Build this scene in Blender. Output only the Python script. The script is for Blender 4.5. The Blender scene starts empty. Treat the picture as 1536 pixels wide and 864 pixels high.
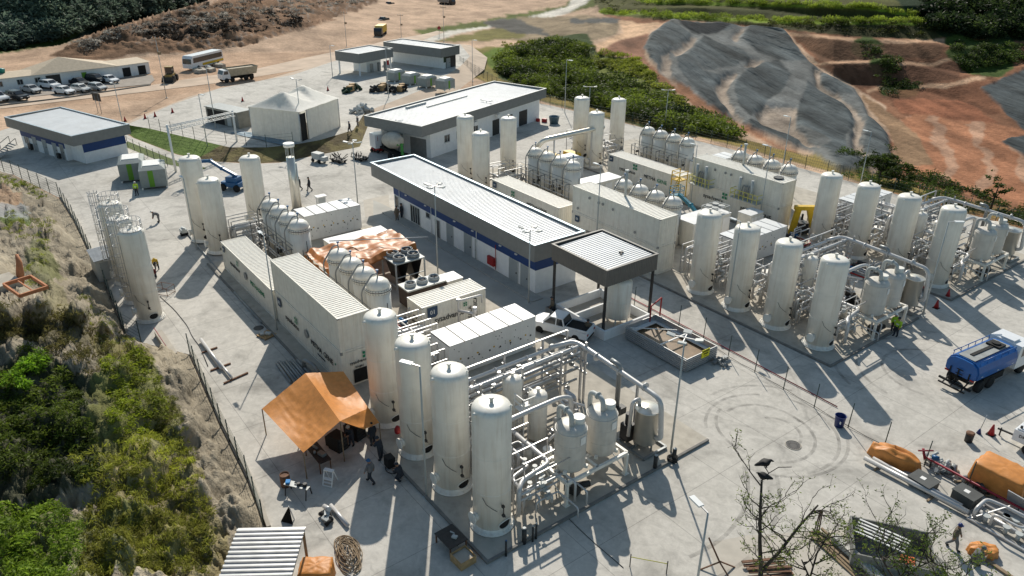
import bpy, bmesh, math, random
import numpy as np
from mathutils import Vector, Matrix, noise

random.seed(7)
R = math.radians
PI = math.pi
S = bpy.context.scene
COL = S.collection

# ----------------------------------------------------------------------------------------------
# Camera station. Site axes: X runs along the rows of tanks (towards lower right of the photo),
# Y runs across the rows, Z is up, metres. The drone hangs 31 m above the yard at the origin.
# ----------------------------------------------------------------------------------------------
CAM_H, FPX, TH, ROLL, AZ = 31.0, 1136.1163, 0.4535796, 0.0088626, 2.4944948
_fw = np.array([math.cos(TH) * math.cos(AZ), math.cos(TH) * math.sin(AZ), -math.sin(TH)])
_r = np.cross(_fw, [0, 0, 1]); _r /= np.linalg.norm(_r)
_u = np.cross(_r, _fw)
_rt = _r * math.cos(ROLL) + _u * math.sin(ROLL)
_up = -_r * math.sin(ROLL) + _u * math.cos(ROLL)

def G(px, py, z=0.0):
    """Survey helper: the site point at height z that the photo shows at pixel (px, py)."""
    d = _fw * FPX + _rt * (px - 768) - _up * (py - 432)
    t = (z - CAM_H) / d[2]
    return (float(d[0] * t), float(d[1] * t))

def G3(px, py, z=0.0):
    a = G(px, py, z)
    return (a[0], a[1], z)

cam_data = bpy.data.cameras.new('camera')
cam_data.sensor_width = 36.0
cam_data.lens = FPX / 1536.0 * 36.0
cam_data.clip_start = 0.5
cam_data.clip_end = 3000.0
cam = bpy.data.objects.new('camera', cam_data)
COL.objects.link(cam)
cam.matrix_world = Matrix(((_rt[0], _up[0], -_fw[0], 0), (_rt[1], _up[1], -_fw[1], 0), (_rt[2], _up[2], -_fw[2], CAM_H), (0, 0, 0, 1)))
S.camera = cam

# ------------------------------------------------------------------ light
SUN_EL, SUN_AZ = R(37.5), math.atan2(5.52, -8.07)
w = bpy.data.worlds.new('World'); S.world = w; w.use_nodes = True
nt = w.node_tree; nt.nodes.clear()
sky = nt.nodes.new('ShaderNodeTexSky'); sky.sky_type = 'NISHITA'; sky.sun_disc = False
sky.sun_elevation = SUN_EL; sky.sun_rotation = PI / 2 - SUN_AZ
sky.air_density = 1.0; sky.dust_density = 1.0; sky.ozone_density = 1.5
bg = nt.nodes.new('ShaderNodeBackground'); bg.inputs[1].default_value = 0.105
wo = nt.nodes.new('ShaderNodeOutputWorld')
tint = nt.nodes.new('ShaderNodeVectorMath'); tint.operation = 'MULTIPLY'; tint.inputs[1].default_value = (1.0, 1.08, .97)
nt.links.new(sky.outputs[0], tint.inputs[0]); nt.links.new(tint.outputs[0], bg.inputs[0]); nt.links.new(bg.outputs[0], wo.inputs[0])
sl = bpy.data.lights.new('sun', 'SUN'); sl.energy = 4.7; sl.angle = R(0.5); sl.color = (1.0, 0.935, 0.83)
so = bpy.data.objects.new('sun', sl); COL.objects.link(so)
sd = Vector((math.cos(SUN_EL) * math.cos(SUN_AZ), math.cos(SUN_EL) * math.sin(SUN_AZ), math.sin(SUN_EL)))
so.rotation_euler = sd.to_track_quat('Z', 'Y').to_euler()
so.location = sd * 100
S.view_settings.view_transform = 'Standard'; S.view_settings.look = 'None'; S.view_settings.exposure = 0

# ------------------------------------------------------------------ materials
MATS = {}
def mat(name, col, rough=0.6, metal=0.0, var=0.12, scale=2.0, dirt=0.0, dirt_col=(0.16, 0.11, 0.07), bump=0.0, bscale=12.0,
        attr=None, trans=0.0, streak=False, spec=0.4):
    m = bpy.data.materials.new(name); m.use_nodes = True
    n = m.node_tree.nodes; l = m.node_tree.links
    b = n['Principled BSDF']
    b.inputs['Roughness'].default_value = rough; b.inputs['Metallic'].default_value = metal
    b.inputs['Specular IOR Level'].default_value = spec
    geo = n.new('ShaderNodeNewGeometry')
    tx = n.new('ShaderNodeTexNoise'); tx.inputs['Scale'].default_value = scale; tx.inputs['Detail'].default_value = 6
    l.new(geo.outputs['Position'], tx.inputs['Vector'])
    mr = n.new('ShaderNodeMapRange'); mr.inputs[1].default_value = 0.3; mr.inputs[2].default_value = 0.7
    mr.inputs[3].default_value = 1 - var; mr.inputs[4].default_value = 1 + var
    l.new(tx.outputs[0], mr.inputs[0])
    mul = n.new('ShaderNodeVectorMath'); mul.operation = 'SCALE'
    if attr:
        at = n.new('ShaderNodeAttribute'); at.attribute_name = attr
        l.new(at.outputs['Color'], mul.inputs[0])
    else:
        mul.inputs[0].default_value = col
    l.new(mr.outputs[0], mul.inputs['Scale'])
    out = mul.outputs[0]
    if dirt > 0:
        mp = n.new('ShaderNodeMapping'); l.new(geo.outputs['Position'], mp.inputs[0])
        mp.inputs['Scale'].default_value = (2.2, 2.2, 0.18) if streak else (0.7, 0.7, 0.7)
        t2 = n.new('ShaderNodeTexNoise'); t2.inputs['Scale'].default_value = 1.6; t2.inputs['Detail'].default_value = 8
        t2.inputs['Roughness'].default_value = 0.65
        l.new(mp.outputs[0], t2.inputs[0])
        m2 = n.new('ShaderNodeMapRange'); m2.inputs[1].default_value = 0.48; m2.inputs[2].default_value = 0.78
        m2.inputs[3].default_value = 0; m2.inputs[4].default_value = dirt
        l.new(t2.outputs[0], m2.inputs[0])
        mx = n.new('ShaderNodeMix'); mx.data_type = 'RGBA'
        l.new(m2.outputs[0], mx.inputs[0]); l.new(out, mx.inputs[6]); mx.inputs[7].default_value = (*dirt_col, 1)
        out = mx.outputs[2]
    l.new(out, b.inputs['Base Color'])
    if bump > 0:
        t3 = n.new('ShaderNodeTexNoise'); t3.inputs['Scale'].default_value = bscale; t3.inputs['Detail'].default_value = 5
        l.new(geo.outputs['Position'], t3.inputs[0])
        bp = n.new('ShaderNodeBump'); bp.inputs['Strength'].default_value = bump; bp.inputs['Distance'].default_value = 0.05
        l.new(t3.outputs[0], bp.inputs['Height']); l.new(bp.outputs[0], b.inputs['Normal'])
    if trans > 0:
        o = n['Material Output']
        td = n.new('ShaderNodeBsdfTranslucent'); l.new(out, td.inputs[0])
        ms = n.new('ShaderNodeMixShader'); ms.inputs[0].default_value = trans
        l.new(b.outputs[0], ms.inputs[1]); l.new(td.outputs[0], ms.inputs[2]); l.new(ms.outputs[0], o.inputs[0])
    MATS[name] = m
    return m

WHITE = mat('tank_white_paint', (0.80, 0.77, 0.70), 0.42, var=0.06, scale=1.2, dirt=0.42, dirt_col=(0.46, 0.35, 0.24), streak=True)
CONT = mat('container_cream_paint', (0.74, 0.71, 0.63), 0.55, var=0.06, dirt=0.38, dirt_col=(0.42, 0.33, 0.24), streak=True)
PANEL = mat('module_white_panel', (0.80, 0.79, 0.76), 0.5, var=0.04, dirt=0.2, dirt_col=(0.5, 0.44, 0.36), streak=True)
ROOFW = mat('white_roof_sheet', (0.68, 0.69, 0.69), 0.45, var=0.07, scale=0.6, dirt=0.22, dirt_col=(0.5, 0.45, 0.38))
WALL = mat('white_wall_paint', (0.78, 0.79, 0.79), 0.7, var=0.05, dirt=0.12, dirt_col=(0.45, 0.42, 0.38), streak=True)
FASCIA = mat('grey_fascia_panel', (0.20, 0.205, 0.20), 0.5, var=0.08)
FASCIA2 = mat('brown_grey_fascia_sheet', (0.15, 0.138, 0.125), 0.55, var=0.08)
BLUE = mat('blue_wall_paint', (0.008, 0.045, 0.17), 0.55, var=0.08)
DGREEN = mat('dark_green_paint', (0.02, 0.05, 0.025), 0.6, var=0.1)
DOOR = mat('grey_door_paint', (0.30, 0.33, 0.34), 0.5, var=0.05)
GLASS = mat('dark_window_glass', (0.02, 0.025, 0.03), 0.08, var=0.02, spec=0.8)
STEEL = mat('galvanised_steel', (0.46, 0.46, 0.46), 0.42, metal=0.6, var=0.1)
SSTEEL = mat('stainless_steel', (0.70, 0.67, 0.60), 0.3, metal=0.6, var=0.06)
PIPE = mat('pale_grey_pipe_paint', (0.56, 0.55, 0.54), 0.36, metal=0.2, var=0.06, dirt=0.18, dirt_col=(0.4, 0.33, 0.26))
GPIPE = mat('mid_grey_metal', (0.26, 0.27, 0.27), 0.45, metal=0.4, var=0.12)
DARK = mat('dark_machinery', (0.035, 0.035, 0.035), 0.5, metal=0.2, var=0.3, scale=6)
BLACK = mat('black_rubber', (0.012, 0.012, 0.012), 0.8, var=0.2)
RUST = mat('rusty_steel', (0.16, 0.08, 0.045), 0.8, var=0.35, scale=8)
ORANGE = mat('orange_tarpaulin', (0.62, 0.25, 0.06), 0.5, var=0.12, scale=3, trans=0.12, bump=0.2, bscale=5)
YELLOW = mat('yellow_paint', (0.62, 0.40, 0.02), 0.5, var=0.12)
YPALE = mat('pale_yellow_rail_paint', (0.62, 0.56, 0.14), 0.5, var=0.12)
RED = mat('red_paint', (0.33, 0.018, 0.02), 0.5, var=0.12)
MAROON = mat('dark_red_pipe', (0.25, 0.012, 0.03), 0.5, var=0.12)
BOOMB = mat('boom_lift_blue', (0.015, 0.10, 0.24), 0.4, var=0.1)
TRUCKB = mat('tanker_blue_paint', (0.015, 0.11, 0.36), 0.35, var=0.08, dirt=0.15)
LIME = mat('lime_green_stripe', (0.12, 0.30, 0.02), 0.5, var=0.05)
LOGOG = mat('logo_green', (0.02, 0.22, 0.10), 0.6, var=0.02)
INK = mat('lettering_black', (0.02, 0.022, 0.025), 0.7, var=0.02)
NAVY = mat('badge_navy', (0.03, 0.06, 0.11), 0.6, var=0.03)
WOOD = mat('weathered_timber', (0.26, 0.19, 0.12), 0.85, var=0.25, scale=5)
PLY = mat('plywood_sheet', (0.42, 0.27, 0.13), 0.8, var=0.2, scale=4)
CARWHITE = mat('car_white_paint', (0.74, 0.75, 0.76), 0.28, var=0.03)
CARSILVER = mat('car_silver_paint', (0.42, 0.44, 0.45), 0.3, metal=0.5, var=0.04)
CARDARK = mat('car_dark_paint', (0.025, 0.028, 0.032), 0.25, var=0.05)
LAMPW = mat('lamp_lens', (0.75, 0.76, 0.75), 0.3, var=0.03)
CANVAS = mat('white_tent_canvas', (0.84, 0.82, 0.76), 0.7, var=0.05, trans=0.3, dirt=0.25, dirt_col=(0.5, 0.42, 0.32), streak=True)
TANROOF = mat('tan_tent_roof', (0.52, 0.42, 0.30), 0.75, var=0.1)
GENSET = mat('light_grey_cabinet', (0.44, 0.46, 0.45), 0.5, var=0.06, dirt=0.15)
DBLUE = mat('blue_plastic', (0.015, 0.03, 0.14), 0.45, var=0.05)
MESHG = mat('dark_green_fence_wire', (0.03, 0.055, 0.045), 0.6, var=0.1)
SKIN = mat('skin', (0.32, 0.17, 0.10), 0.6, var=0.05)
CLDARK = mat('dark_work_clothes', (0.03, 0.035, 0.045), 0.8, var=0.2)
CLKHAKI = mat('khaki_coverall', (0.13, 0.105, 0.075), 0.85, var=0.15)
CLGREY = mat('grey_coverall', (0.16, 0.16, 0.165), 0.85, var=0.15)
CLVIS = mat('hi_vis_lime_fabric', (0.38, 0.60, 0.03), 0.7, var=0.08)
CLYEL = mat('yellow_vest_fabric', (0.65, 0.42, 0.03), 0.7, var=0.08)
CLRED = mat('dark_red_shirt', (0.16, 0.03, 0.03), 0.8, var=0.1)
FEATHER = mat('black_feathers', (0.012, 0.011, 0.012), 0.7, var=0.3)
BARK = mat('dark_bark', (0.05, 0.042, 0.034), 0.9, var=0.3, scale=9)
LEAF = mat('leaves', (0.1, 0.15, 0.03), 0.6, var=0.25, scale=1.5, attr='Col', trans=0.5, spec=0.2)
KERB = mat('concrete_plinth', (0.44, 0.40, 0.335), 0.85, var=0.14, scale=0.9, dirt=0.5, dirt_col=(0.17, 0.145, 0.115), bump=0.2)
CURB = mat('dark_kerb_concrete', (0.20, 0.19, 0.175), 0.9, var=0.2, scale=2)

# ------------------------------------------------------------------ mesh builder
class MB:
    """Collects boxes, tubes, lathes ... and links them as ONE mesh object."""
    def __init__(s):
        s.v = []; s.f = []; s.sm = []; s.mi = []
    def add(s, vs, fs, smooth=False, mi=0):
        o = len(s.v); s.v += [tuple(v) for v in vs]
        for f in fs:
            s.f.append(tuple(i + o for i in f)); s.sm.append(smooth); s.mi.append(mi)
        return s
    def box(s, x0, x1, y0, y1, z0, z1, mi=0):
        v = [(x0, y0, z0), (x1, y0, z0), (x1, y1, z0), (x0, y1, z0), (x0, y0, z1), (x1, y0, z1), (x1, y1, z1), (x0, y1, z1)]
        return s.add(v, [(3, 2, 1, 0), (4, 5, 6, 7), (0, 1, 5, 4), (1, 2, 6, 5), (2, 3, 7, 6), (3, 0, 4, 7)], False, mi)
    def cbox(s, c, d, rz=0.0, rx=0.0, ry=0.0, mi=0):
        m = Matrix.Translation(c) @ Matrix.Rotation(rz, 4, 'Z') @ Matrix.Rotation(ry, 4, 'Y') @ Matrix.Rotation(rx, 4, 'X')
        x, y, z = d[0] / 2, d[1] / 2, d[2] / 2
        v = [m @ Vector(q) for q in ((-x, -y, -z), (x, -y, -z), (x, y, -z), (-x, y, -z), (-x, -y, z), (x, -y, z), (x, y, z), (-x, y, z))]
        return s.add(v, [(3, 2, 1, 0), (4, 5, 6, 7), (0, 1, 5, 4), (1, 2, 6, 5), (2, 3, 7, 6), (3, 0, 4, 7)], False, mi)
    def bar(s, a, b, w=0.08, h=None, mi=0):
        a = Vector(a); b = Vector(b); h = h or w; d = b - a
        if d.length < 1e-6: return s
        d.normalize(); up = Vector((0, 0, 1)) if abs(d.z) < 0.95 else Vector((1, 0, 0))
        x = d.cross(up).normalized() * (w / 2); y = x.cross(d).normalized() * (h / 2)
        v = [p + q for p in (a, b) for q in (-x - y, x - y, x + y, -x + y)]
        return s.add(v, [(0, 1, 2, 3), (7, 6, 5, 4), (0, 4, 5, 1), (1, 5, 6, 2), (2, 6, 7, 3), (3, 7, 4, 0)], False, mi)
    def tube(s, pts, r, n=8, cap=True, mi=0):
        pts = [Vector(p) for p in pts]; rs = r if isinstance(r, (list, tuple)) else [r] * len(pts)
        vs = []; px = None
        for i, p in enumerate(pts):
            d = (pts[min(i + 1, len(pts) - 1)] - pts[max(i - 1, 0)])
            if d.length < 1e-9: d = Vector((0, 0, 1))
            d.normalize()
            if px is None:
                up = Vector((0, 0, 1)) if abs(d.z) < 0.9 else Vector((1, 0, 0))
                px = d.cross(up).normalized()
            else:
                px = (px - d * px.dot(d)).normalized()
            py = d.cross(px)
            vs += [p + (px * math.cos(2 * PI * k / n) + py * math.sin(2 * PI * k / n)) * rs[i] for k in range(n)]
        fs = []
        for i in range(len(pts) - 1):
            for k in range(n):
                a, b = i * n + k, i * n + (k + 1) % n
                fs.append((a, a + n, b + n, b))
        s.add(vs, fs, True, mi)
        if cap:
            o = len(s.v) - len(vs)
            s.f.append(tuple(o + k for k in range(n))); s.sm.append(False); s.mi.append(mi)
            e = o + (len(pts) - 1) * n
            s.f.append(tuple(e + k for k in reversed(range(n)))); s.sm.append(False); s.mi.append(mi)
        return s
    def pipe(s, pts, r, bend=None, n=8, mi=0):
        return s.tube(fillet(pts, bend or r * 2.5), r, n, True, mi)
    def cyl(s, a, b, r0, r1=None, n=12, mi=0):
        return s.tube([a, b], [r0, r0 if r1 is None else r1], n, True, mi)
    def lathe(s, prof, c=(0, 0, 0), n=24, mi=0, sharp=()):
        vs = []; fs = []
        for (r, z) in prof:
            vs += [(c[0] + r * math.cos(2 * PI * k / n), c[1] + r * math.sin(2 * PI * k / n), c[2] + z) for k in range(n)]
        for i in range(len(prof) - 1):
            for k in range(n):
                a, b = i * n + k, i * n + (k + 1) % n
                fs.append((a, b, b + n, a + n))
        s.add(vs, fs, True, mi)
        o = len(s.v) - len(vs)
        if prof[-1][0] > 1e-4:
            e = o + (len(prof) - 1) * n
            s.f.append(tuple(e + k for k in range(n))); s.sm.append(False); s.mi.append(mi)
        if prof[0][0] > 1e-4:
            s.f.append(tuple(o + k for k in reversed(range(n)))); s.sm.append(False); s.mi.append(mi)
        return s
    def prism(s, poly, z0, z1, mi=0):
        n = len(poly); ar = sum(poly[i][0] * poly[(i + 1) % n][1] - poly[(i + 1) % n][0] * poly[i][1] for i in range(n))
        if ar < 0: poly = poly[::-1]
        v = [(p[0], p[1], z0) for p in poly] + [(p[0], p[1], z1) for p in poly]
        f = [tuple(reversed(range(n))), tuple(range(n, 2 * n))] + [(i, (i + 1) % n, n + (i + 1) % n, n + i) for i in range(n)]
        return s.add(v, f, False, mi)
    def profx(s, prof, x0, x1, mi=0, taper=None):
        """Extrude a closed (y, z) outline from x0 to x1."""
        return s._ext([(x0, p[0], p[1]) for p in prof], [(x1, p[0], p[1]) for p in prof], mi)
    def profy(s, prof, y0, y1, mi=0):
        """Extrude a closed (x, z) outline from y0 to y1."""
        return s._ext([(p[0], y0, p[1]) for p in prof], [(p[0], y1, p[1]) for p in prof], mi)
    def _ext(s, a, b, mi):
        n = len(a)
        return s.add(a + b, [tuple(range(n)), tuple(reversed(range(n, 2 * n)))] + [(i, n + i, n + (i + 1) % n, (i + 1) % n) for i in range(n)], False, mi)
    def quad(s, a, b, c, d, mi=0):
        return s.add([a, b, c, d], [(0, 1, 2, 3)], False, mi)
    def grid(s, fn, nu, nv, smooth=True, mi=0):
        vs = [fn(i / nu, j / nv) for j in range(nv + 1) for i in range(nu + 1)]
        fs = [(j * (nu + 1) + i, j * (nu + 1) + i + 1, (j + 1) * (nu + 1) + i + 1, (j + 1) * (nu + 1) + i) for j in range(nv) for i in range(nu)]
        return s.add(vs, fs, smooth, mi)
    def corr(s, p0, p1, z0, z1, depth=0.036, pitch=0.28, side=1):
        """Corrugated sheet wall (ribs vertical) from p0 to p1; ribs stand proud on the given side."""
        a = Vector((p0[0], p0[1], 0)); b = Vector((p1[0], p1[1], 0)); d = b - a; L = d.length; d.normalize()
        nrm = Vector((d.y, -d.x, 0)) * side
        k = max(1, round(L / pitch)); q = L / k; pts = []
        for i in range(k):
            for t, h in ((0, 0), (0.3, 0), (0.45, 1), (0.85, 1)):
                pts.append(a + d * (q * (i + t)) + nrm * depth * h)
        pts.append(b)
        vs = [(p.x, p.y, z) for z in (z0, z1) for p in pts]; m = len(pts)
        return s.add(vs, [(i, i + 1, m + i + 1, m + i) for i in range(m - 1)])
    def corr_roof(s, x0, x1, y0, y1, z, depth=0.035, pitch=0.28, along='y', slope=0.0):
        """Corrugated roof sheet; ribs run along the given axis."""
        L = (x1 - x0) if along == 'y' else (y1 - y0); k = max(1, round(L / pitch)); q = L / k; pts = []
        for i in range(k):
            for t, h in ((0, 0), (0.3, 0), (0.42, 1), (0.88, 1)):
                pts.append((q * (i + t), depth * h))
        pts.append((L, 0)); m = len(pts)
        if along == 'y':
            vs = [(x0 + t, y, z + h + (slope if y == y1 else 0)) for y in (y0, y1) for t, h in pts]
        else:
            vs = [(x, y0 + t, z + h + (slope if x == x1 else 0)) for x in (x0, x1) for t, h in pts]
        return s.add(vs, [(i, i + 1, m + i + 1, m + i) for i in range(m - 1)])
    def build(s, name, mats, parent=None, off=(0, 0, 0)):
        me = bpy.data.meshes.new(name)
        v = [(p[0] - off[0], p[1] - off[1], p[2] - off[2]) for p in s.v] if any(off) else s.v
        me.from_pydata(v, [], s.f)
        me.polygons.foreach_set('use_smooth', s.sm)
        mats = mats if isinstance(mats, (list, tuple)) else [mats]
        for m in mats: me.materials.append(m)
        if len(mats) > 1: me.polygons.foreach_set('material_index', s.mi)
        me.update()
        o = bpy.data.objects.new(name, me); COL.objects.link(o)
        o.location = off
        if parent: o.parent = parent; o.location = (0, 0, 0)
        return o

def fillet(pts, rad, k=4):
    pts = [Vector(p) for p in pts]; out = [pts[0]]
    for i in range(1, len(pts) - 1):
        a, b, c = pts[i - 1], pts[i], pts[i + 1]
        d1 = a - b; d2 = c - b
        if d1.length < 1e-6 or d2.length < 1e-6: continue
        t = min(rad, d1.length * 0.48, d2.length * 0.48)
        p, q = b + d1.normalized() * t, b + d2.normalized() * t
        for j in range(k + 1):
            u = j / k; out.append(p * (1 - u) ** 2 + b * 2 * u * (1 - u) + q * u ** 2)
    out.append(pts[-1])
    return out

def tag(o, label=None, cat=None, group=None, kind=None):
    if label: o['label'] = label
    if cat: o['category'] = cat
    if group: o['group'] = group
    if kind: o['kind'] = kind
    return o

def thing(name, label, cat, loc=(0, 0, 0), rz=0.0, group=None):
    o = bpy.data.objects.new(name, None); COL.objects.link(o)
    o.empty_display_size = 0.3
    o.location = loc; o.rotation_euler = (0, 0, rz)
    return tag(o, label, cat, group)

def dup(root, loc=None, rz=None, label=None, group=None):
    """Copy of a thing with copies of its parts and sub-parts (mesh data shared)."""
    r = root.copy(); COL.objects.link(r)
    if loc is not None: r.location = loc
    if rz is not None: r.rotation_euler = (0, 0, rz)
    if label: r['label'] = label
    if group: r['group'] = group
    for ch in list(root.children):
        c = ch.copy(); COL.objects.link(c); c.parent = r
        for g in list(ch.children):
            d = g.copy(); COL.objects.link(d); d.parent = c
    return r

def struct(o):
    o['kind'] = 'structure'; return o

def text(s, size, loc, face, m, parent, name='lettering', depth=0.012, sx=1.0, roll=0.0):
    """Flat raised lettering; face = heading the letters look towards (radians about Z, 0 = +X)."""
    cu = bpy.data.curves.new(name, 'FONT'); cu.body = s; cu.size = size; cu.extrude = depth; cu.align_x = 'CENTER'; cu.align_y = 'CENTER'
    cu.resolution_u = 2
    o = bpy.data.objects.new(name, cu); COL.objects.link(o)
    bpy.context.view_layer.update()
    me = bpy.data.meshes.new_from_object(o.evaluated_get(bpy.context.evaluated_depsgraph_get()))
    bpy.data.objects.remove(o); bpy.data.curves.remove(cu)
    M = Matrix.Translation(loc) @ Matrix.Rotation(face + PI / 2, 4, 'Z') @ Matrix.Rotation(PI / 2, 4, 'X') @ Matrix.Rotation(roll, 4, 'Z') @ Matrix.Diagonal((sx, 1, 1, 1))
    me.transform(M); me.materials.clear(); me.materials.append(m)
    o = bpy.data.objects.new(name, me); COL.objects.link(o); o.parent = parent
    return o

def fit_rect(pxs, z, rot):
    p = [Vector(G(*q, z)) for q in pxs]
    e1 = Vector((math.cos(rot), math.sin(rot))); e2 = Vector((-math.sin(rot), math.cos(rot)))
    a = sorted(q.dot(e1) for q in p); b = sorted(q.dot(e2) for q in p)
    a0, a1 = (a[0] + a[1]) / 2, (a[2] + a[3]) / 2; b0, b1 = (b[0] + b[1]) / 2, (b[2] + b[3]) / 2
    c = e1 * (a0 + a1) / 2 + e2 * (b0 + b1) / 2
    return c.x, c.y, a1 - a0, b1 - b0

def inpoly(x, y, poly):
    """Vectorised point in polygon."""
    c = np.zeros(np.shape(x), bool); n = len(poly); j = n - 1
    for i in range(n):
        xi, yi = poly[i]; xj, yj = poly[j]
        if yi != yj:
            k = ((yi > y) != (yj > y)) & (x < (xj - xi) * (y - yi) / (yj - yi) + xi)
            c ^= k
        j = i
    return c
# ==============================================================================================
# THE SETTING: terrain, rocky hill, yard, plinths
# ==============================================================================================
_rng = np.random.default_rng(5)
_tab = _rng.random((256, 256))
def vnoise(x, y):
    x = np.asarray(x, float); y = np.asarray(y, float)
    xi = np.floor(x).astype(int); yi = np.floor(y).astype(int); fx = x - xi; fy = y - yi
    fx = fx * fx * (3 - 2 * fx); fy = fy * fy * (3 - 2 * fy)
    a = _tab[xi % 256, yi % 256]; b = _tab[(xi + 1) % 256, yi % 256]; c = _tab[xi % 256, (yi + 1) % 256]; d = _tab[(xi + 1) % 256, (yi + 1) % 256]
    return (a * (1 - fx) + b * fx) * (1 - fy) + (c * (1 - fx) + d * fx) * fy
def fbm(x, y, o=5):
    t = 0; a = 0.5; s = 0
    for k in range(o):
        t = t + a * vnoise(x * 2 ** k + 17 * k, y * 2 ** k + 31 * k); s += a; a *= 0.55
    return t / s

def ray_dirs(px, py):
    return (_fw[None] * FPX + _rt[None] * (px[:, None] - 768) - _up[None] * (py[:, None] - 432))

def grid_mesh(name, V, nr, nc, cols, m, attrs=None):
    me = bpy.data.meshes.new(name)
    i = np.arange((nr - 1) * (nc - 1)); rr = i // (nc - 1); cc = i % (nc - 1)
    a = rr * nc + cc
    F = np.stack([a, a + 1, a + nc + 1, a + nc], 1)
    me.vertices.add(len(V)); me.vertices.foreach_set('co', V.astype(np.float32).ravel())
    me.loops.add(F.size); me.loops.foreach_set('vertex_index', F.astype(np.int32).ravel())
    me.polygons.add(len(F)); me.polygons.foreach_set('loop_start', np.arange(0, F.size, 4, dtype=np.int32))
    me.polygons.foreach_set('loop_total', np.full(len(F), 4, np.int32))
    me.update(); me.validate()
    me.polygons.foreach_set('use_smooth', np.ones(len(F), bool))
    at = me.attributes.new('Col', 'FLOAT_COLOR', 'POINT')
    at.data.foreach_set('color', np.concatenate([cols, np.ones((len(V), 1))], 1).astype(np.float32).ravel())
    for k, v in (attrs or {}).items():
        t = me.attributes.new(k, 'FLOAT', 'POINT'); t.data.foreach_set('value', v.astype(np.float32))
    me.materials.append(m)
    o = bpy.data.objects.new(name, me); COL.objects.link(o)
    return struct(o)

# ---- ground material: survey colour with grain, clods and liner wrinkles
def ground_mat(name, wr=True, g1=0.35, bump=0.5):
    m = bpy.data.materials.new(name); m.use_nodes = True
    n = m.node_tree.nodes; l = m.node_tree.links; b = n['Principled BSDF']; b.inputs['Roughness'].default_value = 0.9
    b.inputs['Specular IOR Level'].default_value = 0.2
    at = n.new('ShaderNodeAttribute'); at.attribute_name = 'Col'
    geo = n.new('ShaderNodeNewGeometry')
    def nz(sc, det, mpv=None):
        t = n.new('ShaderNodeTexNoise'); t.inputs['Scale'].default_value = sc; t.inputs['Detail'].default_value = det; t.inputs['Roughness'].default_value = 0.62
        if mpv:
            mp = n.new('ShaderNodeMapping'); mp.vector_type = 'TEXTURE'; mp.inputs['Scale'].default_value = mpv[0]; mp.inputs['Rotation'].default_value = mpv[1]
            l.new(geo.outputs['Position'], mp.inputs[0]); l.new(mp.outputs[0], t.inputs[0])
        else: l.new(geo.outputs['Position'], t.inputs[0])
        return t
    def rng(src, a, b_, c, d):
        r = n.new('ShaderNodeMapRange'); r.inputs[1].default_value = a; r.inputs[2].default_value = b_; r.inputs[3].default_value = c; r.inputs[4].default_value = d
        l.new(src, r.inputs[0]); return r.outputs[0]
    n1 = nz(0.12, 8); n2 = nz(1.3, 6)
    f1 = rng(n1.outputs[0], 0.3, 0.7, 1 - g1, 1 + g1); f2 = rng(n2.outputs[0], 0.3, 0.7, 0.84, 1.16)
    mm = n.new('ShaderNodeMath'); mm.operation = 'MULTIPLY'; l.new(f1, mm.inputs[0]); l.new(f2, mm.inputs[1])
    sc = n.new('ShaderNodeVectorMath'); sc.operation = 'SCALE'; l.new(at.outputs['Color'], sc.inputs[0]); l.new(mm.outputs[0], sc.inputs['Scale'])
    l.new(sc.outputs[0], b.inputs['Base Color'])
    bp = n.new('ShaderNodeBump'); bp.inputs['Strength'].default_value = bump; bp.inputs['Distance'].default_value = 0.5
    l.new(n2.outputs[0], bp.inputs['Height'])
    if wr:
        aw = n.new('ShaderNodeAttribute'); aw.attribute_name = 'liner'
        ms_ = n.new('ShaderNodeMath'); ms_.operation = 'MULTIPLY_ADD'; ms_.inputs[1].default_value = -bump * .97; ms_.inputs[2].default_value = bump; l.new(aw.outputs['Fac'], ms_.inputs[0]); l.new(ms_.outputs[0], bp.inputs['Strength'])
        n3 = nz(1.0, 2, ((10, 1.5, 3), (0, 0, R(-28))))
        b2 = n.new('ShaderNodeBump'); b2.inputs['Distance'].default_value = 1.1
        l.new(n3.outputs[0], b2.inputs['Height']); l.new(aw.outputs['Fac'], b2.inputs['Strength']); l.new(bp.outputs[0], b2.inputs['Normal'])
        l.new(b2.outputs[0], b.inputs['Normal'])
        b.inputs['Specular IOR Level'].default_value = 0.06
    else:
        l.new(bp.outputs[0], b.inputs['Normal'])
    return m

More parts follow.
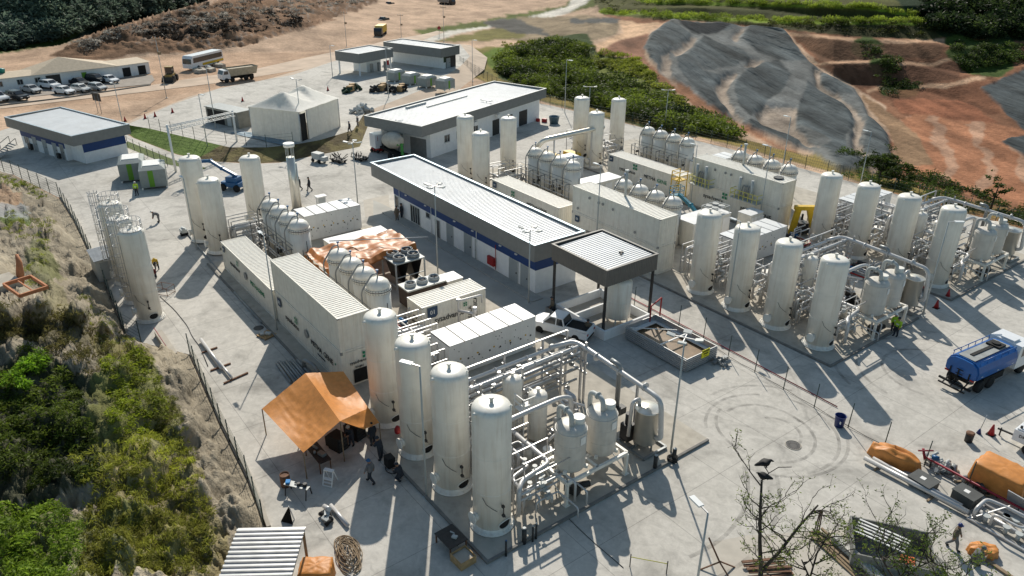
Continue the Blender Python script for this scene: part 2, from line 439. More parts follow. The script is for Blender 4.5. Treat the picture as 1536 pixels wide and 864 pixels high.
# ---- terrain control heights: for a fan of headings, (image row, height) pairs from near to far
RC = [  # right side, 12 levels each
 (690, [(120, 0), (100, 0), (80, 0), (60, 0), (50, 0), (40, 0), (30, 0), (20, .1), (10, .3), (0, .5), (-20, 2.5), (-60, 10)]),
 (820, [(150, 0), (138, -2), (100, -2), (80, 0), (60, .2), (45, .3), (30, .5), (20, .6), (10, .8), (5, 1), (-10, 2), (-60, 8)]),
 (900, [(168, 0), (150, -2.5), (110, -2), (75, 1), (50, 2), (40, 2.3), (28, 3), (20, 3.3), (10, 4.5), (5, 4.8), (-10, 6.5), (-60, 12)]),
 (980, [(186, 0), (170, -2), (120, 0), (60, 3), (40, 4.3), (34, 4.6), (25, 5.6), (20, 6), (12, 7.2), (8, 7.5), (-4, 9.3), (-60, 14)]),
 (1060, [(208, 0), (190, -2), (130, -1), (70, 2.5), (40, 4.5), (34, 4.8), (24, 6), (20, 6.2), (12, 7.5), (8, 7.6), (-4, 9.5), (-60, 15)]),
 (1150, [(230, 0), (205, -2.5), (140, -1), (80, 2), (60, 4), (52, 4.5), (35, 7), (31, 7), (18, 8.7), (14, 8.7), (0, 11), (-60, 16)]),
 (1250, [(262, 0), (240, -3), (150, -1), (128, 0), (97, 3.5), (92, 3.5), (60, 7), (55, 7), (30, 9.8), (27, 9.8), (9, 12.5), (-60, 17.5)]),
 (1340, [(285, 0), (262, -3), (180, -2), (128, 0), (92, 4), (88, 4), (60, 7), (56, 7), (30, 10), (27, 10), (9, 12.6), (-60, 18)]),
 (1440, [(310, 0), (290, -3), (210, -2.5), (150, -1), (115, 2), (110, 2), (72, 6), (65, 6), (35, 9.5), (30, 9.5), (9, 12), (-60, 18)]),
 (1536, [(340, 0), (318, -3), (240, -3), (185, -1.5), (100, 2.5), (95, 2.5), (62, 6), (58, 6), (30, 9.5), (27, 9.5), (9, 12), (-60, 18)]),
 (1760, [(392, 0), (365, -3), (270, -3), (200, -1.5), (110, 2.5), (105, 2.5), (66, 6), (62, 6), (30, 9.5), (27, 9.5), (9, 12), (-60, 18)])]
LC = [  # left side, 7 levels each
 (-220, [(110, 0), (90, 0), (84, .2), (81, -3), (30, 3), (0, 8), (-60, 18)]),
 (0, [(100, 0), (90, 0), (80, .2), (77, -3), (30, 3), (0, 8), (-60, 18)]),
 (80, [(92, 0), (82, .5), (71, 1), (69, -3), (30, 3), (0, 8), (-60, 18)]),
 (120, [(90, 0), (75, 1.5), (60, 3), (57, -2), (30, 2), (0, 7), (-60, 17)]),
 (230, [(85, 0), (55, 3), (26, 6), (23, -2), (0, 3), (-20, 7), (-60, 16)]),
 (300, [(80, 0), (45, 4), (8, 8), (5, -2), (-10, 1.5), (-30, 6), (-60, 14)]),
 (380, [(78, 0), (45, 3), (-10, 8), (-20, 9), (-40, 11), (-50, 12), (-60, 13)]),
 (480, [(75, 0), (45, 2), (0, 4), (-20, 6), (-40, 9), (-50, 10.5), (-60, 12)]),
 (600, [(60, 0), (40, .2), (0, .8), (-20, 3), (-40, 6), (-50, 8), (-60, 10)]),
 (690, [(50, 0), (30, 0), (0, .5), (-20, 2.5), (-40, 6), (-50, 8), (-60, 10)])]

def ctrl_z(px, rows):
    T = LC if px < 690 else RC
    xs = [t[0] for t in T]; k = len(T[0][1])
    rr = [np.interp(px, xs, [t[1][j][0] for t in T]) for j in range(k)]
    zz = [np.interp(px, xs, [t[1][j][1] for t in T]) for j in range(k)]
    o = np.argsort(rr)
    return np.interp(rows, np.array(rr)[o], np.array(zz)[o], right=0.0)

tc = np.arange(-220, 1761, 2.0)
trw = np.concatenate([np.arange(-60, 0, 3), np.arange(0, 300, 1.5), np.arange(300, 400, 8), np.arange(400, 1000, 60), [1100, 1400, 2000]])
PX, PY = np.meshgrid(tc, trw)
Z = np.stack([ctrl_z(x, trw) for x in tc], 1)
D = ray_dirs(PX.ravel(), PY.ravel()); t = (Z.ravel() - CAM_H) / D[:, 2]
V = D * t[:, None]; V[:, 2] = Z.ravel()
X, Y = V[:, 0], V[:, 1]; px, py = PX.ravel(), PY.ravel()
jx = px + (fbm(X * .22, Y * .22) - .5) * 16; jy = py + (fbm(X * .22 + 50, Y * .22 + 9) - .5) * 9
def C(r, g, b): return np.array([r, g, b])
col = np.tile(C(.45, .315, .22), (len(V), 1))       # pinkish dirt
nlow = fbm(X * .05, Y * .05); nmid = fbm(X * .3, Y * .3)
liner = np.zeros(len(V)); rough = np.zeros(len(V)) + .12
def paint(poly, c, jit=1.0, feather=None, mix=1.0):
    m = inpoly(px + (jx - px) * jit, py + (jy - py) * jit, poly)
    col[m] = col[m] * (1 - mix) + np.array(c) * mix
    return m
# dirt plain variation and vehicle tracks
tr = (np.sin((Y * .9 - X * .25) * .35 + nlow * 9) > .75) & (py > 60) & (px < 640); col[tr] *= 1.18
col *= (0.82 + .4 * nlow)[:, None]
paint([(-300, 170), (-300, 66), (100, 66), (100, 80), (70, 100), (300, 80), (480, 78), (560, 92), (440, 112), (220, 150), (-300, 190)], (.43, .285, .19), .6, mix=.6)
# forest hill left, waste hill
paint([(-300, 78), (-300, -80), (420, -80), (300, 5), (230, 23), (160, 42), (110, 60), (90, 68), (0, 80)], (.020, .036, .022), .5)
paint([(-300, 82), (-300, 70), (20, 62), (70, 46), (110, 38), (130, 42), (95, 66), (0, 82)], (.05, .075, .02), .8)
wm = paint([(75, 84), (110, 62), (160, 42), (230, 24), (300, 6), (380, -12), (480, -60), (640, -60), (560, 6), (520, 20), (470, 40), (400, 60), (330, 76), (230, 80), (130, 92)], (.21, .125, .075), 1.2)
col[wm] *= (0.25 + 1.5 * fbm(X[wm] * .35 + Y[wm] * .2, Y[wm] * .12 - X[wm] * .1) ** 1.2)[:, None]
sp = wm & (_rng.random(len(V)) > .93) & (py < 70) & (nmid > .5); col[sp] = (.36, .34, .31)
rough[wm] = 1.0
# the long curving road and green verges at the top
paint([(620, 45), (700, 35), (790, 18), (850, 6), (880, -30), (930, -30), (905, 4), (830, 24), (760, 34), (690, 48), (640, 58)], (.10, .12, .03))
paint([(628, 58), (668, 47), (740, 38), (800, 24), (850, 10), (872, -20), (900, -20), (880, 6), (845, 22), (790, 32), (720, 44), (680, 52), (650, 64)], (.60, .56, .49), .2)
paint([(650, 64), (690, 52), (740, 44), (800, 38), (835, 48), (800, 58), (700, 62)], (.17, .15, .05))
paint([(690, 66), (760, 60), (860, 66), (850, 72), (770, 66), (700, 72)], (.60, .42, .29), .3)
paint([(700, 72), (780, 68), (800, 76), (770, 90), (760, 105), (790, 130), (740, 118), (700, 100)], (.19, .165, .05), .6)
paint([(742, 72), (765, 68), (752, 82), (760, 100), (790, 120), (760, 118), (735, 100), (722, 80)], (.10, .15, .02), .5)
# right-hand hill: red soil, green terraces
right = px > 900
paint([(905, -80), (905, 25), (960, 40), (1180, 48), (1230, 100), (1330, 160), (1340, 300), (1800, 420), (1800, -80)], (.215, .105, .060), .6)
paint([(850, -80), (890, 0), (905, 22), (1000, 30), (1120, 36), (1190, 46), (1300, 54), (1400, 60), (1440, 52), (1536, 62), (1800, 70), (1800, -80)], (.085, .085, .028), .5)
paint([(1400, -80), (1330, -20), (1360, 20), (1400, 50), (1420, 58), (1800, 66), (1800, -80)], (.020, .036, .016), .8)
for ln, wd, cc in (([(900, 14), (1000, 22), (1100, 27), (1190, 31), (1300, 32), (1380, 34), (1400, 50)], 5, (.19, .26, .03)), ([(960, -2), (1100, 4), (1200, 6), (1300, 9), (1370, 20)], 5, (.18, .25, .03)),
                   ([(1390, 32), (1440, 26), (1500, 28), (1700, 30)], 5, (.11, .16, .03)), ([(1130, 16), (1200, 20), (1262, 26)], 5, (.2, .28, .03))):
    for a, b in zip(ln[:-1], ln[1:]): paint([a, b, (b[0], b[1] + wd), (a[0], a[1] + wd)], cc, .35)
for a, b in (((1180, 48), (1300, 59)), ((1300, 59), (1420, 58)), ((1210, 98), (1260, 90)), ((1260, 90), (1320, 91)), ((1320, 91), (1400, 94)), ((1400, 94), (1445, 80)), ((1300, 134), (1320, 127)), ((1320, 127), (1420, 126)), ((1420, 126), (1480, 112)), ((960, 36), (1050, 34)), ((1050, 34), (1180, 44))):
    paint([a, b, (b[0], b[1] + 6), (a[0], a[1] + 6)], (.48, .30, .19), .4)
for cx, cy, rx, ry in ((1300, 72, 25, 16), (1325, 100, 24, 14), (1350, 134, 30, 14), (1465, 82, 45, 22), (1440, 62, 22, 8), (1500, 68, 30, 9), (1210, 112, 14, 8), (1480, 100, 40, 14)):
    m = ((jx - cx) / rx) ** 2 + ((jy - cy) / ry) ** 2 < 1; col[m] = (.055, .085, .02)
# dirt road loop left of the liner
paint([(905, 24), (960, 36), (990, 34), (960, 62), (940, 75), (900, 80), (860, 72), (900, 66), (935, 50), (930, 36), (900, 28)], (.58, .38, .24), .4)
paint([(930, 60), (975, 50), (965, 80), (985, 120), (960, 95), (930, 82), (890, 82)], (.24, .125, .08), .5)
paint([(740, 30), (800, 26), (880, 22), (930, 34), (925, 52), (880, 66), (800, 64), (770, 60), (800, 48)], (.26, .2, .13), .6)
paint([(850, 28), (930, 26), (930, 34), (860, 36)], (.10, .10, .095), 1.0)
paint([(720, 34), (770, 26), (815, 46), (825, 54), (780, 50), (740, 42)], (.10, .095, .085), .8)
# wood in the hollow and fence-side grass
paint([(745, 100), (770, 70), (830, 52), (880, 50), (900, 80), (960, 92), (985, 118), (1010, 140), (1040, 165), (1090, 190), (1110, 214), (1000, 200), (880, 170), (820, 155), (750, 125)], (.035, .055, .015), .7)
paint([(960, 92), (985, 118), (1030, 150), (1060, 180), (1100, 192), (1150, 215), (1250, 255), (1345, 290), (1345, 262), (1280, 262), (1150, 212), (1060, 150), (1010, 118)], (.30, .15, .085), .5)
paint([(690, 110), (820, 152), (900, 172), (1090, 216), (1240, 256), (1340, 288), (1536, 340), (1800, 405), (1800, 380), (1536, 322), (1400, 288), (1340, 270), (1230, 240), (1100, 205), (900, 160), (820, 142), (690, 96)], (.21, .16, .05), .4)
paint([(866, 70), (900, 84), (960, 96), (985, 120), (1040, 165), (1085, 192), (1060, 190), (1010, 172), (950, 138), (888, 112)], (.13, .15, .035), .6)
paint([(1000, 33), (1190, 36), (1300, 37), (1400, 38), (1410, 58), (1300, 56), (1190, 46), (1100, 36)], (.045, .045, .018), .4)  # this terrace face and the next: shade painted into the colour
paint([(1000, 12), (1200, 14), (1330, 17), (1370, 28), (1380, 33), (1200, 28), (1000, 22)], (.05, .055, .02), .4)
for po, c_ in (([(1215, 98), (1260, 97), (1320, 97), (1400, 100), (1440, 92), (1440, 118), (1400, 126), (1320, 127), (1290, 132)], (.125, .062, .038)), ([(1190, 54), (1300, 65), (1420, 64), (1410, 86), (1320, 88), (1230, 92)], (.135, .075, .045)), ([(1325, 134), (1420, 133), (1480, 122), (1500, 170), (1400, 178), (1350, 172)], (.17, .075, .042))): paint(po, c_, .7, mix=.8)  # red bench faces painted darker, their shade put into the soil colour
# red floor of the pit with tracks
fl = paint([(1345, 178), (1400, 165), (1470, 180), (1540, 200), (1800, 270), (1800, 380), (1536, 310), (1400, 270), (1345, 252), (1330, 200)], (.36, .165, .09), .8)
k = fl & (np.sin(X * .8 + Y * .35 + nlow * 14) > .55); col[k] = (.42, .25, .165)
paint([(1290, 140), (1330, 165), (1380, 205), (1400, 245), (1350, 250), (1335, 200), (1300, 160)], (.27, .17, .10), .8)
paint([(1340, 150), (1440, 150), (1500, 185), (1400, 175), (1350, 170)], (.27, .11, .06), 1)
# geomembrane liner: grey sheet with sandy benches and dark wrinkled slopes (outlines surveyed in 1/3.457 px from 940, 20)
def zp(*q): return [(940 + q[i] / 3.457, 20 + q[i + 1] / 3.457) for i in range(0, len(q), 2)]
m = paint(zp(85, 190, 130, 110, 230, 40, 560, 72, 610, 85, 640, 75, 815, 98, 940, 262, 1010, 315, 1180, 398, 1250, 545, 1350, 640, 1372, 800, 1230, 828, 1110, 830, 960, 745, 640, 612, 560, 565, 420, 490, 320, 405, 170, 310), (.15, .155, .15), .3); liner[m] = .6
col[m] *= (.6 + .8 * fbm(X[m] * .3, Y[m] * .3))[:, None]
for po in (zp(175, 235, 225, 230, 238, 330, 275, 395, 235, 365, 180, 305), zp(235, 225, 330, 150, 362, 155, 310, 215, 262, 245), zp(460, 400, 520, 338, 575, 338, 535, 400, 515, 440, 565, 540, 630, 605, 560, 565, 480, 475), zp(636, 262, 705, 268, 645, 312, 605, 305), zp(665, 560, 720, 500, 885, 505, 875, 600, 935, 680, 985, 745, 900, 700, 700, 605),
           zp(965, 312, 1002, 318, 990, 388, 1100, 448, 1170, 508, 1225, 590, 1205, 680, 1250, 790, 1180, 745, 1168, 640, 1182, 580, 1130, 505, 1050, 445, 975, 402), zp(545, 150, 600, 95, 612, 100, 572, 170)):
    m = paint(po, (.46, .35, .26), .7, mix=.55); liner[m] = .1
for po in (zp(250, 46, 510, 66, 575, 88, 540, 110, 370, 137, 330, 122), zp(98, 180, 150, 110, 232, 58, 332, 130, 325, 152, 240, 192, 225, 228, 176, 242, 165, 295, 118, 252), zp(350, 190, 400, 143, 480, 185, 560, 198, 602, 220, 638, 262, 560, 302, 490, 318, 400, 328, 315, 240),
           zp(258, 245, 320, 238, 395, 332, 482, 345, 492, 382, 440, 412, 462, 462, 525, 525, 500, 542, 420, 484, 320, 388, 268, 300), zp(596, 152, 640, 80, 812, 102, 872, 190, 938, 265, 860, 284, 780, 274, 680, 234), zp(690, 288, 780, 272, 845, 340, 832, 382, 792, 442, 722, 482, 702, 528, 660, 542, 640, 575, 578, 512, 555, 430, 568, 370, 620, 318),
           zp(930, 376, 1000, 430, 1112, 480, 1162, 540, 1178, 602, 1132, 662, 1132, 745, 1060, 705, 960, 645, 876, 602, 888, 500, 918, 440), zp(1012, 318, 1080, 358, 1132, 400, 1172, 462, 1100, 442, 1000, 392), zp(1240, 548, 1292, 588, 1344, 650, 1358, 745, 1300, 785, 1222, 745, 1230, 650), zp(635, 585, 760, 638, 905, 700, 880, 718, 640, 622), zp(1000, 740, 1080, 690, 1132, 750, 1205, 815, 1110, 830),
           [(1470, 132), (1536, 103), (1800, 85), (1800, 260), (1536, 196)], [(1503, 212), (1536, 203), (1800, 215), (1800, 300), (1536, 236)]):
    m = paint(po, (.078, .09, .093), .2); liner[m] = 1
    col[m] *= (.05 + 1.8 * fbm((Y[m] * .88 + X[m] * .47) * .42, (X[m] * .88 - Y[m] * .47) * .03, 4))[:, None]  # dark creases of the folds painted into the sheet colour
paint([(1012, 33), (1098, 43), (1075, 57), (1048, 58), (1022, 45)], (.012, .016, .02), .2)
lz = liner > .5
NR, NC = len(trw), len(tc)
def soft(a, n_):
    a = a.reshape(NR, NC, -1).copy()
    for _ in range(n_):
        p = np.pad(a, ((1, 1), (1, 1), (0, 0)), 'edge'); a = (p[1:-1, 1:-1] * 2 + p[:-2, 1:-1] + p[2:, 1:-1] + p[1:-1, :-2] + p[1:-1, 2:]) / 6
    return a.reshape(NR * NC, -1)
col = soft(col, 1); liner = soft(liner, 1)[:, 0]; pillow = soft(lz.astype(float), 15)[:, 0]
m = (px > 880) & (py < 300) & ~lz & (col[:, 1] < col[:, 0]); col[m] *= (.5 + fbm((Y[m] * .88 + X[m] * .47) * .5, (X[m] * .88 - Y[m] * .47) * .09, 4))[:, None]
# relief (never under the yard)
far = np.clip((-X - 60) / 40, 0, 1)
wild = (py < np.interp(px, [-220, 70, 300, 480, 600, 690, 820, 900, 1090, 1340, 1536, 1760], [84, 84, 82, 78, 40, 20, 146, 165, 210, 282, 336, 388]))
grn = col[:, 1] > col[:, 0] * 1.05
amp = np.where(wild, np.where(grn, 1.6, np.where(rough > .5, 1.6, .7)), 0)
amp = np.where(liner > .2, .15, np.where((px > 1000) & (py < 62), .4, amp))
V[:, 2] += np.where(wild & (px > 940) & (px < 1350), 1.5 * np.clip(pillow - .1, 0, 1), 0)
fold = fbm((Y * .88 + X * .47) * .3 + 3, (X * .88 - Y * .47) * .03, 2); V[:, 2] += np.where(wild, liner * (fold - .5) * 1.8, 0)
V[:, 2] += amp * (fbm(X * .16, Y * .16, 6) - .5) * np.clip(wild * 1.0, 0, 1)
V[wm & (py < 74), 2] += (fbm(X * .45 + 3, Y * .45, 4)[wm & (py < 74)] - .45) * 2.6
# yard area sits under the paving
yard = (py > 120) & ~wild
V[yard, 2] = np.minimum(V[yard, 2], 0.0) - 0.03
# back closing rows: carry the hills on to the horizon
top = V.reshape(len(trw), len(tc), 3)[0].copy(); rows_extra = []
for kf, dz in ((3.2, 70), (1.9, 42), (1.35, 16)):
    q = top.copy(); q[:, :2] *= kf; q[:, 2] += dz; rows_extra.append(q)
VV = np.concatenate([np.concatenate(rows_extra), V]); cx = np.tile(C(.03, .05, .025), (3 * len(tc), 1))
ground = grid_mesh('ground', VV, len(trw) + 3, len(tc), np.concatenate([cx, col]), ground_mat('open_ground'), {'liner': np.concatenate([np.zeros(3 * len(tc)), liner])})
TV, TCOL, TPX, TPY, TLIN = V, col, px, py, liner

def terr(x_px, y_px):
    """3-D point of the terrain seen at a pixel (nearest survey vertex)."""
    i = int(np.argmin(np.abs(trw - y_px))); j = int(np.argmin(np.abs(tc - x_px)))
    return V[i * len(tc) + j]

# ------------------------------------------------------------------ rocky hill on the left
FL = [(-180, 236), (-40, 242), (20, 262), (90, 297), (112, 332), (155, 420), (188, 500), (214, 514), (285, 532), (332, 640), (372, 720), (402, 796), (425, 868), (450, 960)]
ctl = [(-180, 236, 0), (-90, 240, 0), (20, 262, .0), (55, 280, .0), (90, 297, .0), (112, 332, .0), (133, 376, .0), (155, 420, .0), (172, 460, 0), (188, 500, .0), (250, 522, .1), (285, 532, .0), (308, 586, 0), (332, 640, .0), (352, 680, 0), (372, 720, .0), (402, 796, .0), (425, 868, .0), (450, 960, 0),
       (0, 463, 8.8), (60, 456, 8.2), (120, 468, 6.8), (165, 492, 5.2), (205, 524, 3.6), (262, 566, 2.2),
       (0, 446, 4.0), (60, 440, 3.4), (110, 446, 2.6), (150, 464, 1.6), (40, 400, 2.8), (100, 400, 1.5), (0, 330, 1.8), (60, 330, 1.2), (-150, 300, 3), (0, 290, .8), (-150, 420, 7), (-150, 470, 9.5), (80, 372, 2.2), (128, 420, .9),
       (0, 520, 6.2), (60, 530, 5.6), (120, 540, 5.6), (170, 560, 5.2), (-150, 560, 7), (30, 600, 5.0), (100, 610, 4.8), (160, 620, 4.8), (215, 600, 4.2), (270, 640, 2.6), (310, 690, 1.2), (-150, 700, 6),
       (60, 700, 4.4), (140, 700, 4.4), (210, 690, 3.8), (280, 740, 2.3), (340, 780, 1.1), (60, 800, 4.0), (150, 800, 3.8), (240, 810, 2.8), (320, 840, 1.4), (0, 870, 4.4), (100, 880, 4.0), (200, 880, 3.0), (300, 880, 1.9), (360, 860, .9), (-150, 880, 6), (0, 980, 4), (200, 980, 3), (380, 960, 1)]
ctl = np.array(ctl, float)
hc = np.arange(-180, 462, 3.0); hr = np.arange(232, 962, 3.0)
HX, HY = np.meshgrid(hc, hr); hx, hy = HX.ravel(), HY.ravel()
hz = np.zeros(len(hx)); ws = np.zeros(len(hx))
for a, b, c in ctl:
    d2 = (hx - a) ** 2 + (hy - b) ** 2 + 30
    wgt = 1 / d2 ** 1.75; hz += wgt * c; ws += wgt
hz /= ws
edge = np.interp(hy, [q[1] for q in FL], [q[0] for q in FL])
dpx = edge - hx                     # pixels inside the fence line
hz = hz * np.clip(dpx / 26, 0, 1) + np.where(dpx < 0, -0.25, 0)
D = ray_dirs(hx, hy); HV = D * ((hz - CAM_H) / D[:, 2])[:, None]; HV[:, 2] = hz
a, b = HV[:, 0], HV[:, 1]
rk = fbm(a * .55 + b * .2, b * .55 - a * .1, 6); rk2 = 1 - np.abs(2 * fbm(a * .35 + 40, b * .7 + a * .35, 5) - 1)
inside = np.clip((dpx - 6) / 22, 0, 1)
rk3 = 1 - np.abs(2 * fbm(a * .9 + b * .5, b * 2.2 - a * .6, 5) - 1)
HV[:, 2] += inside * ((rk - .5) * 2.2 + (rk2 - .7) * 1.3 + (rk3 - .7) * .7)
HV[:, 2] = np.where(dpx < 0, -0.3, np.maximum(HV[:, 2], -0.02))
stone = C(.32, .275, .205)
hcol = np.tile(stone, (len(hx), 1)) * ((.62 + .6 * rk) * (.55 + .6 * rk3))[:, None]
g = fbm(a * .3 + 9, b * .3 + 3, 5)
def hpaint(cx, cy, rx, ry, c, p=.5):
    m = ((((hx - cx) / rx) ** 2 + ((hy - cy) / ry) ** 2 + (g - .5) * 2.2) < 1) & (dpx > 34 + 60 * g)
    hcol[m] = hcol[m] * (1 - p) + np.array(c) * p
hpaint(60, 650, 160, 110, (.035, .045, .02), .85); hpaint(220, 640, 90, 90, (.20, .20, .06), .65); hpaint(250, 740, 120, 70, (.23, .20, .07), .65)  # first patch: dark green scrub ground, with the hollow's shade painted in
hpaint(100, 810, 190, 60, (.15, .17, .05), .7); hpaint(280, 820, 80, 50, (.26, .22, .085), .6); hpaint(40, 330, 40, 16, (.09, .14, .02), .8); hpaint(40, 268, 60, 12, (.12, .15, .03), .8)
hpaint(60, 500, 120, 22, (.11, .10, .05), .7); hpaint(120, 420, 60, 70, (.20, .19, .07), .4); hpaint(200, 545, 60, 50, (.18, .19, .06), .6); hpaint(65, 400, 26, 40, (.10, .12, .03), .6); hpaint(0, 300, 60, 14, (.42, .27, .17), .7); hpaint(20, 318, 34, 12, (.36, .37, .37), .8)
hpaint(200, 520, 60, 30, (.16, .13, .05), .6)
HCOL, HPX, HPY, HIN = hcol, hx, hy, dpx
rocky_hill = grid_mesh('rocky_hillside', HV, len(hr), len(hc), hcol, ground_mat('rocky_soil', False, .3, .9))
def hill(px_, py_):
    i = int(np.argmin(np.abs(hr - py_))); j = int(np.argmin(np.abs(hc - px_)))
    return HV[i * len(hc) + j]

# ------------------------------------------------------------------ paved sheets
def concrete_mat():
    m = bpy.data.materials.new('yard_concrete'); m.use_nodes = True
    n = m.node_tree.nodes; l = m.node_tree.links; b = n['Principled BSDF']; b.inputs['Roughness'].default_value = 0.88; b.inputs['Specular IOR Level'].default_value = .25
    geo = n.new('ShaderNodeNewGeometry')
    def nz(s, d, ro=.6, mp=None):
        t = n.new('ShaderNodeTexNoise'); t.inputs['Scale'].default_value = s; t.inputs['Detail'].default_value = d; t.inputs['Roughness'].default_value = ro; t.inputs['Distortion'].default_value = .6
        l.new(geo.outputs['Position'], t.inputs[0]); return t.outputs[0]
    ramp = n.new('ShaderNodeValToRGB'); e = ramp.color_ramp.elements
    e[0].position = .30; e[0].color = (.35, .33, .295, 1); e[1].position = .68; e[1].color = (.57, .54, .49, 1)
    q = e.new(.48); q.color = (.505, .478, .43, 1)
    l.new(nz(.11, 10, .68), ramp.inputs[0])
    # fine broom and speckle
    r2 = n.new('ShaderNodeMapRange'); r2.inputs[1].default_value = .25; r2.inputs[2].default_value = .75; r2.inputs[3].default_value = .78; r2.inputs[4].default_value = 1.2
    l.new(nz(1.9, 9, .75), r2.inputs[0])
    # darker damp stains
    r3 = n.new('ShaderNodeMapRange'); r3.inputs[1].default_value = .52; r3.inputs[2].default_value = .72; r3.inputs[3].default_value = 1; r3.inputs[4].default_value = .66
    l.new(nz(.33, 7, .6), r3.inputs[0])
    mu = n.new('ShaderNodeMath'); mu.operation = 'MULTIPLY'; l.new(r2.outputs[0], mu.inputs[0]); l.new(r3.outputs[0], mu.inputs[1])
    vo = n.new('ShaderNodeTexVoronoi'); vo.feature = 'DISTANCE_TO_EDGE'; vo.inputs['Scale'].default_value = .09
    wv = n.new('ShaderNodeTexNoise'); wv.inputs['Scale'].default_value = 1.2; wv.inputs['Detail'].default_value = 6; l.new(geo.outputs['Position'], wv.inputs[0])
    wa = n.new('ShaderNodeVectorMath'); wa.operation = 'MULTIPLY_ADD'; wa.inputs[1].default_value = (1.3, 1.3, 0); l.new(wv.outputs['Color'], wa.inputs[0]); l.new(geo.outputs['Position'], wa.inputs[2]); l.new(wa.outputs[0], vo.inputs['Vector'])
    cr = n.new('ShaderNodeMapRange'); cr.inputs[1].default_value = 0; cr.inputs[2].default_value = .012; cr.inputs[3].default_value = .86; cr.inputs[4].default_value = 1; l.new(vo.outputs['Distance'], cr.inputs[0])
    mc = n.new('ShaderNodeMath'); mc.operation = 'MULTIPLY'; l.new(mu.outputs[0], mc.inputs[0]); l.new(cr.outputs[0], mc.inputs[1]); mu = mc
    # slab joints every 5 m
    sx = n.new('ShaderNodeSeparateXYZ'); l.new(geo.outputs['Position'], sx.inputs[0])
    js = []
    for ax in (0, 1):
        md = n.new('ShaderNodeMath'); md.operation = 'PINGPONG'; md.inputs[1].default_value = 2.75
        l.new(sx.outputs[ax], md.inputs[0])
        lt = n.new('ShaderNodeMath'); lt.operation = 'LESS_THAN'; lt.inputs[1].default_value = .018; l.new(md.outputs[0], lt.inputs[0]); js.append(lt.outputs[0])
    mx = n.new('ShaderNodeMath'); mx.operation = 'MAXIMUM'; l.new(js[0], mx.inputs[0]); l.new(js[1], mx.inputs[1])
    jj = n.new('ShaderNodeMath'); jj.operation = 'MULTIPLY_ADD'; jj.inputs[1].default_value = -.4; jj.inputs[2].default_value = 1; l.new(mx.outputs[0], jj.inputs[0])
    m3 = n.new('ShaderNodeMath'); m3.operation = 'MULTIPLY'; l.new(mu.outputs[0], m3.inputs[0]); l.new(jj.outputs[0], m3.inputs[1])
    sc = n.new('ShaderNodeVectorMath'); sc.operation = 'SCALE'; l.new(ramp.outputs[0], sc.inputs[0]); l.new(m3.outputs[0], sc.inputs['Scale'])
    l.new(sc.outputs[0], b.inputs['Base Color'])
    bp = n.new('ShaderNodeBump'); bp.inputs['Strength'].default_value = .35; bp.inputs['Distance'].default_value = .03; l.new(nz(7, 6), bp.inputs['Height']); l.new(bp.outputs[0], b.inputs['Normal'])
    return m
CONC = concrete_mat()

def sheet(name, pts, z, m, kind='structure'):
    mb = MB(); mb.add([(p[0], p[1], z) for p in pts], [tuple(range(len(pts)))])
    o = mb.build(name, m); o['kind'] = kind
    if o.data.polygons[0].normal.z < 0: o.data.flip_normals()
    return o
def sheet_px(name, pxs, z, m): return sheet(name, [G(*q, z) for q in pxs], z, m)

sheet('concrete_yard', [G(*q) for q in [(-30, 252), (20, 262), (90, 297), (112, 332), (155, 420), (188, 500), (214, 514), (285, 532), (332, 640), (372, 720), (402, 796), (425, 868), (470, 1000)]] + [(-14, 2), (10, 30), (10, 62)] + [G(*q) for q in [(1720, 396), (1536, 344), (1340, 290), (1090, 222), (900, 176), (825, 158), (640, 125), (540, 170), (530, 222), (480, 232), (420, 244), (380, 246), (315, 242), (265, 232), (200, 207), (150, 180), (20, 190), (-60, 215)]], 0.0, CONC)
# process plinths: raised slabs with a dark kerb
def plinth(name, x0, x1, y0, y1):
    mb = MB(); mb.box(x0, x1, y0, y1, -0.05, 0.14); struct(mb.build(name, KERB))
    k = MB(); w_ = .16
    k.box(x0 - w_, x1 + w_, y0 - w_, y0 - .003, -.05, .155); k.box(x1 + .003, x1 + w_, y0, y1, -.05, .155)
    struct(k.build('plinth_kerb', CURB))
plinth('process_plinth', -72.5, -24.7, 17.2, 35.0)
plinth('process_plinth', -82, -25.2, 50.0, 63.3)
plinth('process_plinth', -82, -25.2, 69.2, 86.0)
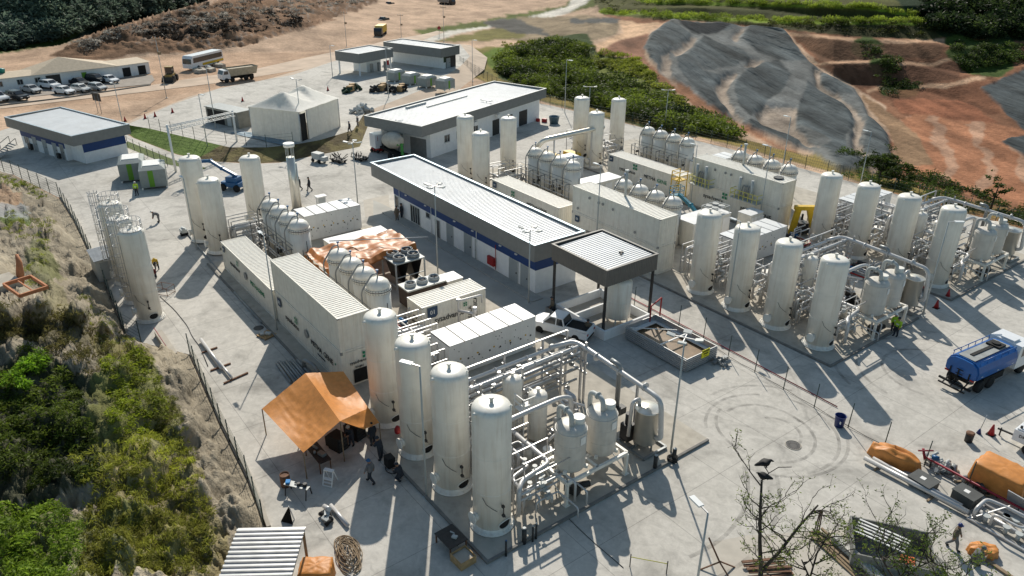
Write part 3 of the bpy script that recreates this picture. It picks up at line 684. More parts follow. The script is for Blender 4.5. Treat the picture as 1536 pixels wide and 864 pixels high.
# raised tent platform with its planted bank
Z1 = 1.0
pf = [(190, 187), (225, 193), (255, 200), (310, 213), (345, 221), (400, 221), (440, 217), (480, 210), (530, 195), (548, 168), (640, 132), (690, 100), (705, 84), (690, 66), (560, 74), (500, 92), (440, 112), (330, 132), (255, 158)]
sheet_px('tent_platform_paving', pf, Z1, CONC)
bot = [(182, 192), (200, 207), (265, 232), (315, 242), (380, 246), (420, 244), (480, 232), (540, 222), (552, 190)]
topb = [(190, 187), (225, 193), (310, 213), (345, 221), (400, 221), (440, 217), (480, 210), (530, 195), (548, 168)]
def bank():
    n_ = 90; mb = MB()
    def at(line, t):
        k = t * (len(line) - 1); i = min(int(k), len(line) - 2); f = k - i
        return line[i][0] + (line[i + 1][0] - line[i][0]) * f, line[i][1] + (line[i + 1][1] - line[i][1]) * f
    vs = []
    for j in range(7):
        for i in range(n_ + 1):
            b0 = Vector(G3(*at(bot, i / n_), -.05)); t0 = Vector(G3(*at(topb, i / n_), Z1))
            f = j / 6; p = b0.lerp(t0, f); p.z += math.sin(f * PI) * .12 * noise.noise(p * .7); vs.append(p)
    fs = [(j * (n_ + 1) + i, j * (n_ + 1) + i + 1, (j + 1) * (n_ + 1) + i + 1, (j + 1) * (n_ + 1) + i) for j in range(6) for i in range(n_)]
    V_ = np.array([tuple(v) for v in vs]); k = np.tile(np.linspace(0, 1, n_ + 1), 7)
    gn = fbm(V_[:, 0] * .5, V_[:, 1] * .5)
    c = np.where((k < .33)[:, None], C(.11, .17, .03), np.where((gn > .5)[:, None], C(.16, .13, .05), C(.10, .075, .035)))
    return grid_mesh('grass_bank', V_, 7, n_ + 1, c, ground_mat('bank_soil', False, .3, .6))
bank()
# back ramp of the platform down to the dirt plain
rb = [(190, 187), (255, 158), (330, 132), (440, 112), (500, 92), (560, 74), (690, 66), (705, 84)]
rb = [(548, 168), (640, 132), (690, 100), (705, 84), (690, 66), (560, 74), (500, 92), (440, 112), (330, 132), (255, 158), (190, 187)]
cg = np.mean([G(*q, Z1) for q in rb], 0)
mb = MB(); vs = [G3(*q, Z1) for q in rb]; vs += [(p[0] + (p[0] - cg[0]) / math.dist(p[:2], cg) * 6, p[1] + (p[1] - cg[1]) / math.dist(p[:2], cg) * 6, -.05) for p in vs]; n_ = len(rb)
mb.add(vs, [(i, i + 1, n_ + i + 1, n_ + i) for i in range(n_ - 1)]); struct(mb.build('platform_ramp', mat('ramp_dirt', (.47, .37, .28), .9, var=.15, scale=.3)))
DIRT = mat('pale_packed_dirt', (.52, .40, .30), .92, var=.16, scale=.25, bump=.3)
sheet_px('dirt_road', [(-100, 178), (0, 163), (110, 150), (215, 138), (330, 124), (440, 106), (560, 84), (640, 58), (668, 48), (640, 44), (560, 66), (470, 84), (380, 104), (270, 120), (225, 128), (100, 140), (0, 150), (-100, 160)], 0.03, DIRT)
sheet_px('car_park_paving', [(-60, 158), (0, 150), (100, 139), (225, 126), (232, 120), (228, 112), (120, 124), (0, 140), (-60, 150)], 0.05, mat('car_park_gravel', (.30, .26, .22), .9, var=.15, scale=.8))
k = MB(); pts = [G3(*q, .14) for q in [(-60, 164), (0, 158), (100, 146), (226, 127)]]
k.tube(pts, .12, 6); struct(k.build('car_park_kerb', CURB))
sheet_px('building_apron', [(560, 300), (600, 318), (800, 440), (900, 470), (835, 500), (640, 400), (560, 330)], 0.012, mat('apron_concrete', (.40, .39, .36), .85, var=.12, scale=.5, bump=.15))
sheet_px('grass_strip', [(183, 218), (192, 212), (262, 240), (310, 252), (300, 256), (250, 246)], 0.02, mat('verge_grass', (.09, .12, .03), .95, var=.3, scale=3, bump=.6))
# tyre marks and manholes
def tyre_mat():
    m = mat('tyre_rubber_marks', (.09, .085, .08), .9, var=.2)
    n = m.node_tree.nodes; l = m.node_tree.links; o = n['Material Output']; b = n['Principled BSDF']
    t = n.new('ShaderNodeTexNoise'); t.inputs['Scale'].default_value = 1.3; t.inputs['Detail'].default_value = 7
    g_ = n.new('ShaderNodeNewGeometry'); l.new(g_.outputs['Position'], t.inputs[0])
    r_ = n.new('ShaderNodeMapRange'); r_.inputs[1].default_value = .32; r_.inputs[2].default_value = .8; r_.inputs[3].default_value = 0; r_.inputs[4].default_value = .40; l.new(t.outputs[0], r_.inputs[0])
    tr_ = n.new('ShaderNodeBsdfTransparent'); ms = n.new('ShaderNodeMixShader'); l.new(r_.outputs[0], ms.inputs[0]); l.new(tr_.outputs[0], ms.inputs[1]); l.new(b.outputs[0], ms.inputs[2]); l.new(ms.outputs[0], o.inputs[0])
    return m
mb = MB()
def arc(cx, cy, r0, a0, a1, wd=.22, ex=1.0):
    n_ = 48; vs = []
    for i in range(n_ + 1):
        a_ = a0 + (a1 - a0) * i / n_
        for q in (-wd / 2, wd / 2): vs.append((cx + (r0 + q) * math.cos(a_) * ex, cy + (r0 + q) * math.sin(a_), .008))
    mb.add(vs, [(2 * i, 2 * i + 2, 2 * i + 3, 2 * i + 1) for i in range(n_)])
ac = G(1150, 645)
for r0, a0, a1, dx, dy in ((4.6, -.4, 1.9, 0, 0), (4.4, 2.4, 4.0, .3, .2), (3.1, -.8, 1.6, .2, -.3), (2.8, 1.2, 3.3, -.2, 0), (4.9, -1.3, .7, .1, .3), (5.4, 2.0, 3.2, .4, .6), (1.7, 0, 2.6, .5, .2), (3.6, 3.4, 4.9, 0, .4)): arc(ac[0] + dx, ac[1] + dy, r0, a0, a1, .22)
ac = G(1400, 560)
for r0, a0, a1 in ((5.5, 1.8, 4.6), (7.2, 2.0, 4.3), (3.6, 2.2, 5)): arc(ac[0], ac[1], r0, a0, a1, .24)
ac = G(1000, 640)
for r0, a0, a1 in ((9, -.2, .9), (10.8, -.2, .8)): arc(ac[0], ac[1] - 6, r0, a0, a1, .24)
struct(mb.build('tyre_marks', tyre_mat()))
PATCH = mat('fresh_concrete_patch', (.47, .43, .37), .9, var=.08, scale=1.5)
sheet_px('concrete_patch', [(1060, 815), (1120, 803), (1330, 790), (1400, 864), (1420, 930), (1100, 930)], 0.006, PATCH)
sheet_px('concrete_patch', [(545, 300), (583, 292), (585, 320), (548, 326)], 0.010, PATCH)

# ---------------------------------------------------------------- foliage clouds (leaf-sized faces)
def leaf_cloud(name, pts, nrm_up, size, cols, parent=None, m=None, aspect=1.7):
    zz_ = 1.5 if aspect > 3 else .6
    """One mesh of many small leaf faces at the given points."""
    n_ = len(pts); rg = np.random.default_rng(len(name) + n_)
    a = rg.normal(size=(n_, 3)); a[:, 2] *= zz_; a /= np.linalg.norm(a, axis=1)[:, None]
    b = rg.normal(size=(n_, 3)); b[:, 2] += nrm_up; b = np.cross(a, b); b /= (np.linalg.norm(b, axis=1)[:, None] + 1e-9)
    sz = (np.asarray(size) * (0.6 + .8 * rg.random(n_)))[:, None]
    a = a * sz * aspect; b = b * sz
    P = np.stack([pts - a, pts + b * .55 - a * .1, pts + a, pts - b * .55 - a * .1], 1).reshape(-1, 3)
    me = bpy.data.meshes.new(name)
    me.vertices.add(len(P)); me.vertices.foreach_set('co', P.astype(np.float32).ravel())
    me.loops.add(n_ * 4); me.loops.foreach_set('vertex_index', np.arange(n_ * 4, dtype=np.int32))
    me.polygons.add(n_); me.polygons.foreach_set('loop_start', np.arange(0, n_ * 4, 4, dtype=np.int32)); me.polygons.foreach_set('loop_total', np.full(n_, 4, np.int32))
    me.update(); me.validate()
    at = me.attributes.new('Col', 'FLOAT_COLOR', 'POINT')
    c = np.repeat(np.concatenate([cols, np.ones((n_, 1))], 1), 4, 0)
    at.data.foreach_set('color', c.astype(np.float32).ravel())
    me.materials.append(m or LEAF)
    o = bpy.data.objects.new(name, me); COL.objects.link(o)
    if parent: o.parent = parent
    return o

def clumps(centres, rad, per, rg, flat=.75):
    """Leaf positions filling lumpy shells around clump centres."""
    out = []; shade = []
    for (c, r_) in zip(centres, rad):
        k = int(per * (r_ ** 2))
        d = rg.normal(size=(k, 3)); d /= np.linalg.norm(d, axis=1)[:, None]
        d[:, 2] = np.where(d[:, 2] < -.2, -d[:, 2] * .4, d[:, 2])
        q = d * (r_ * (.55 + .5 * rg.random(k)))[:, None]; q[:, 2] *= flat
        out.append(q + c); shade.append(.45 + .55 * np.clip(d[:, 2] * .7 + .4, 0, 1))  # upper leaves lighter, lower ones darker: shading put into the leaf colour
    return np.concatenate(out), np.concatenate(shade)

rg = np.random.default_rng(3)
def scatter_px(poly, n_, fn, keep=None):
    xs = [p[0] for p in poly]; ys = [p[1] for p in poly]; out = []
    while len(out) < n_:
        x = rg.uniform(min(xs), max(xs), 400); y = rg.uniform(min(ys), max(ys), 400)
        k = inpoly(x, y, poly)
        out += [(q, r_) for q, r_ in zip(x[k], y[k])]
    return np.array([fn(q[0], q[1]) for q in out[:n_]])

def mass(name, poly, n_, r0, r1, per, size, base, dark, fn=terr, lift=.3, flat=.75):
    c = scatter_px(poly, n_, fn); c[:, 2] += lift
    rad = rg.uniform(r0, r1, n_)
    P_, sh = clumps(c, rad, per, rg, flat)
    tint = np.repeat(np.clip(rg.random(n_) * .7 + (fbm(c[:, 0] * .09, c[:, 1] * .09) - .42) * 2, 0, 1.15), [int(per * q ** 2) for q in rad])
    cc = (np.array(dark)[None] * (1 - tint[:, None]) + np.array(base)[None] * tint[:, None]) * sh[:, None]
    gr = 'grass' in name
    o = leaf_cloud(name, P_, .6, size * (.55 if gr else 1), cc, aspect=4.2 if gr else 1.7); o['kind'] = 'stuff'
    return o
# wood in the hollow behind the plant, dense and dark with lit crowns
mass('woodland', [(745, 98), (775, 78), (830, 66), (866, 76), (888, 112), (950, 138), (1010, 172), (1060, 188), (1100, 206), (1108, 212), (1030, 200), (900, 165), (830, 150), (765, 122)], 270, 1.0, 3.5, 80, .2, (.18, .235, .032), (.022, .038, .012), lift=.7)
mass('hillside_forest', [(-60, 74), (0, 74), (70, 60), (120, 44), (200, 28), (290, 4), (330, -14), (100, -40), (-60, -40)], 560, 2.0, 5.0, 22, .45, (.17, .23, .16), (.085, .125, .105), lift=.6)  # distance haze put into the leaf colours: paler and bluer
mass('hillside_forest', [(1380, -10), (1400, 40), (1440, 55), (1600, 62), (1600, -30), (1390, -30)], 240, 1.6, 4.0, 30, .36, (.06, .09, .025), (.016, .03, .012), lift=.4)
for po, k_ in (([(900, 12), (1000, 20), (1100, 25), (1190, 29), (1300, 30), (1385, 32), (1385, 37), (1300, 36), (1190, 35), (1000, 28), (900, 20)], 170),
               ([(960, -4), (1100, 2), (1300, 8), (1375, 20), (1370, 26), (1300, 14), (1100, 8), (960, 4)], 150), ([(1390, 30), (1440, 24), (1560, 26), (1560, 32), (1440, 31), (1390, 38)], 60)):
    mass('terrace_grass', po, k_, .7, 1.8, 50, .15, (.42, .52, .06), (.16, .22, .03), flat=.5)
mass('terrace_scrub', [(890, 2), (930, 20), (1100, 34), (1200, 46), (1390, 55), (1380, 36), (1200, 34), (1000, 26), (905, -10)], 80, .5, 1.4, 50, .15, (.12, .14, .025), (.035, .042, .014), flat=.5)
mass('terrace_scrub', [(1425, 62), (1470, 70), (1540, 66), (1540, 92), (1490, 98), (1450, 108), (1435, 85)], 90, .8, 1.8, 60, .16, (.10, .15, .03), (.04, .06, .015), flat=.6)
mass('terrace_scrub', [(1284, 58), (1305, 60), (1320, 84), (1350, 92), (1345, 120), (1380, 128), (1360, 145), (1310, 140), (1318, 100), (1290, 86)], 46, .6, 1.5, 70, .14, (.075, .11, .025), (.035, .05, .015), flat=.6)
mass('pit_edge_scrub', [(1258, 246), (1300, 245), (1336, 232), (1345, 255), (1420, 265), (1490, 300), (1560, 318), (1560, 345), (1480, 322), (1400, 300), (1330, 282), (1262, 262)], 130, .6, 1.5, 90, .11, (.10, .16, .025), (.03, .05, .012), lift=.1)
mass('fence_side_scrub', [(880, 88), (950, 92), (985, 120), (1050, 172), (1035, 172), (960, 120), (890, 100)], 130, .6, 1.5, 70, .15, (.30, .33, .05), (.10, .12, .025), flat=.45)
mass('wood_grass', [(750, 66), (800, 66), (830, 60), (880, 70), (960, 92), (985, 120), (940, 112), (880, 82), (820, 74), (770, 90)], 110, .6, 1.4, 60, .17, (.34, .38, .05), (.12, .15, .03), lift=.5, flat=.5)
mass('landfill_waste', [(110, 64), (160, 46), (230, 30), (300, 12), (380, -6), (480, -10), (560, 4), (480, 20), (400, 30), (330, 50), (250, 44), (180, 58), (130, 78)], 240, .7, 1.8, 16, .28, (.42, .39, .34), (.07, .05, .035), lift=.1, flat=.35)
mass('landfill_waste', [(220, 40), (330, 34), (420, 20), (470, 34), (380, 50), (280, 60), (210, 62)], 110, .7, 2.0, 16, .3, (.05, .045, .04), (.03, .022, .016), lift=0, flat=.3)
# rocky hill vegetation
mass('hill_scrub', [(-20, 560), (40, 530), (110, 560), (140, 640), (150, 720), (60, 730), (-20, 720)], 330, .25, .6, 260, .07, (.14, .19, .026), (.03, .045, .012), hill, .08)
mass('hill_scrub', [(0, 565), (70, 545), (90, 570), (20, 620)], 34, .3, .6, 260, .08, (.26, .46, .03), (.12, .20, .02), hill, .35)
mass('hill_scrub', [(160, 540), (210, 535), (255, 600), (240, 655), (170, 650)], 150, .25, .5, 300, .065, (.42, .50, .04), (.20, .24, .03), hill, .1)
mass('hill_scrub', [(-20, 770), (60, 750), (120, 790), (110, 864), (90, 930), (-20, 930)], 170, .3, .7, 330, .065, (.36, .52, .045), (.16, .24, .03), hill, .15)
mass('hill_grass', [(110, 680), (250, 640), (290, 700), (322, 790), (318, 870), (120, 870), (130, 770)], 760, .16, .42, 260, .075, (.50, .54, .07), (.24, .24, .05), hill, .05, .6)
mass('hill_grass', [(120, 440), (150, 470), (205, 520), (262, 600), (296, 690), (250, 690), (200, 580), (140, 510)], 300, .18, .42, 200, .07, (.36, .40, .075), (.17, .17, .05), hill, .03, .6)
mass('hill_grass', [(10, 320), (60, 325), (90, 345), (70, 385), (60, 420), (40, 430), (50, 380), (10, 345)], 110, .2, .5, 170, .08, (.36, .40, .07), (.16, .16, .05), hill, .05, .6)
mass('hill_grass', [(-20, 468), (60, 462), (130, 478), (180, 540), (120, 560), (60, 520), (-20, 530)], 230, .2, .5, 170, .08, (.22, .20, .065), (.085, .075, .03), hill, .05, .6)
mass('bank_grass', [(-30, 262), (20, 264), (84, 296), (60, 300), (10, 285), (-30, 280)], 80, .2, .5, 120, .1, (.34, .40, .06), (.15, .18, .03), hill, .02, .5)
# ==============================================================================================
# THE GAS PLANT: three parallel trains of tanks, vessels, containers and pipework
# ==============================================================================================
def tall_tank(h, label, loc, r=1.08, group='tall white tanks', ladder=False):
    t = thing('storage_tank', label, 'tank', loc, 0, group)
    d = r * .42
    b = MB(); b.lathe([(r, .16), (r, h - d), (r * .985, h - d * .72), (r * .92, h - d * .42), (r * .78, h - d * .19), (r * .55, h - d * .06), (r * .28, h - .012), (0, h)], n=36)
    for z in (h * .33, h * .62): b.lathe([(r + .004, z), (r + .010, z + .02), (r + .004, z + .04)], n=36)
    b.build('shell', WHITE, t)
    s = MB(); s.lathe([(r + .20, .02), (r + .20, .07), (r + .03, .08), (r + .03, .30), (r + .003, .32)], n=36)
    for k in range(20):
        a = 2 * PI * k / 20; s.cbox(((r + .12) * math.cos(a), (r + .12) * math.sin(a), .12), (.05, .05, .1), a)
    s.build('base_ring', WHITE, t)
    o = MB(); a0 = .12; pts = [(a0 + .36 * math.cos(2 * PI * k / 18), .56 + .24 * math.sin(2 * PI * k / 18)) for k in range(18)]
    o.grid(lambda u, v: ((r + .014) * math.cos(a0 - .36 + .72 * u), (r + .014) * math.sin(a0 - .36 + .72 * u), .56 + (v - .5) * .48 * math.sqrt(max(0, 1 - (2 * u - 1) ** 2))), 12, 2)
    vs2 = [((r + .035) * math.cos(a0 + (q[0] - a0) * 1.16), (r + .035) * math.sin(a0 + (q[0] - a0) * 1.16), .56 + (q[1] - .56) * 1.16) for q in pts]
    o.build('skirt_opening', BLACK, t)
    f = MB(); f.tube([vs2[i % 18] for i in range(19)], .03, 6); f.build('opening_rim', WHITE, t)
    n_ = MB(); n_.cyl((0, 0, h - .03), (0, 0, h + .22), .10, .09, 12); n_.cyl((0, 0, h + .22), (0, 0, h + .30), .15, .13, 12)
    n_.build('top_nozzle', WHITE, t)
    for A, B, q in (((0, -r * .86, h - .42), (0, -r * 1.12, h - .34), .1), ((r * .6, r * .6, h - .3), (r * .7, r * .7, h - .1), .06)): MB().cyl(A, B, q, q, 9).build('lifting_lug', WHITE, t)
    m = MB(); m.cyl((0, -r * .9, 1.0), (0, -r - .22, 1.0), .28, .28, 14); m.cyl((0, -r - .22, 1.0), (0, -r - .30, 1.0), .36, .36, 14); m.build('manhole_cover', WHITE, t)
    g_ = MB(); a = -.12
    p = lambda q, z, e=.05: ((r + e) * math.cos(q), (r + e) * math.sin(q), z)
    g_.pipe([p(a, 2.1), p(a, 2.1, .25), p(a, 1.4, .25), p(a + .1, 1.35, .27)], .03); g_.cbox(p(a, 2.1, .2), (.16, .14, .14)); g_.cyl(p(a, 1.5, .18), p(a, 1.5, .3), .1, .1, 10)
    g_.pipe([p(-1.1, 2.6, .02), p(-.9, 2.2, .05), p(-.6, 1.9, .03), p(-.35, 1.7, .05)], .014)
    g_.build('valve_assembly', DARK, t)
    return t

TX = (-39.2, -35.1, -31.0, -26.9)
ordn = ('first', 'second', 'third', 'fourth')
near_lab = ['tall white tank nearest the orange awning, with a faint orange tint', 'tall white tank second from the orange awning, behind the thin lamp post',
            'tall white tank third from the orange awning in the near row', 'tall white tank on the near plinth corner, fourth from the orange awning']
mid_lab = ['tall white tank closest to the brown flat canopy, in the middle row', 'tall white tank second from the canopy, with a thin post at its side', 'tall white tank third from the canopy in the middle row', 'tall white tank at the plinth corner opposite the blue tanker truck']
far_lab = ['tall white tank beside the yellow frame, first of the back row', 'tall white tank second in the back row, overlapping a white module', 'tall white tank third in the back row before the scrub', 'tall white tank with a blue valve, last of the back row']
for i in range(4): tall_tank(8.2, near_lab[i], (TX[i], 19.05, .14), group='tall white tanks of the near train')
for i in range(4): tall_tank(7.7, mid_lab[i], (TX[i] - .75, 52.1, .14), group='tall white tanks of the middle train')
for i in range(4): tall_tank(7.7, far_lab[i], (TX[i] - .9, 71.3, .14), group='tall white tanks of the back train')
trio = [[(-79.3, 18.8, 9.0, 'tallest white tank behind the left container, nearest the loading yard'), (-75.2, 19.2, 7.7, 'white tank standing at the end of the long single container'), (-80.2, 25.1, 7.8, 'white tank between the paved yard and the round exhaust stack')],
        [(-79.3, 52.3, 8.7, 'tallest white tank behind the blue banded building roof'), (-75.0, 51.7, 7.6, 'shorter white tank half hidden by the blue banded building roof'), (-78.9, 58.8, 7.7, 'white tank standing alone before the dark grey office wall')],
        [(-79.2, 71.8, 8.7, 'tallest white tank of the farthest three, beside the grey duct'), (-74.8, 70.6, 7.6, 'white tank at the end of the lettered container, below the wood'), (-78.9, 78.7, 7.7, 'white tank farthest away, against the dark wood')]]
for tr_ in trio:
    for x, y, h, lab in tr_: tall_tank(h, lab, (x, y, .14), group='white tanks at the far end of the trains')

# three slim vertical tanks by the rocky hill, with a ladder cage
def slim_tank(loc, h, label, cage):
    t = tall_tank(h, label, loc, .98, 'tanks standing by the fence below the rocky hill')
    r = .98
    rl = MB(); n_ = 14
    for z in (h - .1, h + .35, h + .75):
        rl.tube([((r - .12) * math.cos(2 * PI * k / n_), (r - .12) * math.sin(2 * PI * k / n_), z) for k in range(n_ + 1)], .022, 5)
    for k in range(n_): a = 2 * PI * k / n_; rl.cyl(((r - .12) * math.cos(a), (r - .12) * math.sin(a), h - .3), ((r - .12) * math.cos(a), (r - .12) * math.sin(a), h + .75), .02, .02, 5)
    rl.build('top_railing', STEEL, t)
    if cage:
        c = MB(); a0 = -2.3; cx, cy = (r + .42) * math.cos(a0), (r + .42) * math.sin(a0)
        for s_ in (-.2, .2):
            c.bar((cx - s_ * math.sin(a0) - .3 * math.cos(a0), cy + s_ * math.cos(a0) - .3 * math.sin(a0), .1), (cx - s_ * math.sin(a0) - .3 * math.cos(a0), cy + s_ * math.cos(a0) - .3 * math.sin(a0), h + .9), .05)
        for z in np.arange(.3, h + .8, .3): c.bar((cx + .2 * math.sin(a0) - .3 * math.cos(a0), cy - .2 * math.cos(a0) - .3 * math.sin(a0), z), (cx - .2 * math.sin(a0) - .3 * math.cos(a0), cy + .2 * math.cos(a0) - .3 * math.sin(a0), z), .025)
        for z in np.arange(2.2, h + 1.0, .9):
            c.tube([(cx + .42 * math.cos(a0 + q), cy + .42 * math.sin(a0 + q), z) for q in np.linspace(-2.2, 2.2, 12)], .03, 5)
        for q in np.linspace(-2.1, 2.1, 6): c.cyl((cx + .42 * math.cos(a0 + q), cy + .42 * math.sin(a0 + q), 2.2), (cx + .42 * math.cos(a0 + q), cy + .42 * math.sin(a0 + q), h + .9), .024, .024, 5)
        c.build('ladder_cage', STEEL, t)
    return t
slim_tank((-64.2, 9.75, 0), 8.25, 'slim white tank nearest the plant, at the fence below the hill', True)
slim_tank((-68.6, 9.7, 0), 7.9, 'slim white tank in the middle of three caged ladders by the fence', True)
slim_tank((-73.2, 9.9, 0), 7.9, 'slim white tank farthest of the three by the fence, behind its neighbours', True)

# ---- domed vessels in rows of four with a bent pipe over each
def vessel(label, loc, group):
    t = thing('domed_vessel', label, 'vessel', loc, 0, group); r = .96; h = 5.3
    b = MB(); b.lathe([(r, .05), (r, h - 1.05)], n=32); b.lathe([(r * .99, h - .78), (r * .97, h - .55), (r * .86, h - .30), (r * .66, h - .13), (r * .38, h - .03), (0, h)], n=32); b.build('shell', WHITE, t)
    f = MB(); f.lathe([(r + .002, h - 1.02), (r + .09, h - 1.02), (r + .09, h - .94), (r + .02, h - .93)], n=32); f.lathe([(r + .02, h - .86), (r + .09, h - .85), (r + .09, h - .78), (r * .98, h - .77)], n=32)
    f.build('flange', WHITE, t)
    q = MB(); q.lathe([(r + .015, h - .935), (r + .05, h - .93), (r + .05, h - .86), (r + .015, h - .855)], n=32)
    for k in range(28): a = 2 * PI * k / 28; q.cyl(((r + .07) * math.cos(a), (r + .07) * math.sin(a), h - 1.08), ((r + .07) * math.cos(a), (r + .07) * math.sin(a), h - .72), .02, .02, 5)
    q.build('flange_bolts', DARK, t)
    p = MB(); p.pipe([(0, 0, h - .05), (0, 0, h + .42), (0, -.45, h + .42), (-.15, -r - .45, h - .9), (-.15, -r - .45, .5)], .065, .3, 8); p.build('vent_pipe', GPIPE, t)
    v = MB(); v.cyl((0, 0, h + .40), (0, 0, h + .62), .05, .05, 8); v.cyl((-.0, 0, h + .6), (0, 0, h + .72), .12, .12, 8); v.build('relief_valve', BOOMB, t)
    l_ = MB(); l_.cyl((r + .04, .2, 1.4), (r + .04, .2, 3.4), .03, .03, 6); l_.cyl((r + .04, -.25, 1.0), (r + .04, -.25, 2.6), .025, .025, 6); l_.build('level_gauge', DARK, t)
    return t
VX = (-56.6, -54.1, -51.75, -49.45)
rows = [(-56.6, 24.1, 'near', 'in the near train beside the stacked cream containers'), (-72.4, 24.1, 'near back', 'in the near train before the ribbed white module'),
        (-72.0, 57.9, 'mid back', 'on the container behind the blue banded building roof'), (-56.3, 57.9, 'mid', 'behind the stacked container near the brown canopy'),
        (-71.3, 77.2, 'far back', 'above the lettered container with the yellow platform'), (-56.2, 77.7, 'far', 'behind the high container along the red soil')]
vproto = None
for x0, y, nm, ph in rows:
    for i in range(4):
        lab = '%s of four domed white vessels %s' % (('farthest', 'second farthest', 'second nearest', 'nearest')[i], ph)
        loc = (x0 + i * 2.36, y, .14)
        if vproto is None: vproto = vessel(lab, loc, 'domed vessels ' + ph)
        else: dup(vproto, loc, 0, lab, 'domed vessels ' + ph)
# service walkway pipes along each vessel row
def valve(p, t, m): x, y, z = p; MB().cbox(p, (.24, .28, .27)).cyl((x, y, z + .1), (x, y, z + .42), .03, .03, 6).cyl((x, y, z + .42), (x, y, z + .45), .15, .15, 10).build('valve', m, t)
def header_rack(label, x0, x1, y, loc=(0, 0, 0)):
    t = thing('pipe_header', label, 'pipework', ((x0 + x1) / 2, y, .14)); L = (x1 - x0) / 2
    p = MB()
    for k, (dy, z, r) in enumerate(((-1.5, .9, .09), (-1.7, 1.5, .07), (-1.45, 2.1, .06), (-1.65, 2.7, .05), (-1.9, .5, .11))): p.cyl((-L, dy, z), (L, dy, z), r, r, 8)
    p.build('header_pipe', PIPE, t)
    f = MB()
    for k in range(5):
        x = -L + .3 + k * (2 * L - .6) / 4
        f.bar((x, -2.0, 0), (x, -2.0, 3.0), .08); f.bar((x, -1.35, 0), (x, -1.35, 3.0), .08); f.bar((x, -2.05, 2.95), (x, -1.3, 2.95), .08)
    f.bar((-L, -1.3, 3.0), (L, -1.3, 3.0), .05); f.bar((-L, -1.3, 3.4), (L, -1.3, 3.4), .05)
    f.build('support_frame', GPIPE, t)
    rr = random.Random(int(y * 10))
    for k in range(9): valve((rr.uniform(-L, L), -1.6, rr.choice((.9, 1.5, 2.1))), t, DARK)
for (x0, y, nm, ph) in rows: header_rack('grey header pipes along the domed vessels ' + ph, x0 - 1.3, x0 + 8.4, y)

# ---- shipping containers
def container(label, loc, L, W=2.44, H=2.85, ridge='x', doors='x1', m=CONT, group='shipping containers'):
    """Local origin: corner (0,0,0); long side along X."""
    t = thing('shipping_container', label, 'container', loc, 0, group)
    b = MB(); e = .07
    b.corr((e, .04), (L - e, .04), .16, H - .1, side=-1); b.corr((L - e, W - .04), (e, W - .04), .16, H - .1, side=-1)
    b.corr((L - .04, e), (L - .04, W - e), .16, H - .1, side=-1); b.corr((.04, W - e), (.04, e), .16, H - .1, side=-1)
    b.corr_roof(e, L - e, e, W - e, H - .055, pitch=.3)
    b.box(.06, L - .06, .06, W - .06, .08, H - .07)
    b.build('corrugated_shell', m, t)
    f = MB()
    for x in (0, L - .14):
        for y in (0, W - .14): f.box(x, x + .14, y, y + .14, 0, H)
    for y in (0, W - .09):
        f.box(.141, L - .141, y, y + .09, 0, .15); f.box(.141, L - .141, y, y + .09, H - .11, H - .003)
    for x in (0, L - .09):
        f.box(x, x + .09, .141, W - .141, 0, .15); f.box(x, x + .09, .141, W - .141, H - .11, H - .003)
    f.build('corner_frame', m, t)
    c = MB()
    for x in (-.012, L - .15):
        for y in (-.012, W - .15):
            for z in (-.004, H - .11): c.box(x, x + .162, y, y + .162, z, z + .118)
    c.build('corner_casting', GPIPE, t)
    return t
def logo(parent, loc, s, face):
    """Small four-petal pinwheel mark."""
    mb = MB(); ax = Vector((-math.sin(face), math.cos(face), 0)); nv = Vector((math.cos(face), math.sin(face), 0)); c = Vector(loc)
    for sx in (-1, 1):
        for sz in (-1, 1):
            p = [c + ax * (sx * u_ * s) + Vector((0, 0, sz * v_ * s)) + nv * .02 for u_, v_ in ((.06, .06), (.5, .12), (.5, .5), (.12, .5))]
            mb.add(p, [(0, 1, 2, 3)])
    return mb.build('logo', LOGOG, parent)
def badge(parent, loc, face, s=.8, num='01'):
    mb = MB(); ax = Vector((-math.sin(face), math.cos(face), 0)); nv = Vector((math.cos(face), math.sin(face), 0)); c = Vector(loc)
    mb.add([c + ax * (u_ * s) + Vector((0, 0, v_ * s)) + nv * .015 for u_, v_ in ((-.5, .5), (.5, .5), (.5, -.3), (.3, -.5), (-.5, -.5))], [(0, 1, 2, 3, 4)])
    o = mb.build('badge', NAVY, parent)
    text(num, s * .55, (c + nv * .03)[:], face, PANEL, o, 'badge_number')
SB = -PI / 2     # lettering looks towards -Y (the drone side)
def letter_side(t, L, two=True, x_sys=.30, x_meth=.72, z=1.5, y=-.012, meth_z=None):
    text('sysadvance', .62, (L * x_sys, y, z), SB, INK, t); logo(t, (L * x_sys + 1.0, y - .01, z + .62), .55, SB)
    if two:
        mz = meth_z or z
        text('METHA', .62, (L * x_meth - .8, y, mz), SB, INK, t); text('GENE', .66, (L * x_meth + 1.35, y, mz), SB, INK, t); text('\u2022', .7, (L * x_meth + 2.6, y, mz + .1), SB, LOGOG, t)
        text('biogas upgrading', .2, (L * x_meth, y, mz - .55), SB, INK, t)

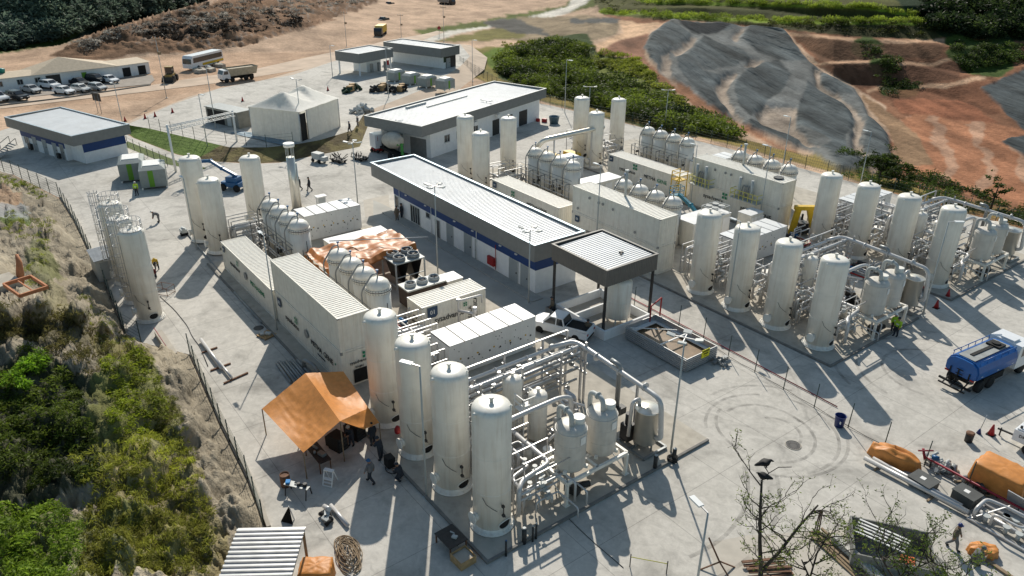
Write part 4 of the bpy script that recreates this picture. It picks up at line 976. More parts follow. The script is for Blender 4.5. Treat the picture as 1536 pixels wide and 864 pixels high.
# near train: lower pair, stacked container, single container
t = container('lower cream lettered container under the ribbed container, beside the orange awning', (-56.9, 18.25, .14), 12.6)
letter_side(t, 12.6, x_sys=.26, x_meth=.70, z=1.35)
mb = MB(); mb.lathe([(.32, 0), (.36, .02), (.36, .05)], n=24); o = mb.build('round_emblem', GPIPE, t); o.location = (6.3, -.03, 1.7); o.rotation_euler = (PI / 2, 0, 0)
badge(t, (.9, -.02, 2.2), SB, .8)
logo(t, (12.612, 1.9, 2.3), .5, 0); text('sysadvance', .34, (12.612, 1.35, 1.85), 0, INK, t); text('biogas', .26, (12.612, 1.35, 1.45), 0, INK, t)
mb = MB(); mb.box(12.601, 12.63, .85, 1.9, .15, 1.25); mb.build('doorway', BLACK, t)
container('cream container stacked on top of the lettered one beside the orange awning', (-56.9, 18.25, 3.02), 12.6)
t = container('long single cream container in line beyond the stacked pair, green lettering', (-70.4, 18.1, .14), 13.2)
text('sysadvance', .6, (3.6, -.012, 1.5), SB, INK, t); logo(t, (4.6, -.022, 2.2), .5, SB); text('METHAGENE', .6, (9.4, -.012, 1.5), SB, LOGOG, t); badge(t, (.8, -.02, 2.3), SB, .6)
mb = MB(); mb.lathe([(.32, 0), (.36, .02), (.36, .05)], n=24); o = mb.build('round_emblem', GPIPE, t); o.location = (6.6, -.03, 1.7); o.rotation_euler = (PI / 2, 0, 0)
# middle train
t = container('lower pale container under the tall one behind the brown canopy', (-57.0, 51.0, .14), 12.4, group='shipping containers of the middle train')
badge(t, (.9, -.02, 2.3), SB, .7); letter_side(t, 12.4, z=1.4)
t = container('tall pale container stacked second high behind the brown canopy', (-57.0, 51.0, 3.02), 12.4, group='shipping containers of the middle train')
mb = MB()
for x, z in ((2.6, 2.2), (4.0, 2.1), (4.6, 2.1), (6.1, 2.0), (.9, .6), (9.3, .6)): mb.cyl((x, -.02, z), (x, -.06, z), .14, .14, 12)
mb.build('vent_port', GPIPE, t)
t = container('single pale container behind the blue banded roof, marked with a badge', (-71.0, 50.5, .14), 12.4, group='shipping containers of the middle train')
badge(t, (.6, -.02, 2.3), SB, .7); logo(t, (4.2, -.022, 2.2), .6, SB); text('METHAGENE', .62, (8.6, -.012, 1.7), SB, INK, t); text('sysadvance', .6, (2.9, -.012, 1.3), SB, INK, t)
# far train
t = container('white lettered container with badge, at the foot of the yellow platform', (-70.9, 69.5, .14), 12.2, group='shipping containers of the back train')
badge(t, (.6, -.02, 2.3), SB, .7); text('sysadvance', .66, (3.6, -.012, 1.45), SB, INK, t); logo(t, (5.0, -.022, 2.25), .7, SB); text('METHA', .62, (7.6, -.012, 1.5), SB, INK, t); text('GENE', .66, (9.7, -.012, 1.5), SB, LOGOG, t)
t = container('white lettered container under the high ribbed one, behind the yellow frame', (-56.9, 69.7, .14), 12.4, group='shipping containers of the back train')
text('sysadvance', .66, (3.6, -.012, 1.6), SB, INK, t); logo(t, (5.2, -.022, 2.3), .7, SB); text('METHA', .66, (8.6, -.012, 1.5), SB, INK, t); text('GENE', .7, (10.8, -.012, 1.5), SB, INK, t); text('biogas upgrading', .22, (8.6, -.012, 1.0), SB, INK, t)
t = container('high ribbed white container carrying yellow rails, behind the yellow frame', (-56.9, 69.7, 3.02), 12.4, group='shipping containers of the back train')
mb = MB()
for x in (3.4, 4.9, 5.7, 7.2): mb.cyl((x, -.02, 2.1), (x, -.07, 2.1), .14, .14, 12)
mb.build('vent_port', GPIPE, t)
mb = MB(); mb.cyl((11.0, 1.2, 2.86), (11.0, 1.2, 2.98), .55, .55, 20); mb.build('roof_hatch', DARK, t)
# exhaust pipes, hoses and yellow rail platforms on the high container
def rail_platform(label, loc, L):
    t = thing('rail_platform', label, 'platform', loc)
    p = MB(); p.box(0, L, -1.1, -.02, 0, .08); p.build('deck', GENSET, t)
    r_ = MB()
    for z in (.55, 1.05): r_.bar((0, -1.08, z), (L, -1.08, z), .06); r_.bar((0, -1.08, z), (0, -.1, z), .06); r_.bar((L, -1.08, z), (L, -.1, z), .06)
    for k in range(7): x = L * k / 6; r_.bar((x, -1.08, .08), (x, -1.08, 1.05), .06)
    r_.build('guard_rail', YPALE, t)
    e = MB()
    for k in range(2): e.cyl((L * (.2 + .45 * k), -.5, .08), (L * (.2 + .45 * k), -.5, 2.4), .16, .16, 12)
    e.build('exhaust_pipe', GENSET, t)
    h_ = MB()
    for k in range(3): x = L * (.36 + .1 * k); h_.tube([(x + .25 * math.sin(a) - .25, -.45, 1.0 + .8 * math.sin(a)) if False else (x + .3 * math.cos(a), -.45, .3 + 1.3 * math.sin(a)) for a in np.linspace(0, PI, 12)], .08, 8)
    h_.build('hose', GPIPE, t)
    return t
rail_platform('yellow railed platform on the high container, farther of the two', (-56.2, 69.65, 3.0), 2.9)
rail_platform('yellow railed platform on the high container, nearer the yellow frame', (-50.2, 69.65, 3.0), 3.6)
# bright yellow stair cage between the two lettered containers
t = thing('stair_cage', 'bright yellow railed stair between the two lettered white containers', 'stair', (-58.3, 69.3, .14))
mb = MB()
for x in (0, 1.2):
    for y in (-1.4, 0): mb.bar((x, y, 0), (x, y, 4.0), .09)
for z in (3.0, 3.5, 4.0):
    mb.bar((0, -1.4, z), (1.2, -1.4, z), .07); mb.bar((0, -1.4, z), (0, 0, z), .07); mb.bar((1.2, -1.4, z), (1.2, 0, z), .07)
mb.bar((0, -1.4, .1), (1.2, -1.4, 2.9), .08); mb.bar((0, -1.4, 1.0), (1.2, -1.4, 3.6), .06)
mb.build('frame', YELLOW, t)
mb = MB(); mb.box(0, 1.2, -1.4, 0, 2.9, 2.96)
for k in range(9): mb.box(.1 + .12 * k, .3 + .12 * k, -1.6, -1.41, .3 + .3 * k, .34 + .3 * k)
mb.build('tread', YELLOW, t)
# roof exhaust stacks
def roof_stack(label, loc, h):
    t = thing('exhaust_pipe', label, 'exhaust', loc)
    m = MB(); m.cyl((0, 0, 0), (0, 0, h), .13, .13, 12); m.build('duct', GENSET, t)
    m = MB(); m.cyl((0, 0, h + .02), (0, 0, h + .16), .24, .2, 14); m.build('rain_cap', GENSET, t)
roof_stack('single exhaust pipe with a cap on the stacked container behind the canopy', (-51.4, 53.1, 5.85), 2.6)
roof_stack('single exhaust pipe with a cap on the high container by the red soil', (-51.4, 71.9, 5.85), 2.3)

# ---- white ribbed modules
def module(label, loc, Lx, Ly, H, n=6, name='equipment_module', group='white panelled modules'):
    t = thing(name, label, 'module', loc, 0, group)
    b = MB(); b.box(0, Lx, 0, Ly, .15, H); b.box(.1, Lx - .1, .1, Ly - .1, 0, .15); b.build('cabinet', PANEL, t)
    r_ = MB(); q = Ly / n
    for k in range(n): r_.box(-.06, Lx + .06, k * q + .06, (k + 1) * q - .06, H + .003, H + .09)
    r_.build('roof_panel', ROOFW, t)
    MB().box(-.04, Lx + .04, .02, Ly - .02, H + .002, H + .05).build('roof_seam', DARK, t)
    p = MB(); rr = random.Random(int(Ly * 77 + loc[1]))
    for k in range(26):
        y = rr.uniform(.3, Ly - .3); z = rr.uniform(.4, H - .3); p.cyl((Lx - .01, y, z), (Lx + .03, y, z), .035, .035, 8)
    for k in range(8): p.cbox((Lx + .012, .7 + k * (Ly - 1.2) / 7, H * .45), (.03, .13, .13))
    p.build('bolt_pattern', DARK, t)
    g_ = MB()
    for k in range(5): g_.cbox((Lx + .014, 1 + k * (Ly - 2) / 4, H * .52), (.03, .12, .12))
    g_.build('yellow_marker', YELLOW, t)
    return t
module('white module with six roof panels behind the near tanks', (-43.4, 25.1, .14), 2.6, 8.1, 2.75)
module('white panelled module before the two dark walking figures, near train back end', (-74.8, 27.2, .14), 2.7, 6.5, 2.75, 5)
module('white panelled module behind the second middle tank', (-43.6, 58.7, .14), 2.6, 7.6, 2.75)
module('white panelled module between the back row tanks, farther one', (-42.7, 78.2, .14), 2.4, 7.2, 2.75)
module('white panelled module beside the pipes at the back row end', (-62.9, 76.5, .14), 2.2, 7.0, 2.6)
module('white panelled module near the wall-side duct, behind the domed vessels', (-74.2, 58.9, .14), 2.5, 6.9, 2.75)
def low_box(label, loc, Lx, Ly, H, top=True):
    t = thing('equipment_box', label, 'equipment box', loc, 0, 'flat white equipment boxes')
    b = MB(); b.box(0, Lx, 0, Ly, .12, H); b.box(.08, Lx - .08, .08, Ly - .08, 0, .12); b.build('cabinet', CONT, t)
    r_ = MB(); r_.box(-.05, Lx + .05, -.05, Ly + .05, H + .003, H + .07); r_.build('lid', ROOFW, t)
    d = MB()
    for k in range(4): d.box(Lx + .002, Lx + .03, .25 + k * Ly / 4, .25 + (k + .75) * Ly / 4, .4, H - .3)
    d.build('door', PANEL, t)
    return t
low_box('flat topped cream box beside the wide orange tarpaulin', (-65.6, 26.5, .14), 2.3, 6.2, 2.6)
low_box('flat topped cream box between the domed vessels of the middle train', (-65.4, 58.3, .14), 2.4, 6.0, 2.6)
low_box('flat topped cream box with fans, beyond the first middle tank', (-49.4, 58.8, .14), 2.5, 5.9, 2.75)
low_box('small cream box behind the middle module, by the lettered container', (-46.9, 66.0, .14), 1.6, 2.2, 2.6)
t = thing('fan_bank', 'open frame with small fans on the cream box behind the first middle tank', 'fan unit', (-48.0, 63.4, 2.98))
mb = MB()
for a in ((-.9, -1.2), (.9, -1.2), (.9, 1.2), (-.9, 1.2)): mb.bar((a[0], a[1], 0), (a[0], a[1], .7), .06)
mb.bar((-.9, -1.2, .7), (.9, -1.2, .7), .06); mb.bar((.9, -1.2, .7), (.9, 1.2, .7), .06); mb.bar((.9, 1.2, .7), (-.9, 1.2, .7), .06); mb.bar((-.9, 1.2, .7), (-.9, -1.2, .7), .06); mb.build('frame', GENSET, t)
mb = MB()
for x in (-.4, .4):
    for y in (-.6, .5): mb.lathe([(.36, 0), (.36, .25)], (x, y, .5), 16)
mb.build('fan', GPIPE, t)

# electrical container with lettering
t = container('cream electrical room container with a 01 badge and sign frame', (-49.5, 26.6, .14), 2.4, 6.2, 2.85)
badge(t, (2.42, .95, 2.2), 0, .95)
text('sysadvance', .72, (2.42, 2.55, 1.35), 0, INK, t, sx=.9); text('ELETRICA', .5, (2.42, 5.15, 1.35), 0, INK, t, roll=PI / 2); text('SALA', .5, (2.42, 4.6, 1.1), 0, INK, t, roll=PI / 2); logo(t, (2.43, 4.1, 2.0), .35, 0)
text('sys', .5, (1.2, -.012, 1.6), SB, INK, t); text('advance', .4, (1.3, -.012, 1.1), SB, INK, t)
t = thing('pipe_gantry', 'white pipe frame standing before the electrical container sign', 'pipework', (-46.4, 29.6, .14))
mb = MB(); mb.pipe([(0, 0, 0), (0, 0, 2.9), (.2, 2.2, 2.9), (.2, 2.2, 2.2)], .09); mb.pipe([(0, 0, 2.0), (1.2, .8, 2.0), (1.2, .8, 0)], .12); mb.cyl((1.2, .8, 2.0), (1.2, .8, 2.6), .16, .16, 10); mb.cyl((0, 0, 2.9), (0, 0, 3.1), .17, .17, 10); mb.build('pipe', PIPE, t)

# chillers in the near train
t = thing('chiller', 'air cooled chiller with four roof fans and V coils under the tarpaulin edge', 'chiller', (-58.9, 29.3, .14))
mb = MB()
for x in (0, 2.6):
    for y in (0, 3.0): mb.bar((x, y, 0), (x, y, 2.5), .12)
mb.bar((0, 0, .3), (2.6, 0, .3), .12); mb.bar((0, 3, .3), (2.6, 3, .3), .12); mb.bar((2.6, 0, 1.2), (2.6, 3.0, 1.2), .08); mb.box(-.05, 2.65, -.05, 3.05, 2.5, 2.62); mb.build('frame', GENSET, t)
mb = MB()
for k in range(2):
    y = .2 + k * 1.4
    for s_ in (0, 1): mb.add([(0.1, y + 1.2 * s_, 2.48), (2.5, y + 1.2 * s_, 2.48), (2.5, y + .6 + .05 * (s_ * 2 - 1), .45), (.1, y + .6 + .05 * (s_ * 2 - 1), .45)], [(0, 1, 2, 3)])
mb.build('coil_panel', DARK, t)
fan = MB(); fan.lathe([(.58, 0), (.6, .02), (.55, .34)], n=20)
for i, (x, y) in enumerate(((.7, .75), (1.9, .75), (.7, 2.25), (1.9, 2.25))):
    o = MB().lathe([(.56, 2.62), (.6, 2.64), (.55, 3.0), (.5, 3.0), (.5, 2.66)], (x, y, 0), 20).build('fan_shroud', GPIPE, t)
    b_ = MB()
    for k in range(6): b_.cbox((x + .25 * math.cos(k * PI / 3), y + .25 * math.sin(k * PI / 3), 2.85), (.44, .16, .02), k * PI / 3, .4)
    b_.cyl((x, y, 2.7), (x, y, 2.92), .09, .09, 10); b_.build('fan_blade', DARK, o)
t = thing('chiller', 'low dark chiller with three roof fans behind the electrical container', 'chiller', (-53.7, 28.1, .14))
mb = MB(); mb.box(0, 1.7, 0, 3.8, .2, 1.85); mb.build('cabinet', mat('chiller_brown_coil', (.05, .035, .028), .7, var=.2), t)
mb = MB(); mb.box(-.06, 1.76, -.06, 3.86, 1.853, 1.98); mb.build('top_panel', GENSET, t)
for k in range(3):
    y = .7 + 1.2 * k
    o = MB().lathe([(.5, 1.98), (.52, 2.0), (.47, 2.3), (.42, 2.3), (.42, 2.0)], (.85, y, 0), 18).build('fan_shroud', GENSET, t)
    b_ = MB()
    for q in range(6): b_.cbox((.85 + .2 * math.cos(q * PI / 3), y + .2 * math.sin(q * PI / 3), 2.18), (.38, .14, .02), q * PI / 3, .4)
    b_.build('fan_blade', DARK, o)
low_box('small cream box beyond the three fan chiller', (-53.6, 32.1, .14), 1.6, 1.6, 1.7)
# pumps and manifolds between chillers and vessels
def pump_skid(label, loc, seed, nx=2.6, ny=2.2, red=False):
    rr = random.Random(seed); t = thing('pump_skid', label, 'pump skid', loc)
    f = MB()
    for a, b in (((0, 0), (nx, 0)), ((nx, 0), (nx, ny)), ((nx, ny), (0, ny)), ((0, ny), (0, 0))): f.bar((*a, .12), (*b, .12), .12)
    f.build('skid_frame', RED if red else GPIPE, t)
    for k in range(3):
        m = MB(); y = .4 + k * (ny - .8) / 2; m.cyl((.3, y, .45), (.95, y, .45), .2, .2, 12); m.cyl((.95, y, .45), (1.25, y, .45), .26, .16, 12); m.cbox((.6, y, .2), (.8, .35, .16)); m.build('pump', BOOMB if (k + seed) % 3 == 0 else DARK, t)
    m = MB()
    for k in range(5):
        y = rr.uniform(.1, ny - .1); x = rr.uniform(1.3, nx); h = rr.uniform(.8, 2.0); m.pipe([(1.2, y, .45), (x, y, .45), (x, y, h), (x, rr.uniform(0, ny), h)], .07)
    m.build('pipe', PIPE, t)
    return t
pump_skid('blue and dark pumps on a red skid below the three fan chiller', (-50.8, 26.0, .14), 3, 2.4, 1.8, True)
pump_skid('pumps on a red skid beside the yellow frame', (-43.2, 68.0, .14), 4, 2.8, 2.6, True)
pump_skid('pumps on a red skid at the back of the middle train pipework', (-38.9, 67.2, .14), 5, 3.0, 2.6, True)
pump_skid('pumps on a red skid below the back row tanks', (-34.6, 66.8, .14), 6, 3.0, 2.6, True)
pump_skid('pumps on a red skid near the end of the back row', (-30.4, 67.0, .14), 7, 2.6, 2.4, True)
# yellow A-frame machine
t = thing('lifting_frame', 'yellow A-frame machine with a dark engine, among the pipework', 'machine', (*G(1201, 351, .14), .14), R(-37))
mb = MB(); mb.cbox((0, -.9, 1.5), (.5, .55, 3.0), 0, -.12); mb.cbox((0, .9, 1.5), (.5, .55, 3.0), 0, .30); mb.cbox((0, 0, 3.05), (.6, 2.3, .45)); mb.build('frame', YELLOW, t)
mb = MB(); mb.cbox((0, 0, .8), (1.0, 1.0, 1.2)); mb.cyl((-.4, 0, 1.5), (-.4, 0, 2.2), .12, .12, 10); mb.cyl((0, -.7, .5), (0, .7, .5), .4, .4, 16); mb.build('engine', DARK, t)

# exhaust stack at the back of the near train
t = thing('flare_stack', 'polished round stack with an open ring top behind the near train', 'stack', (-82.4, 30.4, 0))
mb = MB(); mb.cyl((0, 0, .1), (0, 0, 6.4), .48, .48, 20); mb.cyl((0, .55, .1), (0, .55, 5.6), .12, .12, 12); mb.build('shaft', SSTEEL, t)
mb = MB()
for k in range(6): a = k * PI / 3; mb.cyl((.44 * math.cos(a), .44 * math.sin(a), 6.4), (.44 * math.cos(a), .44 * math.sin(a), 7.6), .035, .035, 6)
mb.build('ring_strut', GENSET, t)
mb = MB(); mb.cyl((0, 0, 7.6), (0, 0, 8.0), .62, .62, 20); mb.build('cap', PANEL, t)
mb = MB(); mb.cbox((0, 0, .1), (1.8, 2.2, .2)); mb.build('base', KERB, t)
t = thing('control_cabinet', 'white steel cabinet standing by the round stack', 'cabinet', (-79.2, 31.6, 0)); mb = MB(); mb.box(0, .5, 0, 1.0, .4, 2.3); mb.bar((.1, .1, 0), (.1, .1, .4), .1); mb.bar((.1, .9, 0), (.1, .9, .4), .1); mb.build('cabinet', PANEL, t)
mb = MB(); mb.box(.502, .53, .1, .9, .5, 2.2); mb.build('door', GENSET, t); mb = MB(); mb.box(-.15, .7, -.1, 1.1, 2.303, 2.4); mb.build('rain_hood', PANEL, t)
t = thing('duct', 'wide silver duct on legs slanting between the far tanks and vessels', 'duct', (-74.5, 61.5, 0)); mb = MB()
mb.pipe([(-3.0, 0, 2.0), (-1.0, .2, 5.0), (.2, 8.6, 5.6), (.2, 10, 5.6)], .33, 1.0, 12); mb.build('tube', SSTEEL, t)
mb = MB(); mb.bar((-.6, 2, 0), (-.6, 2, 4.9), .16); mb.bar((.1, 8, 0), (.1, 8, 5.2), .16); mb.build('leg', PIPE, t)
for i, (x, y) in enumerate(((-78.2, 65.6), (-77.0, 68.4))):
    t = thing('generator', ('yellow generator with black base below the silver duct', 'yellow generator beside the tallest far tank')[i], 'generator', (x, y, 0)); mb = MB(); mb.box(-1.2, 1.2, -.6, .6, .5, 2.0); mb.build('canopy', YELLOW, t)
    mb = MB(); mb.box(-1.3, 1.3, -.65, .65, .1, .497); mb.cyl((.8, 0, 2.0), (.8, 0, 2.4), .08, .08, 8); mb.build('base_tank', BLACK, t)

# ---- the process pipework skid of a train (local origin on its plinth)
def cap_vessel(t_, x, y, r, z0, h, name, m=WHITE):
    b = MB(); d = r * .5
    b.lathe([(r * .9, z0 + .04), (r, z0 + .18), (r, z0 + h - d), (r * .93, z0 + h - d * .55), (r * .72, z0 + h - d * .2), (r * .4, z0 + h - .02), (0, z0 + h)], (x, y, 0), 28); b.cyl((x, y, z0 + h - .05), (x, y, z0 + h + .2), .1, .1, 10); b.cyl((x, y, z0 + h + .2), (x, y, z0 + h + .27), .16, .16, 10)
    for z in (h * .33, h * .66): b.lathe([(r + .003, z0 + z), (r + .012, z0 + z + .025), (r + .003, z0 + z + .05)], (x, y, 0), 28)
    return b.build(name, m, t_)

def pipe_train(y0, where):
    """Everything between a tank row and the end of its plinth; y0 = tank row."""
    Q = lambda x, y, z: (x, y - 19.05 + y0, z)
    base = (-33.0, y0 + 6.0, .14)
    def L(x, y, z): return (x - base[0], y - 19.05 + y0 - base[1], z)
    rr = random.Random(11)
    # rack with its long pipes
    t = thing('pipe_rack', 'tall galvanised pipe rack carrying long pipes, ' + where, 'pipe rack', base)
    f = MB()
    for y in (22.4, 25.7, 29.0, 31.2):
        for x in (-34.8, -32.8): f.bar(L(x, y, 0), L(x, y, 4.85), .13)
        for z in (4.1, 3.2, 2.4): f.bar(L(x - 2.2, y, z), L(-32.6, y, z), .12)
        f.bar(L(-34.8, y, 2.6), L(-32.8, y, 3.6), .06)
    f.bar(L(-34.8, 22.4, 4.9), L(-34.8, 31.2, 4.9), .09); f.build('frame', STEEL, t)
    for (x, z, r) in ((-34.3, 4.3, .13), (-33.4, 4.3, .12)):
        m = MB(); m.pipe([L(x, 20.9, 1.6), L(x, 20.9, z), L(x, 31.6, z), L(x, 31.6, z - 1.2)], r, .45, 10)
        for y in (22.0, 24.6, 27.2, 30.4): m.cyl(L(x, y - .04, z), L(x, y + .04, z), r + .07, r + .07, 12)
        m.build('pipe', PIPE, t)
    m = MB()
    for z, n_ in ((3.4, 4), (2.6, 4), (1.7, 4)):
        for k in range(n_):
            r = rr.choice((.05, .07, .09, .12)); x = -34.7 + k * .45; ya, yb = rr.uniform(21, 23), rr.uniform(29, 32.5); m.cyl(L(x, ya, z), L(x, yb, z), r, r, 7)
            if rr.random() < .6: m.pipe([L(x, ya, z), L(x, ya - .3, z), L(x, ya - .3, z - 1.2)], r, .2, 7)
    m.build('small_pipe', STEEL, t)
    for k in range(16): x, y, z = -34.7 + rr.random() * 2, 22 + rr.random() * 9, rr.choice((1.75, 2.8, 3.8)); valve(L(x, y, z), t, GPIPE)
    # overhead main with its elbow down to the steel vessel
    t = thing('overhead_pipe', 'thick grey overhead pipe bending down at the plinth edge, ' + where, 'pipe', base)
    m = MB(); m.pipe([L(-34.3, 29.2, 4.4), L(-34.0, 31.2, 4.4), L(-32.6, 31.2, 4.4), L(-25.6, 31.0, 4.2), L(-25.3, 31.0, 1.4), L(-25.8, 31.0, 1.2)], .17, .7, 12)
    for x in (-31.6, -29.4, -27.1): m.cyl(L(x - .05, 31.12, 4.3), L(x + .05, 31.12, 4.3), .3, .3, 14)
    m.build('pipe', PIPE, t)
    m = MB(); m.pipe([L(-30.2, 31.1, 4.75), L(-29.4, 31.1, 4.75), L(-29.4, 31.1, 1.6)], .17, .5, 10); m.build('down_pipe', GPIPE, t)
    m = MB()
    for x in (-33.2, -27.8): m.bar(L(x, 31.2, 0), L(x, 31.2, 4.2), .14)
    m.build('support_post', STEEL, t)
    m = MB(); m.cyl(L(-29.4, 31.1, .9), L(-29.4, 31.1, 1.6), .3, .3, 12); m.cbox(L(-29.4, 31.5, 1.1), (.5, .6, .5)); m.build('actuator', DARK, t)
    # slim columns with a ladder platform
    t = thing('slim_column', 'slim white column with a railed ladder, inside the pipework ' + where, 'column', base); cap_vessel(t, *L(-33.1, 25.1, 0)[:2], .66, 0.1, 4.2, 'shell')
    m = MB()
    bx_, by_ = L(-32.2, 24.6, 0)[:2]
    for dx, dy in ((0, 0), (0, 1.2), (1.0, 0), (1.0, 1.2)): m.bar((bx_ + dx, by_ + dy, 0), (bx_ + dx, by_ + dy, 3.6), .07)
    for z in (2.6, 3.1, 3.6):
        m.bar((bx_, by_, z), (bx_ + 1, by_, z), .06); m.bar((bx_ + 1, by_, z), (bx_ + 1, by_ + 1.2, z), .06); m.bar((bx_ + 1, by_ + 1.2, z), (bx_, by_ + 1.2, z), .06)
    for z in np.arange(.3, 2.6, .28): m.bar((bx_ + .25, by_, z), (bx_ + .75, by_, z), .04)
    m.box(bx_, bx_ + 1, by_, by_ + 1.2, 2.54, 2.6); m.build('ladder', PANEL, t)
    t = thing('slim_column', 'shorter white column beside the ladder column, ' + where, 'column', base); cap_vessel(t, *L(-31.4, 25.9, 0)[:2], .62, .1, 3.6, 'shell')
    # low flanged drums
    for k, (x, y, lab) in enumerate(((-36.6, 24.4, 'first'), (-36.4, 26.4, 'second'), (-36.5, 29.2, 'third'), (-36.2, 31.0, 'fourth'))):
        if y0 > 60 and k > 1: continue
        t = thing('flanged_drum', '%s low white flanged drum behind the rack, %s' % (lab, where), 'drum', base, 0, 'low flanged drums')
        m = MB(); m.lathe([(.5, 0), (.5, 1.5), (.68, 1.5), (.68, 1.62), (.3, 1.7), (0, 1.72)], L(x, y, 0), 22); m.build('shell', WHITE, t)
        m = MB(); p_ = L(x, y, 1.7); m.pipe([p_, (p_[0], p_[1], 2.2), (p_[0] + .8, p_[1], 2.2)], .08); m.cyl((p_[0], p_[1], 2.2), (p_[0], p_[1], 2.45), .16, .16, 8); m.build('outlet_pipe', PIPE, t)
    # framed pair of domed vessels
    t = thing('support_frame', 'white steel table frame with six legs under two vessels, ' + where, 'frame', base)
    m = MB(); x0, x1, ya, yb, z = -27.7, -25.4, 23.3, 28.1, 1.6
    for a, b in (((x0, ya), (x1, ya)), ((x1, ya), (x1, yb)), ((x1, yb), (x0, yb)), ((x0, yb), (x0, ya)), ((x0, 25.7), (x1, 25.7)), ((-26.6, ya), (-26.6, yb))): m.bar(L(*a, z), L(*b, z), .18, .2)
    m.build('top_frame', WHITE, t)
    for x in (x0, x1):
        for y in (ya, 25.7, yb):
            if x == x1 and y == 25.7: continue
            m = MB(); m.bar(L(x, y, 0), L(x, y, z - .1), .18); m.cbox(L(x, y, .03), (.36, .36, .05)); m.build('leg', WHITE, t)
    m = MB(); m.bar(L(x1, ya, .3), L(x1, ya + .01, z - .1), .05); m.bar(L(x0, ya, z - .15), L(x1, ya, .2), .07); m.bar(L(x0, yb, z - .15), L(x1, yb, .2), .07); m.build('brace', WHITE, t)
    for k, (y, lab) in enumerate(((24.5, 'nearer'), (26.95, 'farther'))):
        t = thing('framed_vessel', '%s squat domed vessel on the white table frame, %s' % (lab, where), 'vessel', base, 0, 'vessels on table frames')
        m = MB(); r = .95; c = L(-26.6, y, 0); z0 = 1.72; h = 3.0
        m.lathe([(r * .93, z0), (r, z0 + .12), (r, z0 + h - .45), (r * .94, z0 + h - .22), (r * .72, z0 + h - .06), (r * .4, z0 + h)], c, 30)
        for q in (.9, 1.8, 2.6): m.lathe([(r + .003, z0 + q), (r + .014, z0 + q + .03), (r + .003, z0 + q + .06)], c, 30)
        m.build('shell', MATS.get('grey_beige_vessel') or mat('grey_beige_vessel', (.60, .565, .51), .45, var=.08, dirt=.35, dirt_col=(.36, .28, .2), streak=True), t)
        m = MB(); m.cyl((c[0] + .15, c[1] + .42, z0 + h - .2), (c[0] + .15, c[1] + .42, z0 + h + .32), .36, .36, 16); m.build('manway', WHITE, t)
        m = MB(); m.pipe([(c[0] + .25, c[1] - .2, z0 + h - .1), (c[0] + .2, c[1] - .2, z0 + h + .8), (c[0] - .9, c[1] - .2, z0 + h + .8), (c[0] - .9, c[1] - .2, z0 + 1.0)], .15, .4, 10)
        m.cyl((c[0] - .2, c[1] - .2, z0 + h + .8), (c[0] - .28, c[1] - .2, z0 + h + .8), .24, .24, 12); m.build('inlet_pipe', GENSET, t)
        m = MB(); m.cbox((c[0] + r + .01, c[1] + .1, z0 + 2.2), (.03, .4, .5), .1); m.build('name_plate', PANEL, t)
        for q in range(4): a = q * PI / 2 + .6; MB().cbox((c[0] + (r + .05) * math.cos(a), c[1] + (r + .05) * math.sin(a), z0 + .1), (.24, .2, .2), a).build('foot', WHITE, t)
    # polished steel vessel on its own skid
    t = thing('steel_vessel', 'polished steel vessel with a shiny lid at the plinth edge, ' + where, 'vessel', base)
    c = L(-26.5, 30.9, 0); r = .76
    m = MB(); m.lathe([(r * .8, .55), (r, .68), (r, 3.05), (r + .06, 3.06), (r + .06, 3.14), (r * .97, 3.15), (r * .7, 3.24), (r * .3, 3.31), (0, 3.33)], c, 32); m.build('shell', SSTEEL, t)
    m = MB(); m.cyl((c[0] + .3, c[1] + .6, 1.2), (c[0] + .45, c[1] + 1.0, 1.2), .12, .12, 10); m.pipe([(c[0] - .5, c[1] - .3, 3.2), (c[0] - .5, c[1] - .3, 3.7), (c[0] - .5, c[1] - .95, 3.7), (c[0] - .6, c[1] - .95, 1.0)], .12, .3); m.build('nozzle', PIPE, t)
    m = MB()
    for a, b in (((-1.5, -1.0), (.9, -1.0)), ((.9, -1.0), (.9, 1.1)), ((.9, 1.1), (-1.5, 1.1)), ((-1.5, 1.1), (-1.5, -1.0)), ((-.4, -1), (-.4, 1.1))): m.bar((c[0] + a[0], c[1] + a[1], .12), (c[0] + b[0], c[1] + b[1], .12), .14)
    for q in range(3): a = q * 2.1; m.bar((c[0] + .6 * math.cos(a), c[1] + .6 * math.sin(a), .1), (c[0] + .6 * math.cos(a), c[1] + .6 * math.sin(a), .7), .09)
    m.build('skid_frame', GPIPE, t)
    m = MB(); m.cbox((c[0] - 1.1, c[1] - .5, .9), (.7, .7, 1.2)); m.cyl((c[0] - 1.1, c[1] - .5, 1.5), (c[0] - 1.1, c[1] - .5, 2.3), .22, .22, 12); m.cyl((c[0] - 1.1, c[1] + .4, .6), (c[0] - .2, c[1] + .4, .6), .25, .25, 12); m.build('motor', DARK, t)
    # front loop and run-down pipes at the tank row
    t = thing('loop_pipe', 'white pipe loop hugging the last tank and dropping to the slab, ' + where, 'pipe', base)
    m = MB(); m.pipe([L(-34.5, 23.4, 2.1), L(-27.0, 23.3, 2.1), L(-26.7, 21.0, 2.1), L(-26.2, 20.4, 2.0), L(-26.2, 20.4, .3)], .15, .4, 10); m.build('pipe', PIPE, t)
    m = MB(); m.pipe([L(-34.5, 22.7, 1.4), L(-28.2, 22.7, 1.4), L(-27.9, 21.2, 1.4), L(-26.6, 20.9, 1.4)], .11, .3, 9); m.build('pipe', PIPE, t)
    m = MB(); m.pipe([L(-34.5, 22.0, .9), L(-28.8, 22.0, .9), L(-28.4, 21.0, .9)], .13, .3, 9); m.build('pipe', PIPE, t)
    t = thing('crossover_pipe', 'straight grey pipe from the last tank up to the framed vessels, ' + where, 'pipe', base)
